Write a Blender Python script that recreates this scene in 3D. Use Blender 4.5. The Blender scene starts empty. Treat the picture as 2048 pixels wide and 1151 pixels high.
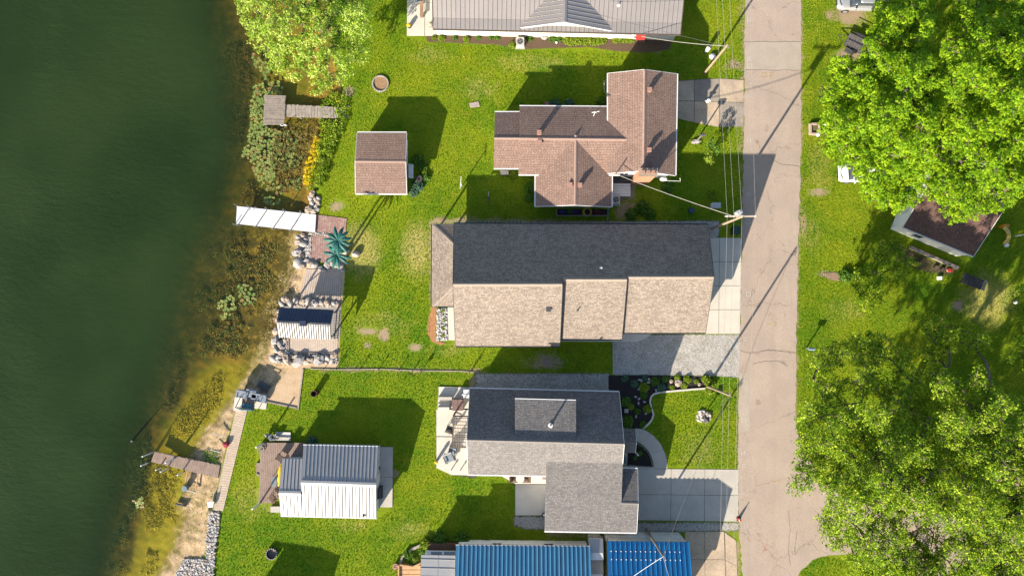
import bpy, math, random
import numpy as np
from mathutils import Vector, Matrix
random.seed(7)
RNG = np.random.default_rng(11)
S = bpy.context.scene
COL = S.collection
R = math.radians

# ---------------------------------------------------------------- camera, sky, sun, exposure
CAM_H = 72.0
FPX = 1440.0
TILT = math.atan(39.5 / FPX)
cam_d = bpy.data.cameras.new("camera")
cam_d.sensor_width = 36.0
cam_d.lens = 36.0 * FPX / 2048.0
cam_d.clip_start = 0.5
cam_d.clip_end = 2000.0
cam = bpy.data.objects.new("camera", cam_d)
COL.objects.link(cam)
cam.location = (0, 0, CAM_H)
cam.rotation_euler = (TILT, 0, 0)
S.camera = cam

SUN_EL = R(24.0)
SX, SY = 0.545, 0.838                     # shadows run this way over the ground
world = bpy.data.worlds.new("World")
S.world = world
world.use_nodes = True
wn = world.node_tree.nodes
wl = world.node_tree.links
bg = wn.get("Background") or wn.new("ShaderNodeBackground")
sky = wn.new("ShaderNodeTexSky")
sky.sky_type = 'NISHITA'
sky.sun_disc = False
sky.sun_elevation = SUN_EL
sky.sun_rotation = math.atan2(-SX, -SY) % (2 * math.pi)
sky.air_density = 1.0
sky.dust_density = 1.0
sky.ozone_density = 1.0
wl.new(sky.outputs[0], bg.inputs[0])
bg.inputs[1].default_value = 0.095
sun_d = bpy.data.lights.new("sun", 'SUN')
sun_d.energy = 5.0
sun_d.angle = R(0.5)
sun_d.color = (1.0, 0.89, 0.735)
sun = bpy.data.objects.new("sun", sun_d)
COL.objects.link(sun)
to_sun = Vector((-SX * math.cos(SUN_EL), -SY * math.cos(SUN_EL), math.sin(SUN_EL)))
sun.rotation_euler = to_sun.to_track_quat('Z', 'Y').to_euler()
sun.location = (-40, -60, 60)
S.view_settings.view_transform = 'Standard'
S.view_settings.look = 'None'
S.view_settings.exposure = 1.78
S.view_settings.gamma = 1.0
S.view_settings.use_curve_mapping = False
S.cycles.max_bounces = 6
S.cycles.transparent_max_bounces = 12

# ---------------------------------------------------------------- helpers
def ray(px, py):
    x = (px - 1024.0) / FPX
    y = -(py - 575.5) / FPX
    c, s = math.cos(TILT), math.sin(TILT)
    return Vector((x, y * c + s, y * s - c))

def at(px, py, z=0.0):
    """world point at height z seen at this place of the photograph"""
    d = ray(px, py)
    t = (CAM_H - z) / -d.z
    return Vector((d.x * t, d.y * t, z))

def on_plane(px, py, a, b, c):
    n = (b - a).cross(c - a)
    d = ray(px, py)
    o = Vector((0, 0, CAM_H))
    return o + d * ((a - o).dot(n) / d.dot(n))

def pts(lst, z=0.0):
    return [at(x, y, z) for x, y in lst]

class MB:
    def __init__(s):
        s.v = []; s.f = []; s.frame = None
    def add(s, vs, fs):
        o = len(s.v)
        s.v += [tuple(v) for v in vs]
        s.f += [tuple(i + o for i in f) for f in fs]
        return s
    def box(s, c, size, rz=0.0, rot=None):
        hx, hy, hz = size[0] / 2, size[1] / 2, size[2] / 2
        m = rot if rot is not None else Matrix.Rotation(rz, 3, 'Z')
        c = Vector(c)
        vs = [c + m @ Vector((x * hx, y * hy, z * hz)) for z in (-1, 1) for y in (-1, 1) for x in (-1, 1)]
        return s.add(vs, [(0, 2, 3, 1), (4, 5, 7, 6), (0, 1, 5, 4), (2, 6, 7, 3), (0, 4, 6, 2), (1, 3, 7, 5)])
    def beam(s, a, b, w, h, up=(0, 0, 1)):
        a = Vector(a); b = Vector(b)
        d = b - a
        L = d.length
        x = d / L
        u = Vector(up)
        y = u.cross(x)
        if y.length < 1e-4:
            y = Vector((0, 1, 0)).cross(x)
        y.normalize()
        z = x.cross(y)
        m = Matrix((x, y, z)).transposed()
        return s.box((a + b) / 2, (L, w, h), rot=m)
    def tube(s, ps, r, n=6, cap=True):
        ps = [Vector(p) for p in ps]
        rs = r if isinstance(r, (list, tuple)) else [r] * len(ps)
        vs = []; fs = []
        ref = Vector((0, 0, 1)) if abs((ps[-1] - ps[0]).normalized().z) < .9 else Vector((1, 0, 0))
        for i, p in enumerate(ps):
            d = (ps[min(i + 1, len(ps) - 1)] - ps[max(i - 1, 0)]).normalized()
            x = ref.cross(d).normalized()
            y = d.cross(x)
            for k in range(n):
                a = 2 * math.pi * k / n
                vs.append(p + (x * math.cos(a) + y * math.sin(a)) * rs[i])
        for i in range(len(ps) - 1):
            for k in range(n):
                k2 = (k + 1) % n
                fs.append((i * n + k, i * n + k2, (i + 1) * n + k2, (i + 1) * n + k))
        if cap:
            fs.append(tuple(range(n - 1, -1, -1)))
            fs.append(tuple((len(ps) - 1) * n + k for k in range(n)))
        return s.add(vs, fs)
    def cyl(s, c, r, h, n=14, r2=None):
        c = Vector(c)
        return s.tube([c, c + Vector((0, 0, h))], [r, r if r2 is None else r2], n)
    def ring(s, c, r0, r1, h, n=24):
        vs = []; fs = []
        for k in range(n):
            a = 2 * math.pi * k / n
            for rr, zz in ((r0, 0), (r0, h), (r1, h), (r1, 0)):
                vs.append((c[0] + rr * math.cos(a), c[1] + rr * math.sin(a), c[2] + zz))
        for k in range(n):
            a = k * 4; b = ((k + 1) % n) * 4
            for j in range(4):
                j2 = (j + 1) % 4
                fs.append((a + j, a + j2, b + j2, b + j))
        return s.add(vs, fs)
    def slab(s, poly, t):
        poly = [Vector(p) for p in poly]
        n = len(poly)
        nz = sum(poly[i].x * poly[(i + 1) % n].y - poly[(i + 1) % n].x * poly[i].y for i in range(n))
        if nz < 0:
            poly = poly[::-1]
        vs = poly + [p - Vector((0, 0, t)) for p in poly]
        fs = [tuple(range(n)), tuple(range(2 * n - 1, n - 1, -1))]
        for i in range(n):
            j = (i + 1) % n
            fs.append((i, i + n, j + n, j))
        return s.add(vs, fs)
    def ball(s, c, r, sc=(1, 1, 1), seg=10, rings=6, jag=0.0, rng=random, rz=0.0):
        c = Vector(c)
        m = Matrix.Rotation(rz, 3, 'Z')
        vs = [c + Vector((0, 0, r * sc[2]))]
        fs = []
        for i in range(1, rings):
            th = math.pi * i / rings
            for k in range(seg):
                ph = 2 * math.pi * k / seg
                q = 1 + jag * (rng.random() - .5) * 2
                vs.append(c + m @ Vector((r * sc[0] * math.sin(th) * math.cos(ph) * q, r * sc[1] * math.sin(th) * math.sin(ph) * q, r * sc[2] * math.cos(th) * q)))
        vs.append(c - Vector((0, 0, r * sc[2])))
        L = len(vs) - 1
        for k in range(seg):
            fs.append((0, 1 + k, 1 + (k + 1) % seg))
            fs.append((L, L - seg + (k + 1) % seg, L - seg + k))
        for i in range(rings - 2):
            for k in range(seg):
                a = 1 + i * seg + k; b = 1 + i * seg + (k + 1) % seg
                fs.append((a, a + seg, b + seg, b))
        return s.add(vs, fs)
    def mesh(s, name, smooth=False):
        me = bpy.data.meshes.new(name)
        me.from_pydata(s.v, [], s.f)
        if smooth:
            me.polygons.foreach_set('use_smooth', [True] * len(me.polygons))
        if s.frame:
            o, e, w = s.frame
            uv = me.uv_layers.new(name='UVMap')
            co = np.array(s.v)
            li = np.zeros(len(me.loops), dtype=np.int32)
            me.loops.foreach_get('vertex_index', li)
            rel = co - np.array(o)
            u = rel @ np.array(e); v = rel @ np.array(w)
            out = np.stack([u[li], v[li]], 1).astype(np.float32).ravel()
            uv.data.foreach_set('uv', out)
        me.update()
        return me
    def build(s, name, m, parent=None, smooth=False, local=False):
        me = s.mesh(name, smooth)
        if m is not None:
            me.materials.append(m)
        return link(name, me, parent, local)

def link(name, me, parent=None, local=False):
    o = bpy.data.objects.new(name, me)
    COL.objects.link(o)
    if parent is not None:
        o.parent = parent
        if not local:                       # authored in world space, parents at their base unrotated
            p = Vector((0, 0, 0)); q = parent
            while q is not None:
                p += q.location; q = q.parent
            o.location = -p
    return o

def tag(o, label=None, cat=None, group=None, kind=None):
    if label: o['label'] = label
    if cat: o['category'] = cat
    if group: o['group'] = group
    if kind: o['kind'] = kind
    return o

def thing(name, label, cat, loc=(0, 0, 0), rz=0.0, group=None):
    o = bpy.data.objects.new(name, None)
    o.empty_display_size = 0.3
    COL.objects.link(o)
    o.location = loc
    o.rotation_euler = (0, 0, rz)
    return tag(o, label, cat, group)

def dup(root, loc, rz=0.0, label=None, group=None, scale=None):
    r = root.copy(); COL.objects.link(r)
    r.location = loc; r.rotation_euler = (0, 0, rz)
    if scale is not None: r.scale = scale if isinstance(scale, (tuple, list)) else (scale,) * 3
    if label: r['label'] = label
    if group: r['group'] = group
    for ch in list(root.children):
        c = ch.copy(); COL.objects.link(c); c.parent = r
        for g in list(ch.children):
            d = g.copy(); COL.objects.link(d); d.parent = c
    return r

# ---------------------------------------------------------------- materials
def nodes_of(m):
    m.use_nodes = True
    nt = m.node_tree
    return nt, nt.nodes, nt.links, nt.nodes['Principled BSDF']

def N(nt, typ, **kw):
    n = nt.nodes.new(typ)
    for k, v in kw.items():
        if k.startswith('i_'):
            n.inputs[k[2:].replace('_', ' ')].default_value = v
        else:
            setattr(n, k, v)
    return n

def noise(nt, vec, scale, detail=3.0, rough=.6, dist=0.0):
    n = N(nt, 'ShaderNodeTexNoise')
    n.inputs['Scale'].default_value = scale
    n.inputs['Detail'].default_value = detail
    n.inputs['Roughness'].default_value = rough
    n.inputs['Distortion'].default_value = dist
    if vec is not None: nt.links.new(vec, n.inputs['Vector'])
    return n.outputs['Fac']

def mathn(nt, op, a, b=None, clamp=False):
    n = N(nt, 'ShaderNodeMath', operation=op, use_clamp=clamp)
    for i, q in enumerate((a, b)):
        if q is None: continue
        if isinstance(q, (int, float)): n.inputs[i].default_value = q
        else: nt.links.new(q, n.inputs[i])
    return n.outputs[0]

def smooth(nt, x, lo, hi):
    n = N(nt, 'ShaderNodeMapRange', interpolation_type='SMOOTHSTEP')
    nt.links.new(x, n.inputs['Value'])
    n.inputs['From Min'].default_value = lo
    n.inputs['From Max'].default_value = hi
    return n.outputs['Result']

def col4(c): return (c[0], c[1], c[2], 1.0)

def mixc(nt, fac, a, b, blend='MIX'):
    n = N(nt, 'ShaderNodeMix', data_type='RGBA', blend_type=blend)
    n.clamp_factor = True
    for sock, q in ((n.inputs[0], fac), (n.inputs[6], a), (n.inputs[7], b)):
        if isinstance(q, (int, float)): sock.default_value = q
        elif isinstance(q, (tuple, list)): sock.default_value = col4(q)
        else: nt.links.new(q, sock)
    return n.outputs[2]

def bump(nt, h, strength, dist, into=None):
    b = N(nt, 'ShaderNodeBump')
    b.inputs['Strength'].default_value = strength
    b.inputs['Distance'].default_value = dist
    nt.links.new(h, b.inputs['Height'])
    if into is not None: nt.links.new(into, b.inputs['Normal'])
    return b.outputs['Normal']

_mc = {}
ALB = .68
def M(name, c1, c2=None, scale=1.5, fine=14.0, rough=.75, bp=0.0, bscale=40.0, metal=0.0, spec=.3, grain=.25):
    """plain material with two scales of mottling"""
    if name in _mc: return _mc[name]
    m = bpy.data.materials.new(name)
    nt, ns, ls, p = nodes_of(m)
    g = N(nt, 'ShaderNodeNewGeometry').outputs['Position']
    c1 = tuple(x * ALB for x in c1)
    c2 = tuple(x * ALB for x in c2) if c2 else tuple(x * .8 for x in c1)
    f = smooth(nt, noise(nt, g, scale, 4, .6), .3, .7)
    c = mixc(nt, f, c1, c2)
    f2 = smooth(nt, noise(nt, g, fine, 2, .6), .25, .75)
    k = 1 - grain
    c = mixc(nt, f2, mixc(nt, 1.0, c, (k, k, k), 'MULTIPLY'), c)
    ls.new(c, p.inputs['Base Color'])
    p.inputs['Roughness'].default_value = rough
    p.inputs['Metallic'].default_value = metal
    p.inputs['Specular IOR Level'].default_value = spec
    if bp:
        ls.new(bump(nt, noise(nt, g, bscale, 3, .6), bp, .02), p.inputs['Normal'])
    _mc[name] = m
    return m

def shingle(name, ca, cb, cm, row=.145, tab=.33, bp=.6, blot=.25, bd=.02):
    ca, cb, cm = [tuple(x * .66 for x in q) for q in (ca, cb, cm)]
    m = bpy.data.materials.new(name)
    nt, ns, ls, p = nodes_of(m)
    uv = N(nt, 'ShaderNodeUVMap', uv_map='UVMap').outputs[0]
    g = N(nt, 'ShaderNodeNewGeometry').outputs['Position']
    br = N(nt, 'ShaderNodeTexBrick', offset=.37, offset_frequency=2, squash=.8, squash_frequency=3)
    ls.new(uv, br.inputs['Vector'])
    br.inputs['Color1'].default_value = col4(ca)
    br.inputs['Color2'].default_value = col4(cb)
    br.inputs['Mortar'].default_value = col4(cm)
    br.inputs['Scale'].default_value = 1.0
    br.inputs['Mortar Size'].default_value = .012
    br.inputs['Mortar Smooth'].default_value = .3
    br.inputs['Bias'].default_value = -.1
    br.inputs['Brick Width'].default_value = tab
    br.inputs['Row Height'].default_value = row
    c = br.outputs['Color']
    f = smooth(nt, noise(nt, g, .45, 4, .65), .3, .75)
    c = mixc(nt, f, c, mixc(nt, 1.0, c, (1 - blot, 1 - blot, 1 - blot), 'MULTIPLY'))
    f = smooth(nt, noise(nt, g, 9, 2, .6), .35, .7)
    c = mixc(nt, f, mixc(nt, 1.0, c, (.79, .79, .79), 'MULTIPLY'), mixc(nt, 1.0, c, (1.2, 1.2, 1.2), 'MULTIPLY'))
    mp = N(nt, 'ShaderNodeMapping'); ls.new(uv, mp.inputs[0]); mp.inputs['Scale'].default_value = (1.6, .18, 1)
    st = smooth(nt, noise(nt, mp.outputs[0], 1.0, 4, .65), .52, .75)
    c = mixc(nt, mathn(nt, 'MULTIPLY', st, .5), c, mixc(nt, 1.0, c, (.70, .72, .74), 'MULTIPLY'))
    ls.new(c, p.inputs['Base Color'])
    p.inputs['Roughness'].default_value = .92
    p.inputs['Specular IOR Level'].default_value = .15
    sep = N(nt, 'ShaderNodeSeparateXYZ'); ls.new(uv, sep.inputs[0])
    fr = mathn(nt, 'FRACT', mathn(nt, 'DIVIDE', sep.outputs[1], row))
    h = mathn(nt, 'SUBTRACT', 1.0, fr)
    h = mathn(nt, 'ADD', h, mathn(nt, 'MULTIPLY', noise(nt, g, 30, 2), .6))
    ls.new(bump(nt, h, bp, bd), p.inputs['Normal'])
    return m

def brickmat(name, ca, cb, cm, bw, rh, axes='XZ', ms=.012):
    m = bpy.data.materials.new(name)
    nt, ns, ls, p = nodes_of(m)
    g = N(nt, 'ShaderNodeNewGeometry').outputs['Position']
    sep = N(nt, 'ShaderNodeSeparateXYZ'); ls.new(g, sep.inputs[0])
    cb_ = N(nt, 'ShaderNodeCombineXYZ')
    if axes == 'XZ':
        ls.new(mathn(nt, 'ADD', sep.outputs[0], sep.outputs[1]), cb_.inputs[0]); ls.new(sep.outputs[2], cb_.inputs[1])
    else:
        ls.new(sep.outputs[0], cb_.inputs[0]); ls.new(sep.outputs[1], cb_.inputs[1])
    br = N(nt, 'ShaderNodeTexBrick')
    ls.new(cb_.outputs[0], br.inputs['Vector'])
    br.inputs['Color1'].default_value = col4(ca); br.inputs['Color2'].default_value = col4(cb); br.inputs['Mortar'].default_value = col4(cm)
    br.inputs['Scale'].default_value = 1.0; br.inputs['Mortar Size'].default_value = ms
    br.inputs['Brick Width'].default_value = bw; br.inputs['Row Height'].default_value = rh
    f = smooth(nt, noise(nt, g, 6, 3), .3, .7)
    c = mixc(nt, f, br.outputs['Color'], mixc(nt, 1.0, br.outputs['Color'], (.75, .75, .75), 'MULTIPLY'))
    ls.new(c, p.inputs['Base Color'])
    p.inputs['Roughness'].default_value = .9
    ls.new(bump(nt, br.outputs['Fac'], -.5, .01), p.inputs['Normal'])
    return m

def siding(name, c, step=.15):
    m = bpy.data.materials.new(name)
    nt, ns, ls, p = nodes_of(m)
    g = N(nt, 'ShaderNodeNewGeometry').outputs['Position']
    sep = N(nt, 'ShaderNodeSeparateXYZ'); ls.new(g, sep.inputs[0])
    fr = mathn(nt, 'FRACT', mathn(nt, 'DIVIDE', sep.outputs[2], step))
    f = smooth(nt, noise(nt, g, 2, 3), .3, .7)
    ls.new(mixc(nt, f, tuple(x * .86 for x in c), tuple(x * .78 for x in c)), p.inputs['Base Color'])
    p.inputs['Roughness'].default_value = .6
    ls.new(bump(nt, mathn(nt, 'SUBTRACT', 1.0, fr), .6, .015), p.inputs['Normal'])
    return m

def leafmat(name, dark, mid, light, trans=.35):
    m = bpy.data.materials.new(name)
    nt, ns, ls, p = nodes_of(m)
    a = N(nt, 'ShaderNodeAttribute', attribute_name='tone')
    r = N(nt, 'ShaderNodeValToRGB')
    ls.new(a.outputs['Fac'], r.inputs[0])
    r.color_ramp.elements[0].color = col4(dark); r.color_ramp.elements[0].position = .05
    r.color_ramp.elements[1].color = col4(light); r.color_ramp.elements[1].position = .95
    e = r.color_ramp.elements.new(.5); e.color = col4(mid)
    ls.new(r.outputs[0], p.inputs['Base Color'])
    p.inputs['Roughness'].default_value = .65
    p.inputs['Specular IOR Level'].default_value = .14
    t = N(nt, 'ShaderNodeBsdfTranslucent')
    ls.new(mixc(nt, 1.0, r.outputs[0], (1.15, 1.25, .5), 'MULTIPLY'), t.inputs[0])
    mx = N(nt, 'ShaderNodeMixShader'); mx.inputs[0].default_value = trans
    ls.new(p.outputs[0], mx.inputs[1]); ls.new(t.outputs[0], mx.inputs[2])
    ls.new(mx.outputs[0], ns['Material Output'].inputs[0])
    return m

# colours
WHITE = M('white paint', (.78, .77, .74), (.70, .69, .66), rough=.5)
TRIM = M('white trim', (.80, .79, .77), (.74, .73, .71), rough=.45)
CONC = M('broom finished concrete', (.50, .46, .40), (.43, .40, .35), scale=.7, fine=9, rough=.9, bp=.2, bscale=30, grain=.12)
CONC_W = M('pale new concrete', (.60, .56, .48), (.54, .50, .43), scale=.6, fine=10, rough=.9, bp=.15, grain=.08)
CONC_D = M('old stained concrete', (.56, .435, .31), (.40, .315, .23), scale=.5, fine=5, rough=.95, bp=.3, grain=.2)
GLASS = M('window glass', (.03, .04, .05), (.05, .06, .07), rough=.08, spec=.8, grain=.05)
BLACKM = M('black metal', (.025, .025, .028), (.04, .04, .042), rough=.45, grain=.1)
GREYM = M('galvanised metal', (.42, .43, .44), (.34, .35, .36), rough=.4, metal=.5, grain=.15)
DARKG = M('dark grey plastic', (.10, .10, .105), (.07, .07, .075), rough=.5)
TIMBER = M('weathered grey timber', (.36, .30, .25), (.25, .21, .18), scale=3, fine=20, rough=.9, bp=.3, grain=.35)
TIMBER_B = M('brown deck timber', (.33, .24, .19), (.26, .185, .15), scale=2, fine=15, rough=.85, bp=.2, grain=.25)
TIMBER_Y = M('new yellow timber', (.55, .33, .17), (.46, .27, .13), scale=2, fine=15, rough=.8, grain=.2)
POLEW = M('utility pole wood', (.40, .31, .21), (.28, .21, .14), scale=3, fine=20, rough=.95, bp=.3, grain=.3)
STONE = M('pale field stone', (.47, .44, .405), (.33, .31, .29), scale=1.6, fine=9, rough=.9, bp=.5, bscale=14, grain=.3)
STONE_D = M('grey field stone', (.34, .33, .33), (.44, .39, .35), scale=1.6, fine=9, rough=.9, bp=.5, bscale=14, grain=.3)
BARK = M('grey brown bark', (.20, .155, .115), (.12, .095, .07), scale=4, fine=20, rough=.95, bp=.6, bscale=20, grain=.4)
TERRA = M('terracotta', (.42, .235, .18), (.36, .2, .15), rough=.85)
RED = M('red paint', (.55, .03, .02), (.45, .03, .02), rough=.5, grain=.1)
YELLOW = M('yellow plastic', (.72, .50, .03), (.65, .42, .02), rough=.4, grain=.1)
TEALC = M('teal cushion', (.10, .24, .26), (.13, .30, .31), rough=.85)
GREYC = M('grey blue cushion', (.26, .30, .35), (.21, .25, .30), rough=.9)
WIRE = M('weathered wire', (.42, .39, .34), (.34, .32, .28), rough=.6)
# ---------------------------------------------------------------- terrain, lake
WATER_Z = -0.38
def line_x(lst):
    w = sorted([(p.y, p.x) for p in pts(lst)])
    ys = np.array([a for a, b in w]); xs = np.array([b for a, b in w])
    return lambda y: np.interp(y, ys, xs)
shore = line_x([(585, -60), (600, 0), (612, 60), (625, 120), (640, 180), (648, 240), (632, 290), (612, 330), (606, 380), (606, 430), (596, 470), (588, 530), (580, 565),
                (566, 595), (548, 630), (538, 690), (524, 730), (492, 765), (468, 800), (440, 830), (410, 870), (385, 920), (372, 960), (368, 1000), (372, 1040), (350, 1100), (318, 1160), (290, 1220)])
bank = line_x([(640, -60), (655, 0), (668, 60), (678, 120), (690, 180), (694, 240), (668, 300), (645, 340), (640, 380), (636, 430), (626, 470), (616, 530), (606, 570),
               (590, 600), (575, 640), (570, 700), (585, 735), (560, 770), (492, 800), (474, 830), (462, 880), (450, 940), (436, 1000), (425, 1050), (418, 1100), (400, 1160), (390, 1220)])
deep = line_x([(420, -60), (425, 60), (445, 150), (462, 260), (450, 340), (430, 420), (385, 500), (362, 580), (345, 660), (325, 730), (300, 800), (262, 880), (238, 960), (215, 1060), (195, 1150), (180, 1220)])

def bed_height(X, Y):
    xs, xb, xd = shore(Y), bank(Y), deep(Y)
    wob = .35 * np.sin(Y * 1.7) + .25 * np.sin(Y * 3.9 + 1.3) + .2 * np.sin(Y * 7.1 + X)
    u = np.clip((X - xs - wob * .4) / np.maximum(xb - xs, .3), 0, 1)
    land = WATER_Z * (1 - u * u * (3 - 2 * u))
    t = np.maximum((xs + wob * .4 - X) / np.maximum(xs - xd, 1), 0)
    d = np.where(t < 1, .95 * t ** 1.25, .95 + (t - 1) * 2.1)
    d = np.minimum(d, 4.5)
    return np.where(X > xs + wob * .4, land, WATER_Z - d)

def poly_sdf(X, Y, poly):
    """signed distance (positive inside) to a world polygon, numpy"""
    P = np.array([(p.x, p.y) for p in poly])
    d2 = np.full(X.shape, 1e9); ins = np.zeros(X.shape, bool)
    n = len(P)
    for i in range(n):
        ax, ay = P[i]; bx, by = P[(i + 1) % n]
        ex, ey = bx - ax, by - ay
        L = ex * ex + ey * ey + 1e-9
        tt = np.clip(((X - ax) * ex + (Y - ay) * ey) / L, 0, 1)
        d2 = np.minimum(d2, (X - ax - tt * ex) ** 2 + (Y - ay - tt * ey) ** 2)
        c = ((ay > Y) != (by > Y))
        ins ^= c & (X < (bx - ax) * (Y - ay) / ((by - ay) if abs(by - ay) > 1e-9 else 1e-9) + ax)
    d = np.sqrt(d2)
    return np.where(ins, d, -d)

def pm(mask, X, Y, px_poly, soft=.35, k=1.0):
    poly = pts(px_poly)
    x0 = min(p.x for p in poly) - soft; x1 = max(p.x for p in poly) + soft
    y0 = min(p.y for p in poly) - soft; y1 = max(p.y for p in poly) + soft
    sel = (X > x0) & (X < x1) & (Y > y0) & (Y < y1)
    if not sel.any(): return
    s = poly_sdf(X[sel], Y[sel], poly)
    mask[sel] = np.maximum(mask[sel], k * np.clip(s / soft * .5 + .5, 0, 1))

def pe(mask, X, Y, cx, cy, rx, ry=None, k=1.0):
    """soft elliptical patch, pixels"""
    ry = ry or rx
    c = at(cx, cy)
    q = np.sqrt(((X - c.x) / (rx / 20)) ** 2 + ((Y - c.y) / (ry / 20)) ** 2)
    np.maximum(mask, k * np.clip(1.25 - q * .75, 0, 1), out=mask)

def axis(a, b, step, far):
    core = np.arange(a, b + step * .5, step)
    return np.concatenate([[a - q for q in far[::-1]], core, [b + q for q in far]])
gx = axis(-54.0, 54.0, .2, [3, 10, 30, 90, 300])
gy = axis(-32.0, 36.0, .2, [3, 10, 30, 90, 300])
GX, GY = np.meshgrid(gx, gy)
X = GX.ravel(); Y = GY.ravel()
Z = bed_height(X, Y)
fine_ = (np.abs(X) < 56) & (np.abs(Y) < 40)
Z = Z + np.where(fine_ & (Z < -.02), .03 * np.sin(X * 5.1 + 2 * np.sin(Y * 2.3)) * np.sin(Y * 4.7), 0)

masks = {k: np.zeros(X.shape) for k in ('sand', 'soil', 'gravel', 'mulch', 'bare', 'straw', 'weed', 'algae', 'wet', 'beach')}
mk = masks
# bed and beach
xs_, xb_, xd_ = shore(Y), bank(Y), deep(Y)
inbank = np.clip((xb_ - X) / .5, 0, 1)
pyv = 615 - Y * 20
beach = np.clip((pyv - 430) / 60, 0, 1)
mk['sand'] = inbank * (.25 + .75 * beach)
mk['soil'] = inbank * (1 - beach) * np.clip((X - xs_ + 3) / 2, 0, 1)
pm(mk['beach'], X, Y, [(515, 722), (607, 735), (598, 815), (545, 805), (478, 792), (492, 758)], .3)
pm(mk['beach'], X, Y, [(585, 530), (690, 535), (684, 605), (560, 605), (565, 570)], .3)
pm(mk['beach'], X, Y, [(560, 600), (683, 600), (676, 735), (545, 735)], .3)
t_ = (xs_ - X) / np.maximum(xs_ - xd_, 1)
band = np.exp(-((t_ - .38) / .38) ** 2)
mk['algae'] = band * np.clip((pyv - 680) / 80, 0, 1) + .75 * band * np.clip((300 - np.abs(pyv - 300)) / 120, 0, 1) * .8
pm(mk['algae'], X, Y, [(430, 750), (470, 760), (425, 850), (350, 880), (345, 855)], .6)
pm(mk['algae'], X, Y, [(322, 915), (372, 935), (360, 1000), (300, 1050), (285, 980)], .8)
for cx, cy, rx, ry in [(470, 560, 60, 90), (440, 640, 70, 60), (500, 500, 40, 50), (430, 480, 40, 60), (530, 520, 50, 80), (520, 620, 40, 60), (545, 480, 40, 40), (400, 620, 50, 90), (480, 650, 50, 60), (560, 340, 40, 40), (540, 290, 50, 60), (345, 740, 22, 60), (330, 780, 25, 40), (455, 130, 40, 90), (455, 240, 30, 60), (395, 680, 30, 40), (270, 900, 25, 70), (240, 1060, 20, 80)]:
    pe(mk['weed'], X, Y, cx, cy, rx, ry)
mk['wet'] = np.clip(1 - np.abs(X - xs_) / .9, 0, 1)
# planting beds, bare ground
pm(mk['soil'], X, Y, [(850, 70), (1345, 78), (1340, 100), (1300, 106), (1228, 102), (1180, 94), (1060, 98), (1022, 98), (1000, 90), (855, 84)], .35)
pm(mk['soil'], X, Y, [(1782, 482), (1916, 542), (1890, 552), (1835, 540), (1790, 516)], .5, .9)
pm(mk['bare'], X, Y, [(1290, 80), (1345, 80), (1322, 108), (1280, 104)], .5)
pm(mk['bare'], X, Y, [(862, 432), (1130, 438), (1140, 452), (862, 450)], .5)
pm(mk['gravel'], X, Y, [(905, 442), (1440, 440), (1440, 475), (1400, 480), (1400, 455), (905, 455)], .3)
pm(mk['gravel'], X, Y, [(1372, 440), (1428, 440), (1428, 472), (1372, 472)], .3)
pm(mk['bare'], X, Y, [(1230, 400), (1275, 402), (1262, 440), (1230, 440)], .6)
pm(mk['bare'], X, Y, [(1222, 360), (1272, 360), (1270, 402), (1222, 402)], .3)
pm(mk['bare'], X, Y, [(856, 440), (868, 440), (868, 600), (858, 600)], .4)
pm(mk['straw'], X, Y, [(862, 615), (876, 612), (872, 680), (895, 688), (866, 680), (853, 655)], .4)
pm(mk['bare'], X, Y, [(640, 732), (965, 736), (965, 745), (640, 744)], .3, .9)
pm(mk['gravel'], X, Y, [(948, 744), (1222, 744), (1222, 790), (935, 790), (950, 768)], .25, .85)
pm(mk['bare'], X, Y, [(950, 740), (975, 740), (950, 782), (930, 782)], .3)
pm(mk['gravel'], X, Y, [(1227, 668), (1485, 668), (1484, 756), (1430, 752), (1227, 750)], .15)
pm(mk['gravel'], X, Y, [(1262, 1042), (1480, 1042), (1480, 1062), (1380, 1064), (1262, 1068)], .4)
pm(mk['bare'], X, Y, [(1275, 1045), (1340, 1045), (1330, 1070), (1262, 1072)], .6, .8)
pm(mk['gravel'], X, Y, [(1026, 1030), (1094, 1030), (1094, 1060), (1050, 1058), (1026, 1050)], .3)
pm(mk['bare'], X, Y, [(1094, 1058), (1215, 1062), (1215, 1085), (1094, 1075)], .5, .8)
pm(mk['soil'], X, Y, [(935, 1080), (1180, 1086), (1180, 1095), (935, 1095)], .3)
pm(mk['mulch'], X, Y, [(1217, 750), (1300, 749), (1424, 752), (1432, 772), (1412, 776), (1312, 783), (1303, 800), (1309, 830), (1287, 856), (1243, 857), (1238, 782), (1217, 780)], .2)
pm(mk['mulch'], X, Y, [(1254, 884), (1280, 886), (1300, 905), (1307, 934), (1254, 931)], .12)
pm(mk['mulch'], X, Y, [(1114, 418), (1216, 418), (1216, 431), (1114, 431)], .15)
pm(mk['bare'], X, Y, [(1476, -80), (1495, -80), (1495, 160), (1484, 470), (1484, 1240), (1466, 1240), (1471, 760), (1478, 470)], .5, .75)
pm(mk['bare'], X, Y, [(1596, -80), (1610, -80), (1609, 250), (1603, 470), (1598, 850), (1585, 850), (1590, 470)], .5, .8)
for q in [(735, 662, 24, 8), (768, 668, 12, 14), (735, 690, 8), (830, 694, 16, 9), (675, 411, 16, 14), (1637, 384, 22, 10), (1095, 722, 36, 18), (1915, 612, 16, 12), (1700, 30, 40, 26), (1700, 110, 36, 16), (1660, 30, 10),
          (700, 182, 12), (790, 945, 10), (1470, 130, 22, 12), (1462, 1115, 22, 40), (1653, 548, 24, 7), (1480, 1050, 14), (1606, 440, 8, 30), (662, 185, 14), (672, 165, 10, 20)]:
    pe(mk['bare'], X, Y, *q)
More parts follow.
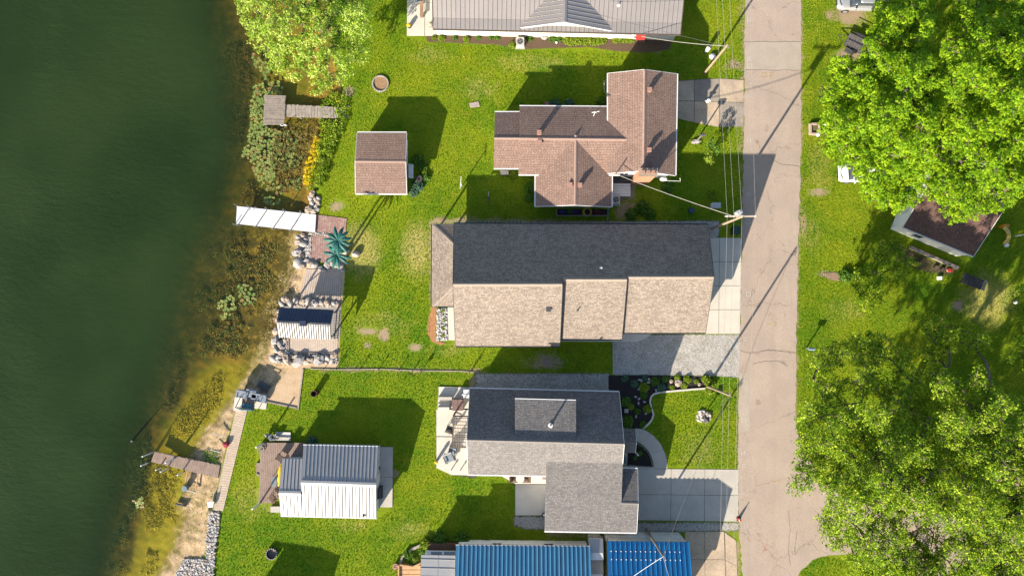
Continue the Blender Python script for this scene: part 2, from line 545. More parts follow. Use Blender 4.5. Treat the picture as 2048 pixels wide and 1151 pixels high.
for q in [(960, 175, 60, 40), (720, 500, 50, 60), (835, 500, 40, 60), (1070, 725, 70, 20), (1640, 330, 40, 90), (1975, 600, 60, 60), (1690, 620, 60, 40), (560, 1010, 120, 30), (820, 1060, 60, 30), (700, 1050, 60, 20), (500, 1000, 60, 60), (1400, 900, 60, 60), (860, 110, 60, 30), (1060, 125, 120, 30), (760, 650, 90, 40), (900, 700, 60, 20), (1550, 560, 30), (1620, 470, 40, 60)]:
    pe(mk['straw'], X, Y, *q, k=.85 if q[0] in (1975, 720, 835) else .5)

ny, nx = GX.shape
idx = np.arange(nx * ny).reshape(ny, nx)
quads = np.stack([idx[:-1, :-1], idx[:-1, 1:], idx[1:, 1:], idx[1:, :-1]], -1).reshape(-1, 4)

def np_mesh(name, V, Q, smooth_=False):
    me = bpy.data.meshes.new(name)
    me.vertices.add(len(V)); me.vertices.foreach_set('co', V.astype(np.float32).ravel())
    k = Q.shape[1]
    me.loops.add(Q.size); me.loops.foreach_set('vertex_index', Q.astype(np.int32).ravel())
    me.polygons.add(len(Q)); me.polygons.foreach_set('loop_start', np.arange(0, Q.size, k, dtype=np.int32))
    if smooth_: me.polygons.foreach_set('use_smooth', np.ones(len(Q), bool))
    me.update(calc_edges=True)
    return me

gme = np_mesh('ground', np.stack([X, Y, Z], 1), quads, True)
for k, v in masks.items():
    a = gme.attributes.new(k, 'FLOAT', 'POINT')
    a.data.foreach_set('value', np.clip(v, 0, 1).astype(np.float32))
bd = gme.attributes.new('bed', 'FLOAT', 'POINT')
bd.data.foreach_set('value', np.clip((xb_ - X) / .8, 0, 1).astype(np.float32))
dp = gme.attributes.new('depth', 'FLOAT', 'POINT')
dp.data.foreach_set('value', np.clip(WATER_Z - Z, 0, 6).astype(np.float32))

def ground_material():
    m = bpy.data.materials.new('lawn and lake bed')
    nt, ns, ls, p = nodes_of(m)
    g = N(nt, 'ShaderNodeNewGeometry').outputs['Position']
    at_ = lambda n: N(nt, 'ShaderNodeAttribute', attribute_name=n).outputs['Fac']
    n1 = noise(nt, g, .16, 5, .62); n2 = noise(nt, g, .9, 4, .65); n3 = noise(nt, g, 5, 3, .7); n4 = noise(nt, g, 22, 2, .7)
    edge = mathn(nt, 'ADD', mathn(nt, 'MULTIPLY', mathn(nt, 'SUBTRACT', n3, .5), .55), mathn(nt, 'MULTIPLY', mathn(nt, 'SUBTRACT', n2, .5), .45))
    def m_(name, lo=.38, hi=.62):
        return smooth(nt, mathn(nt, 'ADD', at_(name), edge), lo, hi)
    grass = mixc(nt, smooth(nt, n1, .35, .65), (.092, .170, .005), (.195, .235, .008))
    grass = mixc(nt, mathn(nt, 'MULTIPLY', smooth(nt, n2, .45, .78), .7), grass, (.25, .24, .018))
    grass = mixc(nt, smooth(nt, n3, .2, .8), mixc(nt, 1.0, grass, (.60, .70, .55), 'MULTIPLY'), grass)
    grass = mixc(nt, smooth(nt, n4, .3, .75), mixc(nt, 1.0, grass, (.45, .54, .42), 'MULTIPLY'), mixc(nt, 1.0, grass, (1.25, 1.18, 1.2), 'MULTIPLY'))
    straw = mixc(nt, smooth(nt, n4, .3, .7), (.34, .27, .10), (.25, .22, .06))
    c = mixc(nt, mathn(nt, 'MULTIPLY', smooth(nt, mathn(nt, 'ADD', at_('straw'), mathn(nt, 'MULTIPLY', edge, 1.3)), .3, .9), .8), grass, straw)
    bare = mixc(nt, smooth(nt, n4, .3, .7), (.27, .20, .14), (.17, .125, .08))
    c = mixc(nt, smooth(nt, mathn(nt, 'ADD', at_('bare'), mathn(nt, 'MULTIPLY', edge, 3.0)), .40, .95), c, mixc(nt, smooth(nt, n3, .55, .75), bare, grass))
    soil = mixc(nt, smooth(nt, n4, .3, .7), (.10, .065, .042), (.055, .04, .028))
    c = mixc(nt, m_('soil'), c, soil)
    vor = N(nt, 'ShaderNodeTexVoronoi', feature='F1'); vor.inputs['Scale'].default_value = 14.0
    ls.new(g, vor.inputs['Vector'])
    vs = N(nt, 'ShaderNodeSeparateColor'); ls.new(vor.outputs['Color'], vs.inputs[0])
    grav = mixc(nt, vs.outputs[0], (.17, .165, .155), (.36, .34, .31))
    grav = mixc(nt, smooth(nt, n2, .35, .7), grav, mixc(nt, 1.0, grav, (.82, .8, .76), 'MULTIPLY'))
    c = mixc(nt, m_('gravel'), c, mixc(nt, smooth(nt, mathn(nt, 'ADD', n3, mathn(nt, 'MULTIPLY', mathn(nt, 'SUBTRACT', 1.0, at_('gravel')), .6)), .62, .78), grav, (.085, .095, .03)))
    mul = mixc(nt, smooth(nt, n4, .35, .7), (.012, .011, .011), (.035, .03, .028))
    c = mixc(nt, m_('mulch'), c, mul)
    # lake bed and beach
    sand = mixc(nt, smooth(nt, n4, .3, .7), (.40, .30, .20), (.29, .215, .14))
    sand = mixc(nt, smooth(nt, n2, .35, .7), sand, mixc(nt, 1.0, sand, (.84, .80, .72), 'MULTIPLY'))
    c = mixc(nt, m_('beach', .35, .55), c, sand)
    mud = mixc(nt, smooth(nt, n3, .3, .7), (.21, .115, .018), (.10, .065, .014))
    bedc = mixc(nt, smooth(nt, at_('sand'), .35, .9), mud, sand)
    dpth = at_('depth')
    silt = mixc(nt, smooth(nt, n2, .3, .7), (.16, .095, .014), (.055, .055, .010))
    bedc = mixc(nt, smooth(nt, mathn(nt, 'ADD', dpth, mathn(nt, 'MULTIPLY', edge, .35)), -.06, .10), bedc, silt)
    alg = mixc(nt, smooth(nt, n3, .3, .7), (.29, .205, .008), (.14, .125, .010))
    bedc = mixc(nt, mathn(nt, 'MULTIPLY', m_('algae', .35, .8), smooth(nt, mathn(nt, 'ADD', mathn(nt, 'MULTIPLY', n4, .4), mathn(nt, 'MULTIPLY', n3, .6)), .3, .6)), bedc, alg)
    weed = mixc(nt, smooth(nt, n4, .35, .65), (.085, .05, .012), (.028, .03, .008))
    bedc = mixc(nt, mathn(nt, 'MULTIPLY', m_('weed', .3, .75), smooth(nt, mathn(nt, 'ADD', mathn(nt, 'MULTIPLY', n2, .5), mathn(nt, 'MULTIPLY', n3, .5)), .40, .54)), bedc, weed)
    bedc = mixc(nt, mathn(nt, 'MULTIPLY', smooth(nt, at_('wet'), .4, 1.0), .45), bedc, mixc(nt, 1.0, bedc, (.6, .55, .5), 'MULTIPLY'))
    c = mixc(nt, smooth(nt, mathn(nt, 'ADD', at_('bed'), mathn(nt, 'MULTIPLY', edge, .5)), .3, .6), c, bedc)
    ls.new(c, p.inputs['Base Color'])
    p.inputs['Roughness'].default_value = .95
    p.inputs['Specular IOR Level'].default_value = .1
    h = mathn(nt, 'ADD', mathn(nt, 'MULTIPLY', n4, .6), n3)
    ls.new(bump(nt, h, .45, .05), p.inputs['Normal'])
    return m
gme.materials.append(ground_material())
tag(link('ground', gme), kind='structure')

# water sheet: same grid west of the shore, on a coarser mesh
wx = np.concatenate([[-400, -200, -100, -70], np.arange(-58, -14, .4)])
wy = np.concatenate([[-300, -120, -60], np.arange(-36, 40, .4), [60, 120, 300]])
WXg, WYg = np.meshgrid(wx, wy)
wX = WXg.ravel(); wY = WYg.ravel()
wD = np.clip(WATER_Z - bed_height(wX, wY), 0, 6)
ii = np.arange(wX.size).reshape(WXg.shape)
wq = np.stack([ii[:-1, :-1], ii[:-1, 1:], ii[1:, 1:], ii[1:, :-1]], -1).reshape(-1, 4)
keep = (wX[wq].min(1) < shore(wY[wq].mean(1)) + 1.2)
wme = np_mesh('lake_water', np.stack([wX, wY, np.full(wX.shape, WATER_Z)], 1), wq[keep], True)
a = wme.attributes.new('depth', 'FLOAT', 'POINT'); a.data.foreach_set('value', wD.astype(np.float32))
def water_material():
    m = bpy.data.materials.new('lake water')
    nt, ns, ls, p = nodes_of(m)
    ns.remove(p)
    g = N(nt, 'ShaderNodeNewGeometry').outputs['Position']
    d = N(nt, 'ShaderNodeAttribute', attribute_name='depth').outputs['Fac']
    mp = N(nt, 'ShaderNodeMapping'); ls.new(g, mp.inputs[0])
    mp.inputs['Rotation'].default_value = (0, 0, R(28)); mp.inputs['Scale'].default_value = (1.0, 2.2, 1)
    w1 = noise(nt, mp.outputs[0], .9, 3, .6, .3); w2 = noise(nt, mp.outputs[0], 4.0, 2, .6)
    h = mathn(nt, 'ADD', mathn(nt, 'MULTIPLY', w1, .6), mathn(nt, 'MULTIPLY', w2, .22))
    patch = smooth(nt, noise(nt, g, .045, 3, .55), .42, .62)
    w3 = mathn(nt, 'POWER', noise(nt, mp.outputs[0], 5.5, 2, .7), 3.0)
    h = mathn(nt, 'ADD', mathn(nt, 'MULTIPLY', h, mathn(nt, 'ADD', mathn(nt, 'MULTIPLY', patch, .7), .5)), mathn(nt, 'MULTIPLY', mathn(nt, 'MULTIPLY', w3, patch), .25))
    nrm = bump(nt, h, 1.0, .09)
    cloud = smooth(nt, noise(nt, g, .07, 3, .5), .3, .7)
    murk = N(nt, 'ShaderNodeBsdfDiffuse'); ls.new(mixc(nt, cloud, (.0085, .0185, .0042), (.0145, .0275, .0075)), murk.inputs[0])
    ls.new(nrm, murk.inputs['Normal'])
    tr = N(nt, 'ShaderNodeBsdfTransparent'); tr.inputs[0].default_value = (.90, .94, .82, 1)
    ex = mathn(nt, 'SUBTRACT', 1.0, mathn(nt, 'POWER', 2.71828, mathn(nt, 'MULTIPLY', mathn(nt, 'MULTIPLY', d, d), -1.15)))
    mx = N(nt, 'ShaderNodeMixShader'); ls.new(ex, mx.inputs[0]); ls.new(tr.outputs[0], mx.inputs[1]); ls.new(murk.outputs[0], mx.inputs[2])
    gl = N(nt, 'ShaderNodeBsdfGlossy'); gl.inputs['Roughness'].default_value = .06; ls.new(nrm, gl.inputs['Normal'])
    fr = N(nt, 'ShaderNodeFresnel'); fr.inputs[0].default_value = 1.27; ls.new(nrm, fr.inputs['Normal'])
    m2 = N(nt, 'ShaderNodeMixShader'); bf = N(nt, 'ShaderNodeNewGeometry').outputs['Backfacing']; ls.new(mathn(nt, 'MULTIPLY', fr.outputs[0], mathn(nt, 'SUBTRACT', 1.0, bf)), m2.inputs[0]); ls.new(mx.outputs[0], m2.inputs[1]); ls.new(gl.outputs[0], m2.inputs[2])
    ls.new(m2.outputs[0], ns['Material Output'].inputs[0])
    return m
wme.materials.append(water_material())
tag(link('lake_water', wme), kind='structure')

# ---------------------------------------------------------------- road, pavements
def asphalt():
    m = bpy.data.materials.new('worn chip seal asphalt')
    nt, ns, ls, p = nodes_of(m)
    g = N(nt, 'ShaderNodeNewGeometry').outputs['Position']
    sep = N(nt, 'ShaderNodeSeparateXYZ'); ls.new(g, sep.inputs[0])
    n1 = noise(nt, g, .35, 4, .6); n3 = noise(nt, g, 6, 3, .65); n4 = noise(nt, g, 28, 2, .75)
    mp = N(nt, 'ShaderNodeMapping'); ls.new(g, mp.inputs[0]); mp.inputs['Scale'].default_value = (1.2, .05, 1)
    st = noise(nt, mp.outputs[0], 1.2, 2, .5)
    c = mixc(nt, smooth(nt, n1, .3, .7), (.30, .24, .195), (.262, .211, .174))
    c = mixc(nt, mathn(nt, 'MULTIPLY', smooth(nt, st, .4, .65), .5), c, (.27, .215, .17))
    c = mixc(nt, smooth(nt, n4, .3, .7), mixc(nt, 1.0, c, (.70, .70, .70), 'MULTIPLY'), mixc(nt, 1.0, c, (1.12, 1.12, 1.12), 'MULTIPLY'))
    c = mixc(nt, mathn(nt, 'MULTIPLY', smooth(nt, n3, .55, .8), .3), c, (.14, .115, .095))
    sp_ = smooth(nt, noise(nt, g, .8, 2, .4), .70, .78)
    c = mixc(nt, mathn(nt, 'MULTIPLY', sp_, .45), c, (.12, .10, .085))
    tk = mathn(nt, 'ABSOLUTE', mathn(nt, 'SUBTRACT', mathn(nt, 'FRACT', mathn(nt, 'MULTIPLY', mathn(nt, 'SUBTRACT', sep.outputs[0], 23.3), .37)), .5))
    c = mixc(nt, mathn(nt, 'MULTIPLY', smooth(nt, tk, .28, .48), mathn(nt, 'MULTIPLY', smooth(nt, n1, .2, .8), .28)), c, (.19, .155, .125))
    # hairline cracks
    vo = N(nt, 'ShaderNodeTexVoronoi', feature='DISTANCE_TO_EDGE'); vo.inputs['Scale'].default_value = .16
    wv = N(nt, 'ShaderNodeVectorMath', operation='ADD')
    nn = N(nt, 'ShaderNodeTexNoise'); nn.inputs['Scale'].default_value = 1.2; nn.inputs['Detail'].default_value = 5; ls.new(g, nn.inputs['Vector'])
    sc = N(nt, 'ShaderNodeVectorMath', operation='SCALE'); sc.inputs['Scale'].default_value = 1.4; ls.new(nn.outputs['Color'], sc.inputs[0])
    ls.new(g, wv.inputs[0]); ls.new(sc.outputs[0], wv.inputs[1]); ls.new(wv.outputs[0], vo.inputs['Vector'])
    cr = mathn(nt, 'SUBTRACT', 1.0, smooth(nt, vo.outputs['Distance'], .0, .009))
    c = mixc(nt, mathn(nt, 'MULTIPLY', mathn(nt, 'MULTIPLY', cr, smooth(nt, n1, .4, .6)), .55), c, (.09, .075, .06))
    ls.new(c, p.inputs['Base Color'])
    p.inputs['Roughness'].default_value = .9; p.inputs['Specular IOR Level'].default_value = .2
    ls.new(bump(nt, mathn(nt, 'ADD', n4, mathn(nt, 'MULTIPLY', cr, -1.0)), .5, .015), p.inputs['Normal'])
    return m
ASPH = asphalt()
def wobble(line, step=.4, amp=.09, seed=0):
    """resample a world polyline with slightly uneven edges"""
    out = []
    rr = random.Random(seed)
    for a, b in zip(line[:-1], line[1:]):
        n = max(1, int((b - a).length / step))
        d = (b - a).normalized(); q = Vector((-d.y, d.x, 0))
        for i in range(n):
            out.append(a + (b - a) * (i / n) + q * rr.uniform(-amp, amp))
    out.append(line[-1])
    return out
rl = wobble(pts([(1494, -1600), (1490, -80), (1489, 160), (1487, 300), (1484, 470), (1480, 670), (1477, 800), (1477, 1040), (1486, 1160), (1490, 1230), (1494, 2800)]), seed=1)
rr_ = wobble(pts([(1607, -1600), (1603, -80), (1602, 250), (1600, 370), (1597, 470), (1593, 650), (1591, 800), (1592, 1000), (1590, 1160), (1590, 1230), (1594, 2800)]), seed=2)
road = MB().slab(rl + rr_[::-1], .2)
road.v = [(x, y, z + .022) for x, y, z in road.v]
road_o = tag(road.build('road', ASPH), kind='structure')
sl = pts([(1591.5, 850), (1610, 905), (1640, 958), (1700, 1000), (1800, 1012), (1920, 1035), (2060, 1080), (2200, 1100), (3600, 1240)])
sr = pts([(1590, 1156), (1604, 1136), (1625, 1120), (1650, 1110), (1690, 1106), (1760, 1118), (1850, 1160), (1960, 1230), (2200, 1300), (3600, 1400)])
side = MB().slab(wobble(sl, seed=3) + wobble(sr, seed=4)[::-1], .2)
side.v = [(x, y, z + .018) for x, y, z in side.v]
tag(side.build('side_road', ASPH), kind='structure')
PATCH = M('grey concrete road patch', (.42, .355, .29), (.37, .315, .255), scale=.8, fine=12, rough=.9, bp=.2, grain=.15)
b = MB().slab(pts([(1489.5, 84), (1602, 84), (1602, 140), (1489.5, 139)], .028), .01)
b.build('concrete_patch', PATCH, road_o)
b = MB().slab(pts([(1479, 745), (1498, 745), (1499, 862), (1478.5, 862)], .027), .01)
b.build('concrete_patch', PATCH, road_o)
TARM = M('crack sealant', (.16, .13, .11), (.20, .165, .14), rough=.7)
for line in ([(1478, 700), (1500, 705), (1540, 700), (1570, 702), (1592, 706)], [(1505, 728), (1530, 722), (1560, 722), (1575, 732)], [(1490, 83.5), (1602, 83.5)], [(1490, 140), (1602, 140.5)], [(1577, 1020), (1580, 1060), (1576, 1100), (1581, 1130)],
             [(1545, 320), (1562, 328), (1600, 333)], [(1503, 395), (1512, 390)], [(1595, 1060), (1590, 1090)]):
    ww = wobble(pts(line, .031), .4, .05, seed=len(line) + line[0][1])
    m_ = MB()
    for a, c in zip(ww[:-1], ww[1:]): m_.beam(a, c, 0.028, .006)
    m_.build('crack', TARM, road_o)
PAINTW = M('faded white survey paint', (.62, .58, .52), (.45, .40, .34), scale=6, fine=30, rough=.8, grain=.35)
PAINTO = M('faded orange survey paint', (.52, .36, .12), (.42, .31, .17), scale=6, fine=30, rough=.8, grain=.35)
PAINTR = M('faded red survey paint', (.50, .22, .16), (.42, .27, .2), scale=6, fine=30, rough=.8, grain=.35)
def strokes(cx, cy, segs, m, z=.03, w=.07):
    b = MB()
    for x0, y0, x1, y1 in segs:
        b.beam(at(cx + x0, cy + y0, z), at(cx + x1, cy + y1, z), w, .004)
    b.build('survey_mark', m, road_o)
F_ = [(-4, -5, -4, 5), (-4, -5, 4, -5), (-4, 0, 3, 0)]
H_ = [(-3, -5, -3, 5), (3, -5, 3, 5), (-3, 0, 3, 0)]
B_ = [(-4, -4, 4, -4), (4, -4, 4, 4), (4, 4, -4, 4), (-4, 4, -4, -4)]
A_ = [(-3, 5, 0, -5), (0, -5, 3, 5), (-2, 1, 2, 1)]
for cx, cy, sg, m in [(1498, 40, H_, PAINTW), (1499, 120, F_, PAINTW), (1499, 132, B_, PAINTW), (1497, 190, A_, PAINTW), (1498, 280, H_, PAINTW), (1497, 388, H_, PAINTW), (1496, 443, B_, PAINTW), (1497, 588, B_, PAINTW), (1492, 680, F_, PAINTW),
                      (1485, 757, H_, PAINTW), (1488, 840, B_, PAINTW), (1486, 905, H_, PAINTW), (1489, 932, F_, PAINTW), (1488, 985, A_, PAINTW), (1492, 1048, H_, PAINTW),
                      (1528, 150, B_, PAINTO), (1544, 151, F_, PAINTO), (1538, 648, [(-4, 0, 4, 0), (8, -3, 14, -3), (14, -3, 14, 3), (14, 3, 8, 3)], PAINTO), (1546, 962, [(-6, 0, 6, 0), (10, -3, 12, 4)], PAINTO),
                      (1530, 1095, [(-4, -6, 0, 4), (0, 4, 4, -8), (-5, 6, 5, 3)], PAINTR), (1497, 1078, [(-3, -4, 2, 4)], PAINTR)]:
    strokes(cx, cy, sg, m)

def quad_slabs(root, quad, nu, nv, z, thick, m, gap=.03, name='slab', jit=.006, mats=None):
    """concrete field cut by recessed joints, each slab an object"""
    a, b, c, d = [at(x, y, 0) for x, y in quad]
    k = 0
    for i in range(nu):
        for j in range(nv):
            def P(u, v):
                return (a * (1 - u) + b * u) * (1 - v) + (d * (1 - u) + c * u) * v
            gu = gap / 2 / max((b - a).length, .1); gv = gap / 2 / max((d - a).length, .1)
            u0 = i / nu + (gu if i else 0); u1 = (i + 1) / nu - (gu if i < nu - 1 else 0)
            v0 = j / nv + (gv if j else 0); v1 = (j + 1) / nv - (gv if j < nv - 1 else 0)
            zz = z + random.uniform(-jit, jit) * (.4)
            q = [P(u0, v0), P(u1, v0), P(u1, v1), P(u0, v1)]
            for p in q: p.z = zz
            MB().slab(q, thick).build(name, mats[k % len(mats)] if mats else m, root)
            k += 1
JOINT = M('dark joint filler', (.10, .09, .075), (.07, .065, .055), rough=.95)
def field(name, outline, z, m, thick=.2):
    o = MB().slab(pts(outline, z), thick).build(name, m)
    return tag(o, kind='structure')
# driveway of the brown house
d1 = field('driveway', [(1352, 162), (1405, 158), (1440, 157), (1487, 160.5), (1487, 253), (1440, 254.5), (1404, 248), (1352, 236)], .012, JOINT)
cd = [CONC_D, M('stained concrete darker', (.36, .31, .25), (.27, .23, .19), scale=.6, fine=6, rough=.95, bp=.3, grain=.2), CONC_D]
quad_slabs(d1, [(1352, 163), (1388, 160), (1388, 202), (1352, 201)], 1, 1, .035, .1, CONC_D)
quad_slabs(d1, [(1389, 160), (1438, 157.5), (1438, 203), (1389, 202)], 1, 1, .034, .1, cd[1])
quad_slabs(d1, [(1439, 157.5), (1487, 160.5), (1487, 205), (1439, 203)], 1, 1, .036, .1, CONC_D)
quad_slabs(d1, [(1352, 202), (1388, 203), (1388, 245), (1352, 236)], 1, 1, .033, .1, CONC_D)
quad_slabs(d1, [(1389, 203), (1438, 204), (1438, 254), (1389, 245)], 1, 1, .036, .1, CONC_D)
quad_slabs(d1, [(1439, 204), (1487, 206), (1487, 253), (1439, 254)], 1, 1, .034, .1, cd[1])
# garage apron of the long house
d2 = field('driveway', [(1395, 475.5), (1483, 475.5), (1479.5, 667), (1395, 667)], .012, JOINT)
quad_slabs(d2, [(1395, 475.5), (1483, 475.5), (1479.5, 667), (1395, 667)], 2, 4, .036, .1, CONC_W, gap=.04)
# walk beside the garage, curved into the gravel
wk = field('front_walk', [(1120, 655), (1320, 655), (1308, 664.5), (1297, 672), (1286, 679), (1272, 683), (1180, 682.5), (1120, 682)], .03, CONC_W)
MB().slab(pts([(1225.5, 684), (1227.5, 684), (1228, 748), (1226, 748)], .05), .15).build('edging', CONC, wk)
# driveway of the grey house
d3 = field('driveway', [(1275, 936.5), (1477, 938), (1476, 1041.5), (1274, 1039)], .012, JOINT)
quad_slabs(d3, [(1275, 936.5), (1477, 938), (1476, 1041.5), (1274, 1039)], 3, 2, .036, .1, CONC, gap=.04)
arc = [(1262, 857), (1280, 856), (1296, 862), (1310, 873), (1322, 888), (1330, 905), (1334.5, 922), (1335, 936)]
arc2 = [(1309, 936), (1305, 917), (1298, 902), (1287, 890), (1275, 882), (1262, 880)]
d4 = field('front_walk', arc + arc2, .012, JOINT)
def strip(root, A, B, cuts, z, m):
    A = pts(A, z); B = pts(B, z)
    def along(L, t):
        n = len(L) - 1; i = min(int(t * n), n - 1); f = t * n - i
        return L[i] * (1 - f) + L[i + 1] * f
    for t0, t1 in zip(cuts[:-1], cuts[1:]):
        ts = [t0 + (t1 - t0) * k / 4 for k in range(5)]
        MB().slab([along(A, t + (.004 if k == 0 else 0)) for k, t in enumerate(ts)] + [along(B, t) for t in ts[::-1]], .1).build('slab', m, root)
strip(d4, arc, arc2[::-1], [0, .33, .66, 1.0], .036, CONC)
d5 = field('front_walk', [(1244, 882), (1262, 881), (1256, 886), (1254, 930), (1310, 933), (1310, 938), (1244, 938)], .03, CONC)
# driveway of the blue roofed garage
d6 = field('driveway', [(1370, 1062), (1448, 1062), (1470, 1080), (1476, 1230), (1370, 1230)], .012, JOINT)
quad_slabs(d6, [(1370, 1062), (1448, 1062), (1452, 1230), (1370, 1230)], 2, 3, .034, .1, CONC_D, gap=.04)
quad_slabs(d6, [(1450, 1064), (1472, 1080), (1477, 1230), (1454, 1230)], 1, 3, .034, .1, CONC_D, gap=.04)
# patios
d7 = field('patio', [(877, 774), (880, 772), (952, 774), (952, 956), (903, 949), (873, 935), (872.5, 820), (877, 815)], .02, JOINT)
quad_slabs(d7, [(877.5, 772.5), (952, 774), (952, 816), (877.5, 815)], 1, 1, .11, .2, CONC_W)
quad_slabs(d7, [(873, 818), (952, 819), (952, 872), (873, 871)], 1, 1, .10, .2, CONC_W)
MB().slab(pts([(873, 873), (952, 874), (952, 950), (903, 949), (873, 935)], .10), .2).build('slab', CONC_W, d7)
d8 = field('patio', [(903, 946), (960, 946), (960, 940), (1100, 940), (1100, 1029), (1030, 1029), (1030, 968), (1002, 951), (903, 949.5)], .02, JOINT)
MB().slab(pts([(903, 949), (952, 940), (1098, 940), (1098, 967), (1031, 967), (1002, 950.5)], .09), .2).build('slab', CONC_W, d8)
quad_slabs(d8, [(1030.5, 968.5), (1098, 969), (1098, 1029), (1030.5, 1029)], 1, 1, .085, .2, CONC_W)
d9 = field('patio', [(815, -60), (870, -60), (870, 72), (814, 72)], .02, JOINT)
quad_slabs(d9, [(815, -60), (850, -60), (849, 72), (814, 72)], 1, 2, .08, .2, CONC_W)
quad_slabs(d9, [(851, -60), (872, -60), (872, 72), (850, 72)], 1, 2, .08, .2, CONC_W)
d10 = field('patio', [(745, 893), (786, 893), (785, 1013), (745, 1013)], .02, JOINT)
quad_slabs(d10, [(745, 893), (786, 893), (785, 1013), (745, 1013)], 1, 2, .08, .2, CONC)
tag(MB().slab(wobble(pts([(864, 614), (873, 614), (872, 650), (873, 682), (893, 686), (880, 691), (866, 684), (856, 668), (855, 648), (859, 630), (864, 614)], .03), .3, .08, 9)[:-1], .06).build('bark_mulch', M('orange bark mulch', (.50, .25, .11), (.36, .17, .08), scale=6, fine=22, rough=1, bp=.6, grain=.35)), kind='structure')
# lakeside boardwalk cap of the sea wall
MB
bw = thing('sea_wall', 'tan wooden capped sea wall walk along the beach west of the cabin', 'sea wall', at(455, 900))
BOARDW = M('pale tan capping boards', (.52, .42, .32), (.44, .35, .26), scale=2, fine=10, rough=.85, grain=.2)
nb = 46
A0, A1 = at(478, 790, .06), at(426, 1021, .06)
B0, B1 = at(500, 797, .06), at(446, 1021, .06)
for i in range(nb):
    t0, t1 = i / nb, (i + .94) / nb
    MB().slab([A0.lerp(A1, t0), A0.lerp(A1, t1), B0.lerp(B1, t1), B0.lerp(B1, t0)], .05).build('plank', BOARDW, bw)
off = Vector((0, 0, -.06))
MB().slab([A0 + off + Vector((.06, 0, 0)), A1 + off + Vector((.06, 0, 0)), B1 + off - Vector((.06, 0, 0)), B0 + off - Vector((.06, 0, 0))], .7).build('wall', CONC_D, bw)
# ---------------------------------------------------------------- buildings
SH_BROWN = shingle('brown rose shingles', (.32, .215, .17), (.265, .175, .14), (.09, .06, .05), row=.24, tab=.30, bp=1.0, blot=.15, bd=.03)
SH_TAN = shingle('weathered tan shingles', (.325, .27, .22), (.205, .168, .14), (.12, .095, .08), row=.15, tab=.34, bp=.5, blot=.12)
SH_GREY = shingle('grey shingles', (.225, .21, .20), (.145, .138, .136), (.08, .076, .078), row=.15, tab=.30, bp=.5, blot=.1)
SH_RUST = shingle('dark brown shed shingles', (.155, .095, .08), (.115, .07, .06), (.055, .035, .03), row=.22, tab=.3, bp=.8, blot=.15)
CAPM = {'brown rose shingles': M('rose ridge caps', (.36, .25, .20), (.31, .205, .165), scale=5, fine=20, rough=.9), 'weathered tan shingles': M('tan ridge caps', (.33, .27, .22), (.27, .22, .18), scale=5, fine=20, rough=.9), 'grey shingles': M('grey ridge caps', (.21, .19, .18), (.16, .15, .145), scale=5, fine=20, rough=.9)}
MET_GREY = M('taupe standing seam metal', (.40, .36, .33), (.36, .325, .30), scale=.35, rough=.38, metal=.55, spec=.5, grain=.04)
MET_WHITE = M('galvalume white metal roof', (.40, .397, .395), (.35, .347, .345), scale=.35, rough=.5, metal=.35, spec=.5, grain=.04)
MET_NAVY = M('dark navy metal roof', (.035, .05, .09), (.045, .06, .10), scale=.5, rough=.3, metal=.3, spec=.5, grain=.05)
MET_SILV = M('galvanised corrugated sheet', (.19, .188, .186), (.12, .12, .118), scale=1.5, fine=5, rough=.4, metal=.35, spec=.5, grain=.15)
MET_BLUE = M('light blue metal roof', (.095, .29, .45), (.08, .26, .42), scale=.5, rough=.35, metal=.15, spec=.5, grain=.05)
MET_BLUE2 = M('royal blue metal roof', (.012, .20, .47), (.015, .175, .42), scale=.5, rough=.35, metal=.1, spec=.5, grain=.05)
SID_W = siding('white lap siding', (.72, .71, .67))
SID_C = siding('cream lap siding', (.62, .58, .48))
SID_G = siding('grey lap siding', (.40, .42, .43))
SID_LG = siding('pale sage siding', (.56, .58, .50))
BRICKO = brickmat('orange chimney brick', (.42, .13, .045), (.34, .10, .035), (.28, .21, .15), .21, .075)
WALLD = M('interior dark', (.05, .045, .04), rough=.9)

def roof_slope(root, poly, m, t=.11, name='roof_slope', eave=(0, 1)):
    """solid slope; eave = indices of the eave edge for the course direction"""
    b = MB().slab(poly, t)
    a = Vector(poly[eave[0]]); e = (Vector(poly[eave[1]]) - a).normalized()
    n = (Vector(poly[1]) - Vector(poly[0])).cross(Vector(poly[-1]) - Vector(poly[0])).normalized()
    if n.z < 0: n = -n
    w = n.cross(e)
    if w.z < 0: w = -w
    b.frame = (a, e, w)
    return b.build(name, m, root)

def ridge_cap(root, a, b, m, w=.16, h=.03, name='ridge_cap', drop=.07, pitch=None):
    if pitch is not None: drop = w * pitch + h * .4
    a = Vector(a); b = Vector(b)
    d = (b - a).normalized(); q = Vector((-d.y, d.x, 0)).normalized()
    vs = []
    for p in (a, b):
        vs += [p + q * w - Vector((0, 0, drop - h)), p + Vector((0, 0, h)), p - q * w - Vector((0, 0, drop - h)), p - q * w - Vector((0, 0, drop + .02)), p + q * w - Vector((0, 0, drop + .02))]
    mb = MB().add(vs, [(0, 1, 6, 5), (1, 2, 7, 6), (2, 3, 8, 7), (4, 0, 5, 9), (3, 4, 9, 8), (0, 4, 3, 2, 1), (5, 6, 7, 8, 9)])
    return mb.build(name, CAPM.get(m.name, m), root)

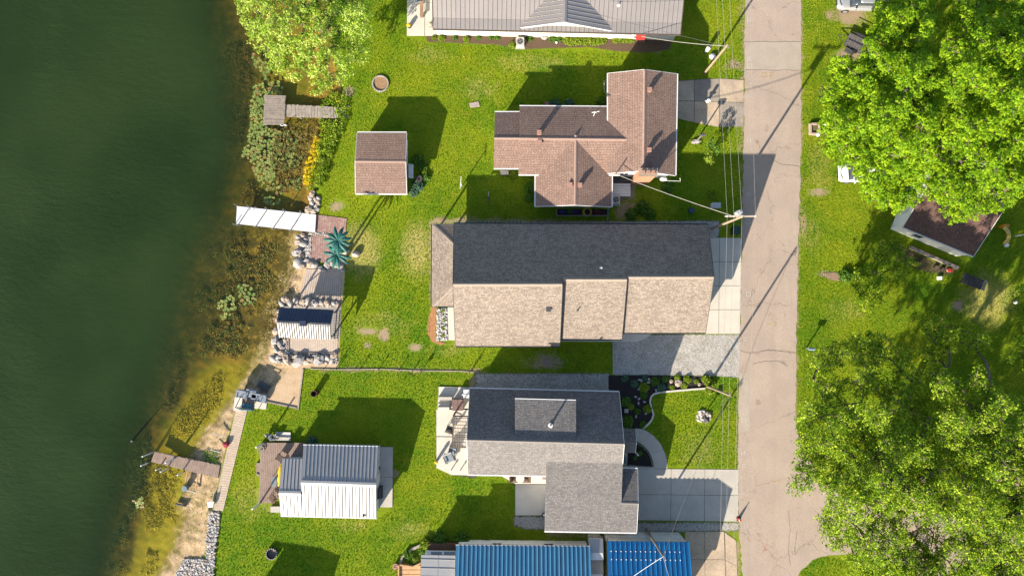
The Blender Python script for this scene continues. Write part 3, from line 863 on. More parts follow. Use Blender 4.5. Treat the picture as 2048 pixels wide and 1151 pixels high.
RIB_SHADE = M('dark rib shade underlay', (.10, .10, .10), (.08, .08, .08), rough=.9)  # dark deck colour in the panel gaps stands in for rib shadow lines
def metal_slope(root, e0, e1, r0, r1, n, m, rib=.045, w=.05, t=.08, clip=None):
    """standing seam slope: every panel is an object with its own seam"""
    e0, e1, r0, r1 = map(Vector, (e0, e1, r0, r1))
    nrm = (e1 - e0).cross(r0 - e0).normalized()
    if nrm.z < 0: nrm = -nrm
    MB().slab([p - nrm * .022 for p in (e0, e1, r1, r0)], t).build('roof_deck', RIB_SHADE, root)
    L = (e1 - e0).length
    dw = w / L
    for i in range(n):
        u0 = i / n; u1 = (i + 1) / n
        prof = [(u0 + dw * .45, 0), (u1 - dw * 1.4, 0), (u1 - dw, rib), (u1 - dw * .3, rib), (u1, 0)]
        lo = [e0.lerp(e1, u) + nrm * h for u, h in prof]
        hi = [r0.lerp(r1, u) + nrm * h for u, h in prof]
        b = MB()
        k = len(prof)
        b.add(lo + hi, [(j, j + 1, k + j + 1, k + j) for j in range(k - 1)] + [(1, 2, 3, 4), (k + 4, k + 3, k + 2, k + 1)])
        b.build('metal_panel', m, root)

def wall_of(root, A0, A1, R0, R1, B0, B1, m, ov=.35, gov=.3, t=.13, base=0.0, name='wall'):
    A0, A1, R0, R1, B0, B1 = map(Vector, (A0, A1, R0, R1, B0, B1))
    def inset(P, Q, d): return P + (Q - P).normalized() * d
    def lerpz(E, Rg, d):
        h = Vector((Rg.x - E.x, Rg.y - E.y, 0)).length
        return (Rg.z - E.z) / max(h, .1) * d
    def corner(E, E2, Rg):
        p = inset(E, E2, gov)
        q = Vector((Rg.x - E.x, Rg.y - E.y, 0)).normalized() * ov
        return Vector((p.x + q.x, p.y + q.y, E.z + lerpz(E, Rg, ov) - t))
    a0 = corner(A0, A1, R0); a1 = corner(A1, A0, R1); b0 = corner(B0, B1, R0); b1 = corner(B1, B0, R1)
    r0 = inset(R0, R1, gov) - Vector((0, 0, t)); r1 = inset(R1, R0, gov) - Vector((0, 0, t))
    dn = lambda p: Vector((p.x, p.y, base))
    V = [dn(a0), a0, r0, b0, dn(b0), dn(a1), a1, r1, b1, dn(b1)]
    MB().add(V, [(0, 1, 2, 3, 4), (9, 8, 7, 6, 5), (0, 5, 6, 1), (3, 8, 9, 4)]).build(name, m, root)
    return dict(a=(dn(a0), dn(a1)), b=(dn(b0), dn(b1)), l=(dn(a0), dn(b0)), r=(dn(a1), dn(b1)), c=(dn(a0) + dn(a1) + dn(b0) + dn(b1)) / 4, za=a0.z, zb=b0.z)

def gable(root, A0, A1, R0, R1, B0, B1, mroof, mwall=None, ov=.35, gov=.3, t=.11, gutters=True, fascia=True, trim=None, base=0.0, cap=True, capm=None):
    trim = trim or TRIM
    A0, A1, R0, R1, B0, B1 = map(Vector, (A0, A1, R0, R1, B0, B1))
    roof_slope(root, [A0, A1, R1, R0], mroof, t)
    roof_slope(root, [B1, B0, R0, R1], mroof, t)
    pitch = (R0.z - A0.z) / max(.1, Vector((R0.x - A0.x, R0.y - A0.y, 0)).dot(Vector((-(R1 - R0).y, (R1 - R0).x, 0)).normalized()).__abs__())
    if cap: ridge_cap(root, R0, R1, capm or mroof, pitch=pitch)
    if gutters:
        for E0, E1, Rg in ((A0, A1, R0), (B0, B1, R0)):
            q = Vector((E0.x - Rg.x, E0.y - Rg.y, 0)); d = (E1 - E0).normalized(); q = (q - d * q.dot(d)).normalized() * .06
            MB().beam(E0 + q - Vector((0, 0, .07)), E1 + q - Vector((0, 0, .07)), .11, .11).build('gutter', trim, root)
    if fascia:
        for E, Rg, other in ((A0, R0, A1), (B0, R0, B1), (A1, R1, A0), (B1, R1, B0)):
            o = (E - other).normalized() * .022
            MB().beam(E + o - Vector((0, 0, .085)), Rg + o - Vector((0, 0, .085)), .04, .17).build('fascia', trim, root)
    if mwall is not None:
        return wall_of(root, A0, A1, R0, R1, B0, B1, mwall, ov, gov, t + .02, base)

def window(root, w, side, t, z=1.5, ww=.9, hh=1.1, frame=None, panes=2, name='window', out=None):
    p0, p1 = w[side]
    d = (p1 - p0).normalized()
    n = Vector((-d.y, d.x, 0))
    c = p0.lerp(p1, t)
    if (c - w['c']).dot(n) < 0: n = -n
    c = c + Vector((0, 0, z))
    b = MB(); fw = .07
    for sx in (-1, 1): b.beam(c + d * sx * (ww / 2) + n * .02 - Vector((0, 0, hh / 2 + .04)), c + d * sx * (ww / 2) + n * .02 + Vector((0, 0, hh / 2 + .04)), fw, .07, up=n)
    for sz in (-1, 1): b.beam(c - d * (ww / 2 - .035) + n * .021 + Vector((0, 0, sz * hh / 2)), c + d * (ww / 2 - .035) + n * .021 + Vector((0, 0, sz * hh / 2)), .075, fw)
    f = b.build(name, frame or TRIM, root)
    for k in range(panes):
        u0 = -ww / 2 + ww * k / panes + .03; u1 = -ww / 2 + ww * (k + 1) / panes - .03
        b = MB(); b.beam(c + d * u0 + n * .015, c + d * u1 + n * .015, .03, hh - .06)
        b.build('pane', GLASS, f)
    return f

def door(root, w, side, t, m=None, ww=.95, hh=2.05):
    p0, p1 = w[side]
    d = (p1 - p0).normalized(); n = Vector((-d.y, d.x, 0)); c = p0.lerp(p1, t)
    if (c - w['c']).dot(n) < 0: n = -n
    c = c + Vector((0, 0, hh / 2 + .12))
    o = MB().beam(c - d * ww / 2 + n * .02, c + d * ww / 2 + n * .02, .06, hh).build('door', m or WHITE, root)
    MB().ball(c + d * (ww / 2 - .1) + n * .08, .04, seg=6, rings=4).build('handle', GREYM, o)
    return o

def garage_door(root, w, side, t, ww=4.8, hh=2.2, m=None, rows=4):
    p0, p1 = w[side]
    d = (p1 - p0).normalized(); n = Vector((-d.y, d.x, 0)); c = p0.lerp(p1, t)
    if (c - w['c']).dot(n) < 0: n = -n
    o = MB().beam(c - d * ww / 2 + n * .01 + Vector((0, 0, hh / 2)), c + d * ww / 2 + n * .01 + Vector((0, 0, hh / 2)), .04, hh).build('garage_door', m or WHITE, root)
    for k in range(rows):
        z = hh * (k + .5) / rows
        MB().beam(c - d * (ww / 2 - .06) + n * .04 + Vector((0, 0, z)), c + d * (ww / 2 - .06) + n * .04 + Vector((0, 0, z)), .04, hh / rows - .05).build('panel', m or WHITE, o)

def vent_box(root, p, w=.42, h=.28, m=None, name='roof_vent'):
    MB().box(Vector(p) + Vector((0, 0, h / 2 - .08)), (w, w, h + .1)).box(Vector(p) + Vector((0, 0, h)), (w + .1, w + .1, .05)).build(name, m or TERRA, root)
def pipe(root, p, r=.06, h=.5, m=None, name='vent_pipe'):
    MB().cyl(Vector(p) - Vector((0, 0, .15)), r, h + .15, 10).cyl(Vector(p) - Vector((0, 0, .02)), r * 2.2, .06, 10).build(name, m or WHITE, root)

# ---- long house with tan shingle roof, three stepped sections
hc = thing('long_house', 'long ranch house with three stepped tan shingle roof sections in the middle', 'house', at(1150, 570))
NA, NB_ = at(908, 447, 3.0), at(1416, 449, 3.0)
NPL = (NA, NB_, at(906, 568, 7.2))
def sect(x0e, x1e, xr0, xr1, yr, ys, xs0, xs1, left, right):
    ze = 3.0
    A0, A1 = at(x0e, 447 + (x0e - 910) * .004, ze), at(x1e, 447 + (x1e - 910) * .004, ze)
    R0, R1 = on_plane(xr0, yr, *NPL), on_plane(xr1, yr, *NPL)
    B0, B1 = at(xs0, ys, ze), at(xs1, ys, ze)
    roof_slope(hc, [B1, B0, R0, R1], SH_TAN)
    ridge_cap(hc, R0 + Vector((.02, 0, .04)), R1 + Vector((-.02, 0, .04)), SH_TAN, w=.2, h=.05, name='ridge_vent', pitch=.7)
    MB().beam(B0 + Vector((0, -.06, -.07)), B1 + Vector((0, -.06, -.07)), .11, .11).build('gutter', BLACKM, hc)
    for ok, E, Rg, s in ((1, B0, R0, -1), (1, B1, R1, 1), (left, A0, R0, -1), (right, A1, R1, 1)):
        if ok: MB().beam(E + Vector((s * .022, 0, -.085)), Rg + Vector((s * .022, 0, -.085)), .04, .17).build('fascia', BLACKM, hc)
    return A0, A1, R0, R1, wall_of(hc, A0, A1, R0, R1, B0, B1, SID_G, .35, .3)
a_1 = sect(908, 1119, 906, 1125, 568, 691.5, 911, 1119.5, True, False)
a_2 = sect(1119, 1243, 1125, 1254, 558.5, 678, 1119, 1243.5, False, False)
a_3 = sect(1243, 1416, 1254, 1428, 553.5, 665, 1241, 1411, False, True)
w1, w2, w3 = a_1[4], a_2[4], a_3[4]
roof_slope(hc, [a_1[0], a_3[1], a_3[3], a_3[2], a_2[3], a_2[2], a_1[3], a_1[2]], SH_TAN)
MB().beam(a_1[0] + Vector((0, .06, -.07)), a_3[1] + Vector((0, .06, -.07)), .11, .11).build('gutter', BLACKM, hc)
DARKSH = M('dark roof edge metal', (.045, .045, .05), rough=.5)
garage_door(hc, w3, 'r', .5)
door(hc, w2, 'b', .3)
window(hc, w1, 'b', .25); window(hc, w1, 'b', .7); window(hc, w1, 'l', .75, ww=1.6); window(hc, w1, 'l', .3, ww=1.6)
window(hc, w1, 'a', .3, hh=.8); window(hc, w2, 'a', .5, hh=.8); window(hc, w3, 'a', .5, hh=.8)
# hipped porch roof on the lake end
zl, zh = 2.8, 3.75
pw, ps, pa, pb = at(864, 448, zl), at(863, 612, zl), at(911, 491, zh), at(911, 569, zh)
roof_slope(hc, [pw, ps, pb, pa], SH_TAN, name='porch_roof')
roof_slope(hc, [at(914, 448, zl), pw, pa, at(915, 491, zh)], SH_TAN, name='porch_roof')
roof_slope(hc, [ps, at(914, 612, zl), at(915, 569, zh), pb], SH_TAN, name='porch_roof')
for a, b in ((pw, pa), (ps, pb)): ridge_cap(hc, a + Vector((.1, 0, 0)), b, SH_TAN, w=.14, h=.02, drop=.04, name='hip_cap')
MB().beam(pw + Vector((-.05, .05, -.08)), ps + Vector((-.05, -.05, -.08)), .08, .14).build('gutter', BLACKM, hc)
MB().beam(ps + Vector((0, -.05, -.08)), at(908, 612, zl) + Vector((0, -.05, -.08)), .08, .14).build('gutter', BLACKM, hc)
for x, y in ((868, 453), (868, 606), (868, 505), (868, 555)):
    p = at(x, y, 0); MB().beam(at(x, y, 2.62) - Vector((0, 0, 2.6)) + Vector((.1, 0, 0)), at(x, y, 2.62) + Vector((.1, 0, 0)), .15, .15).build('post', WHITE, hc)
MB().slab(pts([(868, 453), (912, 453), (912, 606), (868, 606)], .15), .3).build('porch_floor', CONC_W, hc)
SA, SB, SC = a_1[2], a_1[3], at(1119, 691.5, 3)
vent_box(hc, on_plane(1097, 618, SA, SB, SC), .36, .16, DARKG)
S2 = (a_2[2], a_2[3], at(1243, 678, 3))
pipe(hc, on_plane(1155, 620, *S2), .05, .45, DARKG)
N3 = NPL
pipe(hc, on_plane(1202, 536, *N3), .08, .35, WHITE)
# step and stone bed at the lake end
stp = field('porch_step', [(895, 614), (916, 614), (916, 680), (897, 680)], .12, CONC_W)

# ---- brown roofed house with three wings
hb = thing('brown_roof_house', 'rambling white house with brown shingle roofs and an orange brick chimney', 'house', at(1180, 280))
E_ = gable(hb, at(1216, 346.5, 3.2), at(1216, 147, 3.2), at(1287.5, 341, 4.7), at(1289.5, 139.5, 4.7), at(1350.5, 350.5, 3.2), at(1354, 148, 3.2), SH_BROWN, SID_W, gutters=False)
MB().beam(at(1215, 243, 3.13), at(1215, 147, 3.13), .11, .11).build('gutter', TRIM, hb)
MB().beam(at(1351.5, 350.5, 3.13), at(1355, 148, 3.13), .11, .11).build('gutter', TRIM, hb)
M_ = gable(hb, at(1039, 212.5, 2.55), at(1240, 214, 2.55), at(1039, 276, 4.0), at(1275, 278.5, 4.0), at(1037, 348.5, 2.55), at(1240, 349, 2.55), SH_BROWN, SID_W, fascia=False)
# lower west end
W_ = gable(hb, at(989.5, 224.5, 2.5), at(1045, 224.5, 2.5), at(988.5, 275.5, 3.75), at(1045, 275.8, 3.75), at(987.5, 336, 2.5), at(1045, 336, 2.5), SH_BROWN, SID_W, fascia=False)
S_ = gable(hb, at(1071, 412.5, 2.4), at(1071.5, 330, 2.4), at(1150.5, 409.5, 3.95), at(1152, 270, 3.95), at(1223, 413.5, 2.4), at(1223.5, 330, 2.4), SH_BROWN, SID_W)
for k, (s, t) in enumerate((('a', .3), ('a', .7))):
    window(hb, M_, s, t, 1.4, hh=.9); window(hb, M_, s, t - .12, 1.4, hh=.9)
window(hb, E_, 'l', .25, 1.6); window(hb, E_, 'r', .3, 1.6); window(hb, E_, 'r', .7, 1.6); window(hb, E_, 'b', .5, 1.6); window(hb, E_, 'a', .5, 1.6)
window(hb, S_, 'l', .3, 1.35, hh=.9); window(hb, S_, 'l', .7, 1.35, hh=.9); window(hb, W_, 'l', .5, 1.4, hh=.9); door(hb, W_, 'b', .6)
garage_door(hb, E_, 'b', .65, ww=2.7)
PEn = (at(1216, 147, 3.2), at(1289.5, 139.5, 4.7), at(1287.5, 341, 4.7))
PEe = (at(1354, 148, 3.2), at(1289.5, 139.5, 4.7), at(1287.5, 341, 4.7))
PMn = (at(1039, 212.5, 2.55), at(1039, 276, 4.0), at(1275, 278.5, 4.0))
PMs = (at(1037, 348.5, 2.55), at(1039, 276, 4.0), at(1275, 278.5, 4.0))
PSw = (at(1071, 412.5, 2.4), at(1150.5, 409.5, 3.95), at(1152, 270, 3.95))
PSe = (at(1223, 413.5, 2.4), at(1150.5, 409.5, 3.95), at(1152, 270, 3.95))
for x, y, pl, h in ((1078, 267, PMn, .5), (1079, 285, PMs, .22), (1298, 181, PEe, .35), (1297, 301, PEe, .35), (1140, 370, PSw, .25), (1159, 371, PSe, .35)):
    vent_box(hb, on_plane(x, y, *pl), .33, h)
# white antenna mast on the north slope
p = on_plane(1187, 232, *PMn)
MB().tube([p, p + Vector((0, 0, 1.3))], .035).tube([p + Vector((-.3, 0, 1.25)), p + Vector((.4, .1, 1.3))], .04).box(p + Vector((0, 0, 1.28)), (.25, .1, .16)).build('roof_antenna', WHITE, hb)
# chimney against the south gable of the east wing
c0 = at(1297, 344, 5.4)
chim = MB().box((c0.x, c0.y, 2.6), (1.55, .62, 5.2)).build('chimney', BRICKO, hb)
MB().box((c0.x, c0.y, 5.27), (1.75, .78, .14)).build('chimney_cap', M('mortar cap', (.42, .31, .22), (.33, .25, .18), rough=.9), chim)
for k in (-.5, 0, .45): MB().box((c0.x + k, c0.y, 5.43), (.3, .32, .2)).build('flue', TERRA, chim)
# small white service mast on the eave
p = at(1231, 348, 3.3)
MB().tube([p, p + Vector((.25, .25, 1.35))], .05).build('service_mast', DARKG, hb)
MB().tube([at(1360, 356, 2.4), at(1361, 362, 2.2), at(1329, 361, 2.5)], .03).ball(at(1327, 358, 2.75), .42, (.9, .5, .9), 12, 6).build('satellite_dish', WHITE, hb)
# white bulkhead steps in the corner
bk = thing('cellar_door', 'white slatted cellar bulkhead door beside the brown roofed house', 'cellar door', at(1243, 378))
for k in range(5):
    y0 = 366.5 + k * 5.2
    MB().slab(pts([(1226, y0), (1261, y0 + .3), (1261, y0 + 5), (1226, y0 + 4.7)], .45 + .02 * k), .08).build('slat', WHITE, bk)
MB().slab(pts([(1227, 367), (1260, 367), (1260, 392), (1227, 392)], .36), .36).build('frame', WHITE, bk)
MB().slab(pts([(1223, 355), (1258, 355), (1258, 366), (1223, 366)], .3), .3).build('landing', M('dark step', (.12, .12, .11), rough=.9), bk)

# ---- story and a half grey house
hd = thing('grey_house', 'storey and a half house with grey shingle roof and a shed dormer', 'house', at(1090, 870))
D_ = gable(hd, at(940, 776.5, 3.0), at(1238, 783.5, 3.0), at(934, 879, 7.0), at(1248, 887, 7.0), at(936, 948, 3.0), at(1243, 953, 3.0), SH_GREY, SID_W, cap=True)
# shed dormer on the north slope
z0 = 5.9
dn0, dn1 = at(1030, 798, z0), at(1152, 801, z0)
ds0, ds1 = at(1030, 876, 6.72), at(1152, 878, 6.72)
roof_slope(hd, [dn0, dn1, ds1, ds0], SH_GREY, name='dormer_roof')
MB().beam(dn0 + Vector((0, .05, -.08)), dn1 + Vector((0, .05, -.08)), .1, .12).build('gutter', TRIM, hd)
i_ = Vector((.2, -.2, -.12)); j_ = Vector((-.2, -.2, -.12))
v = [dn0 + i_, dn1 + j_, ds1 + Vector((-.2, 0, -.12)), ds0 + Vector((.2, 0, -.12))]
V = v + [Vector((p.x, p.y, 3.3)) for p in v]
MB().add(V, [(0, 1, 5, 4), (1, 2, 6, 5), (3, 0, 4, 7)]).build('dormer_wall', SID_W, hd)
dw = dict(a=(Vector((v[0].x, v[0].y, 0)), Vector((v[1].x, v[1].y, 0))), c=(v[2] + v[3]) / 2 * 1.0)
dw['c'].z = 0
for t in (.25, .5, .75): window(hd, dw, 'a', t, 4.95, .8, .7)
pd = on_plane(1101, 850, dn0, dn1, ds1)
pipe(hd, pd, .1, .9, WHITE)
# lower front wing: one slope running south, small north slope over the garage end
ga, gb = at(1093, 906, 4.95), at(1246, 909, 4.95)
gs0, gs1 = at(1089, 1061, 2.75), at(1273, 1064, 2.75)
def lerp_z(px, py): return on_plane(px, py, ga, gs0, gs1)
roof_slope(hd, [gs0, lerp_z(1241, 1062.5), lerp_z(1246, 909), ga], SH_GREY, name='wing_roof')
roof_slope(hd, [lerp_z(1241.2, 1062.5), gs1, lerp_z(1276, 1006), lerp_z(1242.6, 1005)], SH_GREY, name='wing_roof')
rz = lerp_z(1276, 1006); rz0 = lerp_z(1242.6, 1005)
n1 = at(1275, 937, 2.55); n0 = at(1238, 936, 2.55)
roof_slope(hd, [n0, n1, rz + Vector((0, .01, 0)), rz0 + Vector((0, .01, 0))], SH_GREY, name='garage_roof')
ridge_cap(hd, rz0, rz, SH_GREY)
MB().beam(gs0 + Vector((0, -.06, -.07)), gs1 + Vector((0, -.06, -.07)), .12, .12).build('gutter', TRIM, hd)
MB().beam(n0 + Vector((0, .06, -.07)), n1 + Vector((0, .06, -.07)), .1, .12).build('gutter', TRIM, hd)
for a, b in ((gs1, rz), (n1, rz)): MB().beam(a + Vector((.025, 0, -.08)), b + Vector((.025, 0, -.08)), .04, .17).build('fascia', TRIM, hd)
# wing walls
def wallbox(root, P, m, name='wall'):
    n = len(P)
    V = list(P) + [Vector((p.x, p.y, 0)) for p in P]
    MB().add(V, [(i, (i + 1) % n, n + (i + 1) % n, n + i) for i in range(n)]).build(name, m, root)
q0 = gs0 + Vector((.35, .4, -.02)); q1 = gs1 + Vector((-.3, .4, -.02)); q2 = rz + Vector((-.3, 0, -.13)); q3 = n1 + Vector((-.3, -.35, -.04)); q4 = n0 + Vector((.1, -.35, -.04)); q5 = gb + Vector((-.4, -.2, -.2)); q6 = ga + Vector((.35, -.2, -.2))
wallbox(hd, [q0, q1, q2, q3, q4, q5, q6], SID_W)
gw = dict(r=(Vector((q1.x, q1.y, 0)), Vector((q3.x, q3.y, 0))), l=(Vector((q0.x, q0.y, 0)), Vector((q6.x, q6.y, 0))), b=(Vector((q0.x, q0.y, 0)), Vector((q1.x, q1.y, 0))), c=Vector(((q0.x + q3.x) / 2, (q0.y + q3.y) / 2, 0)))
garage_door(hd, gw, 'r', .5, ww=4.6)
window(hd, gw, 'b', .3, 1.5); window(hd, gw, 'b', .7, 1.5); door(hd, gw, 'l', .5)
window(hd, D_, 'a', .2, 1.6); window(hd, D_, 'a', .5, 1.6); window(hd, D_, 'a', .8, 1.6); window(hd, D_, 'l', .3, 1.5, ww=1.5); window(hd, D_, 'l', .7, 1.5, ww=1.5)
window(hd, D_, 'l', .5, 4.6, ww=1.2); window(hd, D_, 'r', .5, 4.6, ww=1.2); window(hd, D_, 'r', .25, 1.5)
# entry canopy
gable(hd, at(1246, 856, 2.6), at(1271, 857, 2.6), at(1247, 884, 3.25), at(1272.5, 885, 3.25), at(1247, 905, 2.6), at(1270, 904.5, 2.6), SH_GREY, None, gutters=False)
for y in (861, 900): MB().beam(at(1268, y, 0) * 1, at(1268, y, 0) + Vector((0, 0, 2.4)), .12, .12).build('post', WHITE, hd)
door(hd, D_, 'r', .62, M('dark green door', (.05, .09, .08), rough=.5))

# ---- lakeside cabin with white metal roof
he = thing('cabin', 'small cabin with pale ribbed metal roof beside the brown deck', 'cabin', at(680, 960))
a0, a1, r0, r1, b0, b1 = at(606.5, 890, 2.3), at(756, 893.5, 2.3), at(602, 964, 3.4), at(752.5, 969, 3.4), at(561, 1030.5, 2.1), at(753, 1035, 2.25)
metal_slope(he, a0, a1, r0, r1, 20, MET_WHITE)
b0m = at(604, 1031.4, 2.12)
metal_slope(he, b0m, b1, r0, r1, 22, MET_WHITE, rib=.04, w=.13)
ridge_cap(he, r0, r1, MET_WHITE, w=.22, h=.05, drop=.05)
# lower west end
wa0, wa1, wr0, wr1 = at(564, 916.5, 2.3), at(605, 916.5, 2.3), at(557.5, 985, 3.1), at(602, 986, 3.1)
metal_slope(he, wa0, wa1, wr0, wr1, 6, MET_WHITE)
metal_slope(he, b0, b0m, wr0, wr1, 6, MET_WHITE, rib=.04, w=.13)
ridge_cap(he, wr0, wr1, MET_WHITE, w=.22, h=.05, drop=.05)
E1w = wall_of(he, a0, a1, r0, r1, b0m, b1, SID_G, .25, .2)
E2w = wall_of(he, wa0, wa1, wr0, wr1, b0, b0m, SID_G, .25, .2)
for p, q in ((a0, a1), (b0, b1)):
    d = (q - p).normalized(); n = Vector((-d.y, d.x, 0)) * (.05 if p is a0 else -.05)
    MB().beam(p + n - Vector((0, 0, .07)), q + n - Vector((0, 0, .07)), .09, .11).build('gutter', TRIM, he)
window(he, E1w, 'a', .3, 1.2, 1.0, .8); window(he, E1w, 'a', .7, 1.2, 1.0, .8); window(he, E1w, 'b', .5, 1.2, 1.2, .8); door(he, E1w, 'r', .5, hh=1.85); window(he, E2w, 'l', .3, 1.2, .9, .9); door(he, E2w, 'l', .65, hh=1.8)
pp = on_plane(727, 1031, b0m, b1, r1)
MB().box(pp + Vector((0, 0, .1)), (.15, .12, .2)).box(pp + Vector((.18, .1, .08)), (.12, .1, .16)).build('roof_vent', DARKG, he)

# ---- small shed with brown roof
hf = thing('garden_shed', 'square white shed with brown shingle roof on the lawn near the lily pads', 'shed', at(765, 325))
F_w = gable(hf, at(714.5, 265.5, 2.2), at(813, 265.5, 2.2), at(710.5, 322, 3.05), at(811, 323, 3.05), at(711, 386.5, 2.2), at(813, 387, 2.2), SH_BROWN, SID_W, ov=.25, gov=.2)
window(hf, F_w, 'r', .35, 1.3, .6, .8); window(hf, F_w, 'r', .65, 1.3, .6, .8); door(hf, F_w, 'r', .5, ww=.7, hh=1.8); window(hf, F_w, 'l', .5, 1.3); window(hf, F_w, 'b', .5, 1.3)

# ---- house with taupe metal roof at the top of the frame
ha = thing('metal_roof_house', 'cream house with grey standing seam metal roof at the top edge', 'house', at(1115, 20))
e0, e1 = at(866, 57.5, 2.65), at(1360.5, 68.5, 2.65)
du = (e1 - e0).normalized(); nn_ = Vector((-du.y, du.x, 0))
k0, k1 = e0 + nn_ * .95 + Vector((0, 0, .27)), e1 + nn_ * .95 + Vector((0, 0, .27))
rg0, rg1 = e0 + nn_ * 5.2 + Vector((0, 0, 2.1)), e1 + nn_ * 5.2 + Vector((0, 0, 2.1))
bk0, bk1 = e0 + nn_ * 10.4, e1 + nn_ * 10.4
npan = 54
metal_slope(ha, e0, e1, k0, k1, npan, MET_GREY, rib=.035)
lift = Vector((0, 0, .035))
metal_slope(ha, k0 + lift, k1 + lift, rg0, rg1, npan, MET_GREY, rib=.035)
roof_slope(ha, [bk1, bk0, rg0, rg1], MET_GREY)
ridge_cap(ha, rg0, rg1, MET_GREY, w=.2, h=.05)
A_w = wall_of(ha, e0, e1, rg0, rg1, bk0, bk1, SID_C, .4, .1)
MB().beam(e0 - nn_ * .06 - Vector((0, 0, .07)), e1 - nn_ * .06 - Vector((0, 0, .07)), .11, .12).build('gutter', M('brown gutter', (.13, .10, .085), rough=.5), ha)
for e, k, r, s in ((e0, k0, rg0, -1), (e1, k1, rg1, 1)):
    MB().beam(e + du * s * .03 - Vector((0, 0, .09)), r + du * s * .03 - Vector((0, 0, .09)), .05, .18).build('fascia', M('brown gutter', (.13, .10, .085)), ha)
# front gable
gl_, gr_, gp = at(1040, 55.5, 2.7), at(1225.5, 61.5, 2.7), at(1129.3, 44, 4.45)
back = nn_ * 4.6
metal_slope(ha, gl_ + back, gl_, gp + back, gp, 11, MET_GREY, rib=.035)
metal_slope(ha, gr_, gr_ + back, gp, gp + back, 11, MET_GREY, rib=.035)
ridge_cap(ha, gp, gp + back, MET_GREY, w=.2, h=.05)
fz = nn_ * .28
G1, G2, GP = gl_ + fz + du * .3, gr_ + fz - du * .3, gp + fz
V = [Vector((G1.x, G1.y, 0)), Vector((G2.x, G2.y, 0)), G2 - Vector((0, 0, .03)), GP - Vector((0, 0, .13)), G1 - Vector((0, 0, .03))]
V2 = [p + nn_ * 1.2 for p in V]
MB().add(V + V2, [(0, 1, 2, 3, 4), (9, 8, 7, 6, 5), (1, 0, 5, 6), (2, 1, 6, 7), (3, 2, 7, 8), (4, 3, 8, 9), (0, 4, 9, 5)]).build('gable_wall', SID_LG, ha)
for a, b in ((gl_, gp), (gr_, gp)): MB().beam(a - nn_ * .03 - Vector((0, 0, .1)), b - nn_ * .03 - Vector((0, 0, .1)), .05, .2).build('fascia', TRIM, ha)
aw = dict(b=(V[0], V[1]), c=(V[0] + V[1]) / 2 + nn_ * 3)
window(ha, aw, 'b', .165, 2.0, 1.2, .8, panes=4); window(ha, aw, 'b', .71, 2.0, .8, .6)
MB().box((at(1144, 62, 1.4) + Vector((0, .12, 0))), (.35, .3, .7)).build('electric_meter', GREYM, ha)
lw = dict(a=A_w['a'], c=A_w['c'])
for t in (.1, .16, .23, .29): window(ha, lw, 'a', t, 1.75, 1.2, .9)
for t in (.80, .94): window(ha, lw, 'a', t, 1.6, .8, .8)
# red awning over a side door, brick steps
AWN = M('red canvas awning', (.42, .03, .02), (.34, .025, .02), rough=.8)
x0, x1 = at(1272.5, 69, 2.3), at(1290.5, 69.3, 2.3)
MB().slab([x0, x1, x1 - nn_ * .42 - Vector((0, 0, .3)), x0 - nn_ * .42 - Vector((0, 0, .3))], .06).build('awning', AWN, ha)
door(ha, lw, 'a', .845)
stp = thing('entry_steps', 'brown brick entry steps under the red awning', 'steps', at(1282, 82))
for k in range(3):
    MB().box(at(1282, 76 + 3.3 * k, .32 - .11 * k) - Vector((0, 0, .16)), (.85, .34 , .3)).build('step', M('brown brick step', (.25, .14, .10), (.19, .11, .085), scale=4, rough=.9), stp)
pr = on_plane(1237, 11, k0, k1, rg1)
pipe(ha, pr, .08, .35, WHITE)

# ---- blue roofed house and porch at the bottom edge
hg = thing('blue_roof_house', 'long house with light blue ribbed metal roof at the bottom edge', 'house', at(1045, 1130))
e0, e1 = at(911.5, 1090.5, 2.75), at(1181, 1093, 2.75)
du2 = (e1 - e0).normalized(); nn2 = Vector((du2.y, -du2.x, 0))
r0_, r1_ = e0 + nn2 * 4.3 + Vector((0, 0, 1.5)), e1 + nn2 * 4.3 + Vector((0, 0, 1.5))
metal_slope(hg, e0, e1, r0_, r1_, 31, MET_BLUE, rib=.06, w=.09)
roof_slope(hg, [e0 + nn2 * 8.6, e1 + nn2 * 8.6, r1_, r0_], MET_BLUE)
ridge_cap(hg, r0_, r1_, MET_BLUE, w=.2, h=.06)
G_w = wall_of(hg, e0, e1, r0_, r1_, e0 + nn2 * 8.6, e1 + nn2 * 8.6, SID_W, .3, .15)
MB().beam(e0 - nn2 * .07 - Vector((0, 0, .06)), e1 - nn2 * .07 - Vector((0, 0, .06)), .13, .1).build('gutter', GREYM, hg)
MB().slab([at(917, 1087, .9) , at(1176, 1089, .9), at(1178, 1098, .9), at(917, 1098, .9)], .9).build('ledge', M('grey painted ledge', (.40, .42, .42), rough=.7), hg)
for t in (.3, .7): window(hg, G_w, 'a', t, 1.6)
# white porch roof with skylit edge
p0, p1 = at(842, 1108.5, 2.65), at(911, 1110, 2.65)
metal_slope(hg, p0, p1, p0 + nn2 * 4 + Vector((0, 0, .5)), p1 + nn2 * 4 + Vector((0, 0, .5)), 2, MET_WHITE, rib=.02)
for k in range(5):
    t = k / 5 + .1
    a_ = p0 + nn2 * 4 * t + Vector((0, 0, .5 * t + .03)); b_ = p1 + nn2 * 4 * t + Vector((0, 0, .5 * t + .03))
    MB().beam(a_, b_, .05, .03).build('roof_seam', MET_WHITE, hg)
Pw = [p0 + Vector((.25, -.25, -.05)), p1 + Vector((0, -.25, -.05)), p1 + nn2 * 4 + Vector((0, 0, .4)), p0 + nn2 * 4 + Vector((.25, 0, .4))]
wallbox(hg, Pw, SID_W, 'porch_wall')
pwd = dict(a=(Vector((Pw[0].x, Pw[0].y, 0)), Vector((Pw[1].x, Pw[1].y, 0))), c=(Pw[2] + Pw[3]) / 2)
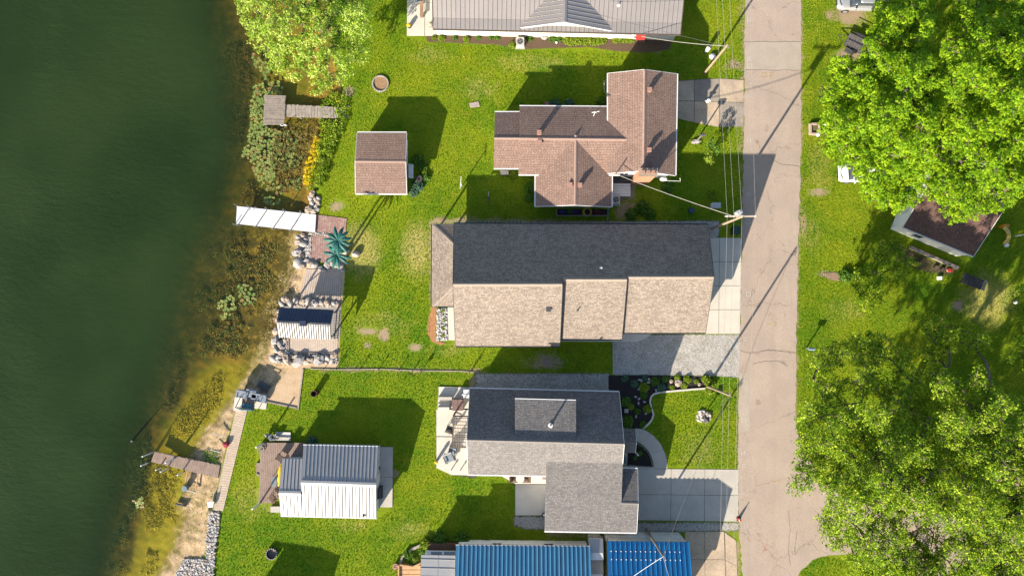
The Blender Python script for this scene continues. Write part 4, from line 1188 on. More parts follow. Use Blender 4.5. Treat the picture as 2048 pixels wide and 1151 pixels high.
pwd['c'].z = 0
sk = MB().slab([at(853, 1100, 2.0), at(912, 1101, 2.0), at(912, 1110, 2.35), at(853, 1109, 2.35)], .06).build('lean_to_roof', WHITE, hg)
for xa in (862, 888): MB().slab([at(xa, 1102, 2.12), at(xa + 22, 1102.4, 2.12), at(xa + 22, 1108, 2.32), at(xa, 1107.5, 2.32)], .05).build('skylight', GLASS, hg)
# white link roof between house and garage
lk = thing('white_breezeway', 'white roofed breezeway between the two blue metal roofs', 'breezeway', at(1190, 1120))
z_ = 3.1
for k, (ya, yb, za, zb) in enumerate(((1076, 1104, 2.3, 2.75), (1104.5, 1119, 2.75, 2.85), (1119.5, 1146, 2.5, 2.6), (1146.5, 1180, 2.5, 2.9), (1180.5, 1215, 2.9, 2.5))):
    MB().slab([at(1177 + .5, ya, za), at(1206, ya, za), at(1207, yb, zb), at(1181, yb, zb)], .06).build('roof_panel', [MET_WHITE, WHITE, M('bare concrete roof', (.40, .37, .33), rough=.9), WHITE, WHITE][k], lk)
for k in range(5):
    x = 1178 + k * 6.5
    MB().beam(at(x, 1072, 2.2), at(x, 1079, 2.25), .06, .06).build('rafter_tail', TIMBER, lk)
MB().beam(at(1177, 1072.5, 2.14), at(1206, 1072.5, 2.14), .06, .1).build('beam', BLACKM, lk)
wl_ = [at(1180, 1080, 2.15), at(1204, 1080, 2.15), at(1206, 1210, 2.4), at(1184, 1210, 2.4)]
wallbox(lk, wl_, SID_W)
# blue roofed garage
hh_ = thing('blue_roof_garage', 'white garage with royal blue ribbed metal roof at the bottom edge', 'garage', at(1295, 1130))
e0, e1 = at(1213.5, 1081, 2.85), at(1379, 1083, 2.85)
r0_, r1_ = e0 + nn2 * 3.4 + Vector((0, 0, 1.25)), e1 + nn2 * 3.4 + Vector((0, 0, 1.25))
metal_slope(hh_, e0, e1, r0_, r1_, 17, MET_BLUE2, rib=.05, w=.07)
roof_slope(hh_, [e0 + nn2 * 6.8, e1 + nn2 * 6.8, r1_, r0_], MET_BLUE2)
ridge_cap(hh_, r0_, r1_, MET_BLUE2, w=.2, h=.06)
H_w = wall_of(hh_, e0, e1, r0_, r1_, e0 + nn2 * 6.8, e1 + nn2 * 6.8, WHITE, .1, .25)
MB().slab([at(1211, 1069.5, 1.15), at(1362, 1070.5, 1.15), at(1372, 1082, 1.3), at(1211, 1081, 1.3)], 1.1).build('lean_to', WHITE, hh_)
garage_door(hh_, H_w, 'r', .5, ww=4.2)
rng_s = random.Random(5)
for row in range(2):
    for k in range(15):
        u = (k + .8) / 17; v = .24 + .2 * row
        a_ = e0.lerp(e1, u).lerp(r0_.lerp(r1_, u), v)
        MB().box(a_ + Vector((0, 0, .09)), (.07, .1, .06)).build('snow_guard', WHITE, hh_)

# ---- rotated garage under the maple on the right
hi = thing('maple_garage', 'angled white garage with dark brown roof half under the maple', 'garage', at(1900, 470))
A = at(1806, 454, 2.6); B = at(1947, 512, 2.6)
d = (B - A).normalized(); n = Vector((-d.y, d.x, 0))
Wd = 8.6
I_w = gable(hi, A, B, A + n * Wd / 2 + Vector((0, 0, 1.7)), B + n * Wd / 2 + Vector((0, 0, 1.7)), A + n * Wd, B + n * Wd, SH_RUST, SID_W, ov=.15, gov=.1, fascia=True)
window(hi, I_w, 'a', .3, 1.4); door(hi, I_w, 'a', .75); garage_door(hi, I_w, 'l', .45, ww=4.5)
MB().beam(at(1820, 494, .25), at(1916, 536, .25), .3, .3).build('sill_beam', TIMBER, hi)

# lake house just below the frame, seen only by its shadow on the lawn
hz_ = thing('lake_house', 'white lake house just below the frame whose roof shades the lower lawn', 'house', at(522, 1330))
gable(hz_, at(465, 1225, 3.0) - Vector((0, 0, 0)), at(550, 1238, 3.0), at(462, 1300, 4.2), at(547, 1313, 4.2), at(458, 1375, 3.0), at(543, 1388, 3.0), SH_GREY, SID_W)
# ---------------------------------------------------------------- docks, shelter, deck, poles, vehicles, small things
def shared(name, mesh, parent, loc, rz=0, scale=None):
    o = bpy.data.objects.new(name, mesh); COL.objects.link(o)
    if parent is not None:
        o.parent = parent; loc = Vector(loc) - parent.location
    o.location = loc; o.rotation_euler = (0, 0, rz)
    if scale is not None: o.scale = scale
    return o
def planks(root, a0, a1, b0, b1, n, m, gap=.12, t=.05, sag=0.02, name='plank', skip=()):
    """boards laid across between edge a (a0->a1) and edge b (b0->b1)"""
    for i in range(n):
        if i in skip: continue
        u0, u1 = (i + gap / 2) / n, (i + 1 - gap / 2) / n
        ex = random.uniform(-.03, .05)
        q = [a0.lerp(a1, u0), a0.lerp(a1, u1), b0.lerp(b1, u1), b0.lerp(b1, u0)]
        d = (q[0] - q[3]).normalized() * ex
        z = Vector((0, 0, random.uniform(-sag, sag)))
        MB().slab([q[0] + d + z, q[1] + d + z, q[2] - d + z, q[3] - d + z], t).build(name, m, root)

TIMBER2 = M('bleached timber', (.44, .38, .32), (.31, .265, .22), scale=3, fine=20, rough=.9, bp=.3, grain=.35)
# grey dock
dk = thing('old_dock', 'weathered grey wooden dock with a square end platform among the lily pads', 'dock', at(600, 222))
z = .12
planks(dk, at(529, 190, z + .1), at(527, 249, z + .1), at(571, 191, z + .1), at(568, 250, z + .1), 17, TIMBER)
planks(dk, at(571, 209, z), at(676, 214, z), at(570, 233, z), at(676, 236.5, z), 36, TIMBER2)
planks(dk, at(677, 213, z - .02), at(689, 212, z - .02), at(676, 233, z - .02), at(688, 233, z - .02), 4, TIMBER, sag=.05)
for y0, y1 in ((214, 212), (232, 233)): MB().beam(at(676, y0, .0), at(699, y1, .0), .14, .12).build('stringer', TIMBER2, dk)
for (x, y) in ((530, 193), (529, 247), (568, 193), (566, 248), (600, 212), (600, 234), (640, 214), (640, 235)):
    MB().beam(at(x, y, z) - Vector((0, 0, 1.6)), at(x, y, z) + Vector((0, 0, -.03)), .12, .12).build('post', TIMBER, dk)
for y in (213, 233): MB().beam(at(570, y, z - .12), at(690, y + 1, z - .12), .08, .15).build('stringer', TIMBER, dk)
MB().tube([at(566, 248, .2), at(573, 251, .75)], .05).tube([at(561, 250, .1), at(566, 252, .5)], .04).build('mooring_post', WHITE, dk)
# white dock
wd = thing('white_dock', 'white panelled dock running out from the brick paved landing', 'dock', at(550, 437))
z = .25
WHP = M('white dock panels', (.64, .645, .66), (.60, .61, .63), scale=1, fine=12, rough=.55, grain=.06)
a0, a1 = at(472, 412, z), at(632, 429, z); b0, b1 = at(470, 446.5, z), at(630, 464, z)
cuts = [0, .165, .385, .605, .815, 1.0]
cutb = [0, .04, .26, .475, .695, 1.0]
for k in range(5):
    e = .012
    MB().slab([a0.lerp(a1, cuts[k] + e), a0.lerp(a1, cuts[k + 1]), b0.lerp(b1, cutb[k + 1]), b0.lerp(b1, cutb[k] + e)], .09).build('dock_panel', WHP, wd)
for k in range(5):
    for L, c, sy in ((a0.lerp(a1, cuts[k]), 0, 1), (b0.lerp(b1, cutb[k]), 0, -1)):
        p = L + Vector((0, sy * .12, 0))
        MB().tube([p - Vector((0, 0, 1.7)), p + Vector((0, 0, .55))], .045, 8).build('post', GREYM, wd)
MB().beam(a0 - Vector((0, 0, .12)), a1 - Vector((0, 0, .12)), .06, .14).beam(b0 - Vector((0, 0, .12)), b1 - Vector((0, 0, .12)), .06, .14).build('frame', GREYM, wd)
# dock ladder
ld = at(505, 417, .3)
MB().tube([ld + Vector((0, .1, -1)), ld + Vector((0, .1, .6)), ld + Vector((0, -.35, .75))], .03).tube([ld + Vector((.4, .1, -1)), ld + Vector((.4, .1, .6)), ld + Vector((.4, -.35, .75))], .03).build('ladder', GREYM, wd)
# brown dock
bd_ = thing('brown_dock', 'short brown plank dock on white pipe posts below the sea wall', 'dock', at(370, 928))
z = .1
a0, a1, b0, b1 = at(309, 903, z), at(440, 930, z), at(302, 922, z), at(436, 955, z)
planks(bd_, a0, a1, b0, b1, 44, TIMBER_B)
for (x, y, h) in ((313, 901, 1.5), (303, 922, .8), (362, 911, 2.0), (345, 932, 1.2), (330, 931, .6), (374, 940, .8)):
    MB().tube([at(x, y, -1.2), at(x, y, -1.2) + Vector((0, 0, 1.3 + h))], .07, 8).build('post', WHITE, bd_)
MB().beam(a0 - Vector((0, 0, .1)), a1 - Vector((0, 0, .1)), .06, .14).beam(b0 - Vector((0, 0, .1)), b1 - Vector((0, 0, .1)), .06, .14).build('stringer', TIMBER, bd_)
# lone pole in the lake
tag(MB().tube([at(264, 881, -1.6), at(263, 882, .75)], .085, 8).build('mooring_pole', WHITE), 'white mooring pole standing alone in the lake near the brown dock', 'pole')
# boat lift rails north and south of the brown dock
RAILM = M('pale aluminium rail', (.55, .52, .46), (.48, .45, .40), rough=.45, metal=.2)
tag(MB().beam(at(428, 867, .35), at(452, 874, .35), .07, .07).build('mooring_rail', RAILM), 'pale rail jutting from the sea wall above the red planter', 'rail', 'short rails on the sea wall')
tag(MB().beam(at(421, 899, .35), at(444, 905, .35), .07, .07).build('mooring_rail', RAILM), 'pale rail jutting from the sea wall below the red planter', 'rail', 'short rails on the sea wall')
bl = thing('boat_ramp_frame', 'yellow timber boat ramp frame lying on the sand below the brown dock', 'frame', at(380, 960))
z = .0
MB().beam(at(375, 941, z), at(368, 979, z), .09, .1).build('side_rail', TIMBER_Y, bl)
MB().beam(at(396, 946, z), at(391, 982, z), .09, .1).build('side_rail', TIMBER_Y, bl)
MB().beam(at(366, 978, .05), at(391, 984, .05), .08, .09).build('end_rail', RAILM, bl)
tag(MB().cyl(at(373, 974, -.25), .28, .55, 12).build('bucket', M('grey blue bucket', (.20, .27, .30), rough=.5)), 'grey blue bucket inside the yellow timber boat ramp frame', 'bucket')
fl = thing('wheelbarrow', 'white and grey wheelbarrow parked on the sand beside the sea wall', 'wheelbarrow', at(421, 1010))
MB().slab([at(415, 1003, .5), at(427, 1002, .5), at(426, 1013, .4), at(416, 1014, .4)], .18).build('tray', WHITE, fl)
MB().cyl(at(420, 1017, 0) - Vector((0, 0, .1)), .2, .12, 12).build('wheel', BLACKM, fl)
MB().beam(at(417, 1003, .45), at(424, 992, .55), .04, .04).beam(at(425, 1003, .45), at(427, 992, .55), .04, .04).build('handle', DARKG, fl)
tag(MB().beam(at(351, 1007, -.2), at(372, 1011, -.15), .12, .3).build('plank', DARKG), 'dark plank on edge in the sand by the waterline', 'plank')
# posts in the wet sand, waterside rails
tag(MB().ball(at(452, 888, .25), .33, (1, 1, .75), 10, 6, .2).build('planter', M('red planter flowers', (.22, .02, .03), (.35, .04, .05), scale=8, rough=.8)), 'dark red flowering planter on the sea wall walk', 'planter')

# brick landing
BRK = [M('rose clay paver', (.36, .21, .18), (.31, .18, .155), fine=10, rough=.9, grain=.15), M('faded clay paver', (.42, .28, .24), (.35, .22, .19), fine=10, rough=.9, grain=.15), M('buff paver', (.40, .30, .25), (.34, .25, .2), fine=10, rough=.9, grain=.15)]
def paver_field(root, quad, nu, nv, z, mats, limit=300, gap=.012, kindname='paver', base=None):
    a, b, c, d = [at(x, y, 0) for x, y in quad]
    MB().slab([p + Vector((0, 0, z - .03)) for p in (a, b, c, d)], .25).build('bedding', base or M('joint sand', (.24, .20, .165), (.2, .165, .135), rough=.95), root)
    w = ((b - a).length / nu) - gap; h = ((d - a).length / nv) - gap
    rz = math.atan2((b - a).y, (b - a).x)
    meshes = []
    for m in mats:
        me = MB().box((0, 0, 0), (w, h, .06)).mesh('paver'); me.materials.append(m); meshes.append(me)
    stuff = [MB() for _ in mats]
    k = 0
    for j in range(nv):
        for i in range(nu):
            u = (i + .5) / nu; v = (j + .5) / nv
            p = (a * (1 - u) + b * u) * (1 - v) + (d * (1 - u) + c * u) * v
            p.z = z - .03 + random.uniform(-.006, .006)
            q = random.choices(range(len(mats)), [5, 3, 2][:len(mats)])[0]
            if k < limit: shared(kindname, meshes[q], root, p, rz)
            else: stuff[q].box(p, (w, h, .06), rz)
            k += 1
    for q, s in enumerate(stuff):
        if s.v: tag(s.build(kindname, mats[q], root), kind='stuff')
bp_ = thing('brick_landing', 'rose brick paved landing at the end of the white dock under the palms', 'paving', at(655, 485))
paver_field(bp_, [(632, 429), (694, 437), (691, 470), (630, 464)], 14, 13, .06, BRK, 182)
paver_field(bp_, [(623, 470), (692, 474), (690, 528), (621, 522)], 15, 20, .05, BRK, 118)
PV = [M('grey tan paver', (.56, .45, .36), (.49, .39, .31), fine=10, rough=.9, grain=.15), M('pale tan paver', (.54, .455, .38), (.46, .385, .32), fine=10, rough=.9, grain=.15)]
bp2 = thing('paver_pad', 'grey tan paver pad north of the ribbed roof shelter', 'paving', at(645, 580))
paver_field(bp2, [(612, 538), (683, 538), (681, 600), (600, 594)], 18, 14, .04, PV, 252)
bp3 = thing('paver_pad', 'grey tan paver pad south of the ribbed roof shelter', 'paving', at(626, 692))
paver_field(bp3, [(577, 672), (676, 676), (675, 705), (577, 704)], 22, 8, .05, PV, 176)
MB().beam(at(577.5, 672, .05), at(577.5, 704.5, .05), .08, .14).beam(at(577, 704.5, .05), at(675, 706, .05), .08, .14).build('edging', TIMBER, bp3)

# ribbed metal shelter on posts
sh = thing('lakeside_shelter', 'open lakeside shelter with dark and silver ribbed roof among boulders', 'shelter', at(615, 650))
a0, a1, r0, r1, b0, b1 = at(558.5, 614.5, 2.35), at(667, 619, 2.35), at(553, 644.5, 3.0), at(661, 649.5, 3.0), at(557.5, 674, 2.3), at(662, 678, 2.3)
metal_slope(sh, a0, a1, r0, r1, 22, MET_NAVY, rib=.02)
metal_slope(sh, b0, b1, r0, r1, 22, MET_SILV, rib=.05, w=.16)
ridge_cap(sh, r0, r1, MET_SILV, w=.16, h=.03, drop=.03)
MB().box(at(606, 646.5, 3.08), (.6, .5, .25)).build('cupola', MET_NAVY, sh)
for p, q in ((a0, (1, -1)), (a1, (-1, -1)), (b0, (1, 1)), (b1, (-1, 1))):
    w_ = Vector((p.x + q[0] * .35, p.y + q[1] * .25, 0))
    MB().beam(w_, w_ + Vector((0, 0, 2.4)), .14, .14).build('post', TIMBER, sh)
    MB().beam(w_ + Vector((0, 0, 1.5)), w_ + Vector((-q[0] * -.8, 0, 2.3)), .07, .07).build('brace', TIMBER, sh)
for t in np.linspace(.04, .96, 12):
    p = a1.lerp(b1, float(t)); zr = 2.35 + .55 * (1 - abs(float(t) - .5) * 2)
    p = Vector((p.x + .18, p.y, 0))
    MB().beam(p + Vector((.25, 0, 1.2)), p + Vector((0, 0, zr - .05)), .04, .11).build('slat', TIMBER_B, sh)
MB().beam(a1 + Vector((.3, 0, -.2)), b1 + Vector((.3, 0, -.2)), .06, .1).beam(a1 + Vector((.4, 0, -1.0)), b1 + Vector((.4, 0, -1.0)), .06, .1).build('slat_rail', BLACKM, sh)
fl2 = field('shelter_floor', [(560, 612), (682, 612), (680, 676), (556, 674)], .03, M('grey gravel fines', (.36, .34, .31), (.28, .265, .245), scale=4, fine=25, rough=.95, bp=.5, grain=.3))

# boulders
BM = [STONE, STONE_D, M('tan field stone', (.50, .40, .31), (.38, .30, .24), scale=1.6, fine=9, rough=.9, bp=.5, bscale=14, grain=.3)]
bmesh_var = []
rb = random.Random(3)
for k in range(9):
    me = MB().ball((0, 0, 0), 1.0, (1, .72 + .05 * (k % 3), .55), 9, 6, .24, rb).mesh('boulder', k % 3 == 0)
    me.materials.append(BM[k % 3]); bmesh_var.append(me)
def boulders(root, lst, name='boulder', z=.12):
    for x, y, r in lst:
        p = at(x, y, z * (r / 8)); r_ = r / 20
        shared(name, random.choice(bmesh_var), root, p, random.uniform(0, 6.3), (r_ * random.uniform(.9, 1.15), r_ * random.uniform(.85, 1.1), r_ * random.uniform(.8, 1.05)))
def scatter_line(line, n, r0, r1, spread):
    out = []
    for k in range(n):
        t = (k + random.uniform(-.3, .3)) / n * (len(line) - 1); t = min(max(t, 0), len(line) - 1.001)
        i = int(t); f = t - i
        out.append((line[i][0] * (1 - f) + line[i + 1][0] * f + random.uniform(-spread, spread), line[i][1] * (1 - f) + line[i + 1][1] * f + random.uniform(-spread, spread), random.uniform(r0, r1)))
    return out
b1_ = thing('boulder_border', 'pale boulders piled round the lakeside shelter and its paver pad', 'boulders', at(580, 690))
boulders(b1_, [(571, 598, 9), (563, 607, 7), (580, 605, 8), (592, 600, 8), (606, 603, 8), (618, 601, 9), (630, 605, 7), (643, 604, 7), (655, 606, 8), (668, 606, 6), (676, 610, 6), (559, 622, 6), (556, 640, 6), (552, 662, 8), (556, 672, 6), (550, 680, 10), (560, 688, 8), (547, 690, 6),
               (553, 700, 7), (562, 705, 7), (546, 716, 9), (557, 714, 8), (556, 722, 7), (573, 719, 12), (592, 712, 6), (597, 722, 13), (617, 721, 10), (638, 719, 13), (655, 714, 7), (668, 710, 8), (663, 719, 7), (603, 711, 5), (628, 711, 5), (648, 708, 6), (575, 706, 6), (583, 712, 6), (565, 695, 6), (570, 680, 5)])
b2_ = thing('boulder_border', 'line of white boulders along the shore below the white dock', 'boulders', at(595, 510))
boulders(b2_, [(597, 474, 7), (605, 470, 6), (596, 484, 8), (606, 487, 8), (600, 496, 5), (594, 505, 10), (605, 512, 5), (596, 525, 12), (604, 533, 8), (612, 478, 5), (620, 527, 8), (630, 530, 9), (641, 535, 6), (655, 530, 8), (664, 527, 7), (672, 531, 8), (681, 533, 8), (685, 540, 6), (648, 540, 6), (612, 520, 5)])
b3_ = thing('boulder_border', 'heap of pale boulders on the bank just above the white dock', 'boulders', at(622, 402))
boulders(b3_, [(624, 388, 8), (620, 396, 7), (630, 399, 6), (636, 405, 6), (624, 405, 7), (632, 412, 6), (617, 419, 8), (627, 423, 7), (634, 418, 6), (622, 413, 5), (637, 396, 5)])
cob_var = []
for k in range(6):
    cob_var.append(MB().ball((0, 0, 0), 1.0, (1, .75, .6), 6, 4, .18, rb))
def cobbles(name, px_poly, n, r0, r1, mats, root=None, z=.02):
    poly = pts(px_poly)
    x0, x1 = min(p.x for p in poly), max(p.x for p in poly); y0, y1 = min(p.y for p in poly), max(p.y for p in poly)
    X_ = RNG.uniform(x0, x1, n * 4); Y_ = RNG.uniform(y0, y1, n * 4)
    s = poly_sdf(X_, Y_, poly)
    sel = np.where(s > .02)[0][:n]
    outs = []
    for q, m in enumerate(mats):
        VV = []; FF = []; o = 0
        for i in sel[q::len(mats)]:
            b = cob_var[i % 6]; r = RNG.uniform(r0, r1); a_ = RNG.uniform(0, 6.28)
            v = np.array(b.v) * r * RNG.uniform(.8, 1.2, 3)
            ca, sa = math.cos(a_), math.sin(a_)
            zb = float(bed_height(np.array([X_[i]]), np.array([Y_[i]]))[0])
            v = np.stack([v[:, 0] * ca - v[:, 1] * sa + X_[i], v[:, 0] * sa + v[:, 1] * ca + Y_[i], v[:, 2] + zb + z + RNG.uniform(0, r * .7)], 1)
            VV.append(v); FF += [tuple(j + o for j in f) for f in b.f]; o += len(v)
        me = bpy.data.meshes.new(name); me.from_pydata(np.concatenate(VV).tolist(), [], FF); me.update(); me.materials.append(m)
        outs.append(tag(link(name, me, root), kind='stuff'))
    return outs
COB = [M('white cobble', (.60, .57, .54), (.50, .47, .44), rough=.85), M('grey cobble', (.26, .27, .28), (.34, .34, .34), rough=.85), M('tan cobble', (.45, .36, .29), (.36, .29, .24), rough=.85)]
def stufftag(objs, label, cat):
    for o in objs: tag(o, label, cat)
stufftag(cobbles('cobble_riprap', [(418, 1022), (441, 1022), (438, 1060), (430, 1110), (428, 1160), (345, 1160), (365, 1118), (412, 1116), (414, 1060)], 1500, .07, .17, COB), 'loose grey and white cobbles along the lower shore', 'cobbles')
stufftag(cobbles('shore_gravel', [(601, 470), (624, 472), (621, 526), (600, 528)], 1000, .05, .10, COB), 'pale gravel between the boulders and the brick landing', 'gravel')
stufftag(cobbles('shore_gravel', [(618, 461), (668, 468), (664, 474), (618, 469)], 140, .05, .10, COB), 'dark gravel strip across the brick landing', 'gravel')
stufftag(cobbles('boulder_fill', [(545, 676), (578, 676), (578, 706), (676, 708), (676, 728), (548, 726)], 700, .05, .12, COB), 'small stones filling gaps between the shelter boulders', 'stones')
stufftag(cobbles('boulder_fill', [(560, 598), (680, 602), (682, 614), (560, 614)], 380, .05, .12, COB), 'small stones filling gaps north of the shelter', 'stones')
stufftag(cobbles('river_stones', [(874, 616), (895, 616), (896, 680), (873, 681)], 420, .07, .14, [COB[0], COB[0], COB[1]]), 'white river stones in the bed at the lake end of the long house', 'stones')
stufftag(cobbles('river_stones', [(1393, 823), (1407, 819), (1420, 826), (1421, 838), (1410, 844), (1394, 842)], 90, .09, .2, [COB[0], COB[0], COB[2]]), 'white stones ringing the bird feeder on the lawn', 'stones')

# metal palms
FRG = [M('dark teal painted frond', (.012, .09, .075), (.02, .12, .10), scale=4, rough=.6, spec=.2), M('light teal painted frond', (.03, .15, .13), (.02, .11, .095), scale=4, rough=.6, spec=.2)]
PTR = M('tan palm trunk', (.34, .24, .15), (.25, .17, .10), scale=4, rough=.8)
def palm(base, h, label, phase, n=10):
    r = thing('ornamental_palm', label, 'palm', base, 0, 'painted metal palms by the landing')
    lean = Vector((random.uniform(-.1, .1), random.uniform(-.1, .1), 0))
    MB().tube([(0, 0, 0), Vector((0, 0, h * .5)) + lean * .4, Vector((0, 0, h)) + lean], [.13, .10, .08], 8).build('trunk', PTR, r, local=True)
    top = Vector((0, 0, h)) + lean
    for k in range(n):
        a = phase + 2 * math.pi * k / n + random.uniform(-.12, .12)
        L = random.uniform(1.25, 1.55); d = Vector((math.cos(a), math.sin(a), 0)); q = Vector((-d.y, d.x, 0))
        vs = []; fs = []
        S_n = 6
        for i in range(S_n + 1):
            t = i / S_n
            c = top + d * L * t + Vector((0, 0, .35 * math.sin(t * 2.2) - .55 * t * t))
            w = .185 * math.sin(math.pi * min(.06 + t * .93, .995)) ** .7
            vs += [c - q * w - Vector((0, 0, .07 * (w / .2))), c + Vector((0, 0, .03)), c + q * w - Vector((0, 0, .07 * (w / .2)))]
        for i in range(S_n):
            b = i * 3
            fs += [(b, b + 1, b + 4, b + 3), (b + 1, b + 2, b + 5, b + 4)]
        nv_ = len(vs)
        vs2 = [v - Vector((0, 0, .02)) for v in vs]
        fs2 = [tuple(reversed([i + nv_ for i in f])) for f in fs]
        MB().add(vs + vs2, fs + fs2).build('frond', FRG[k % 2], r, local=True)
    mb = MB()
    for k in range(4): mb.ball(top + Vector((.12 * math.cos(k * 1.6), .12 * math.sin(k * 1.6), -.1)), .09, seg=7, rings=5)
    mb.build('coconut', M('brown coconut', (.16, .09, .05), rough=.7), r, local=True)
palm(at(698, 491), 4.3, 'taller teal metal palm nearer the white dock', .2, 11)
palm(at(692, 515.5), 3.6, 'shorter teal metal palm nearer the ribbed roof shelter', .5, 10)
tag(MB().ball(at(690, 503, .2), .5, (1, .6, .6), 9, 5, .15).build('boulder', BM[2]), 'tan boulder at the foot of the two teal palms', 'boulder')
tag(MB().ball(at(712, 508, .2), .42, (1, .8, .8), 9, 5, .15).build('boulder', STONE_D), 'small grey boulder on the lawn right of the palms', 'boulder')

# deck of the cabin
de = thing('cabin_deck', 'brown board deck at the lake end of the cabin', 'deck', at(555, 950))
z = .35
D0, D1 = at(527, 884, z), at(522, 1006, z)
L0 = at(524, 884, z)
nbd = 24
for k in range(nbd):
    u0 = k / nbd; u1 = (k + .9) / nbd
    xa = 523 + 87 * u0; xb = 523 + 87 * u1
    top = 884 if True else 0
    bot = 1005 if xb < 558 else 990
    sh_ = lambda x, y: at(x - (y - 884) * .05, y, z)
    MB().slab([sh_(xa, 884.5), sh_(xb, 884.8), sh_(xb, bot), sh_(xa, bot)], .05).build('plank', TIMBER_B, de)
MB().slab([at(521, 886, z - .06), at(608, 886, z - .06), at(606, 988, z - .06), at(518, 1002, z - .06)], .28).build('frame', TIMBER, de)
MB().slab([at(512.5, 925, .2), at(523, 925, .2), at(521, 949, .2), at(512.5, 949, .2)], .2).build('step', TIMBER_B, de)
MB().slab([at(512.5, 945, .28), at(521, 950, .28), at(521, 954, .28), at(515, 951, .28)], .26).build('step', TIMBER, de)
for (x, y, hh2) in ((529, 885, 2.4), (522, 1004, 2.4), (519, 912, 1.4 * 0 + .6)):
    if hh2 > 1: MB().tube([at(x, y, 0), at(x, y, 0) + Vector((0, 0, hh2))], .09, 8).build('canopy_post', WHITE, de)
MB().slab([at(551, 863, .12), at(581, 864, .12), at(581, 873, .12), at(551, 872, .12)], .12).build('step', CONC_W, de)
MB().slab([at(552, 873, .24), at(581, 874, .24), at(581, 881, .24), at(552, 880, .24)], .2).build('step', CONC, de)
tag(MB().slab(pts([(541, 1012), (564, 1012), (564, 1024), (541, 1024)], .25), .25).build('concrete_step', CONC), 'grey concrete step at the south corner of the cabin deck', 'step')
ky = thing('kayak', 'yellow kayak leaning on the lake end of the cabin', 'kayak', at(559, 945))
vs = []; fs = []
K0, K1 = at(562, 927, .8), at(557, 972, .6)
b = MB(); n_ = 9
pr = [];
for i in range(n_):
    t = i / (n_ - 1); pr.append((K0.lerp(K1, t), .03 + .2 * math.sin(math.pi * t) ** .6))
b.tube([p for p, r in pr], [r for p, r in pr], 8)
b.build('hull', YELLOW, ky)
MB().ball(pr[4][0] + Vector((-.12, 0, .12)), .16, (.6, 1.6, .5), 8, 5).build('cockpit', BLACKM, ky)

def chair_mesh(frame, fabric):
    return frame, fabric
def chair(loc, rz, label, fr, fb, name='patio_chair', cat='chair', group=None, lounge=False):
    r = thing(name, label, cat, loc, rz, group)
    w = .6
    MB().box((0, 0, .42), (w, .58, .07)).build('seat', fb, r, local=True)
    MB().beam((0, -.29, .45), (0, -.48, 1.0), w, .06, up=(0, 1, 0)).build('backrest', fb, r, local=True)
    for sx in (-1, 1):
        MB().beam((sx * .33, .26, 0), (sx * .33, .26, .62), .05, .05).build('leg', fr, r, local=True)
        MB().beam((sx * .33, -.3, 0), (sx * .33, -.3, .62), .05, .05).build('leg', fr, r, local=True)
        MB().box((sx * .33, 0, .64), (.08, .62, .05)).build('armrest', fr, r, local=True)
    return r
BRW = M('brown wicker', (.16, .09, .06), (.11, .065, .045), scale=8, rough=.8)
chair(at(563, 914, .35), 2.6, 'dark wooden chair at the north end of the brown deck', BLACKM, M('dark slat', (.09, .06, .05), rough=.7))
chair(at(548, 994, .35), 2.2, 'brown chair at the south end of the brown deck', BRW, BRW)
tb = thing('patio_table', 'small glass topped table on the brown deck by the yellow kayak', 'table', at(551, 960, .35))
MB().box((0, 0, .5), (.5, 1.0, .05)).build('tabletop', M('grey table top', (.24, .27, .29), rough=.3), tb, local=True)
for sx in (-1, 1):
    for sy in (-1, 1): MB().beam((sx * .2, sy * .42, 0), (sx * .2, sy * .42, .48), .04, .04).build('leg', BLACKM, tb, local=True)
wh = thing('hose_reel', 'round spoked wheel hose reel at the north corner of the brown deck', 'hose reel', at(525, 896, 0))
MB().ring((0, 0, .5), .28, .36, .05, 18).build('rim', TIMBER, wh, local=True)
b = MB()
for k in range(6):
    a = k * math.pi / 3; b.beam((0, 0, .52), (.3 * math.cos(a), .3 * math.sin(a), .52), .04, .04)
b.build('spoke', TIMBER, wh, local=True)
MB().cyl((0, 0, 0), .05, .55, 8).build('hub', BLACKM, wh, local=True)
b = MB()
for k in range(26):
    b.ball(at(544 + random.uniform(-12, 12), 873 + random.uniform(-5, 6), .2 + random.random() * .3), random.uniform(.1, .24), (1, .7, .6), 7, 4, .2)
tag(b.build('firewood_pile', M('grey logs', (.25, .25, .27), (.16, .17, .19), scale=5, rough=.9)), 'grey heap of stones and logs at the north edge of the brown deck', 'pile')
tag(MB().cyl(at(757.5, 934, .08), .16, .5, 10).build('pot', BLACKM), 'small black pot against the east wall of the cabin', 'pot')
gr = thing('covered_grill', 'grill under a dark cover on the cabin concrete pad', 'grill', at(759, 982, .08))
MB().add([(-.35, -.6, 0), (.35, -.6, 0), (.35, .6, 0), (-.35, .6, 0), (-.28, -.45, 1.0), (.2, -.45, 1.05), (.2, .45, 1.05), (-.28, .45, 1.0)], [(0, 1, 5, 4), (1, 2, 6, 5), (2, 3, 7, 6), (3, 0, 4, 7), (4, 5, 6, 7)]).build('cover', M('charcoal cover', (.04, .045, .055), (.055, .06, .07), rough=.7), gr, local=True)
MB().tube([(.25, -.5, .7), (.33, -.5, .75), (.33, .5, .75), (.25, .5, .7)], .025).build('handle', BLACKM, gr, local=True)

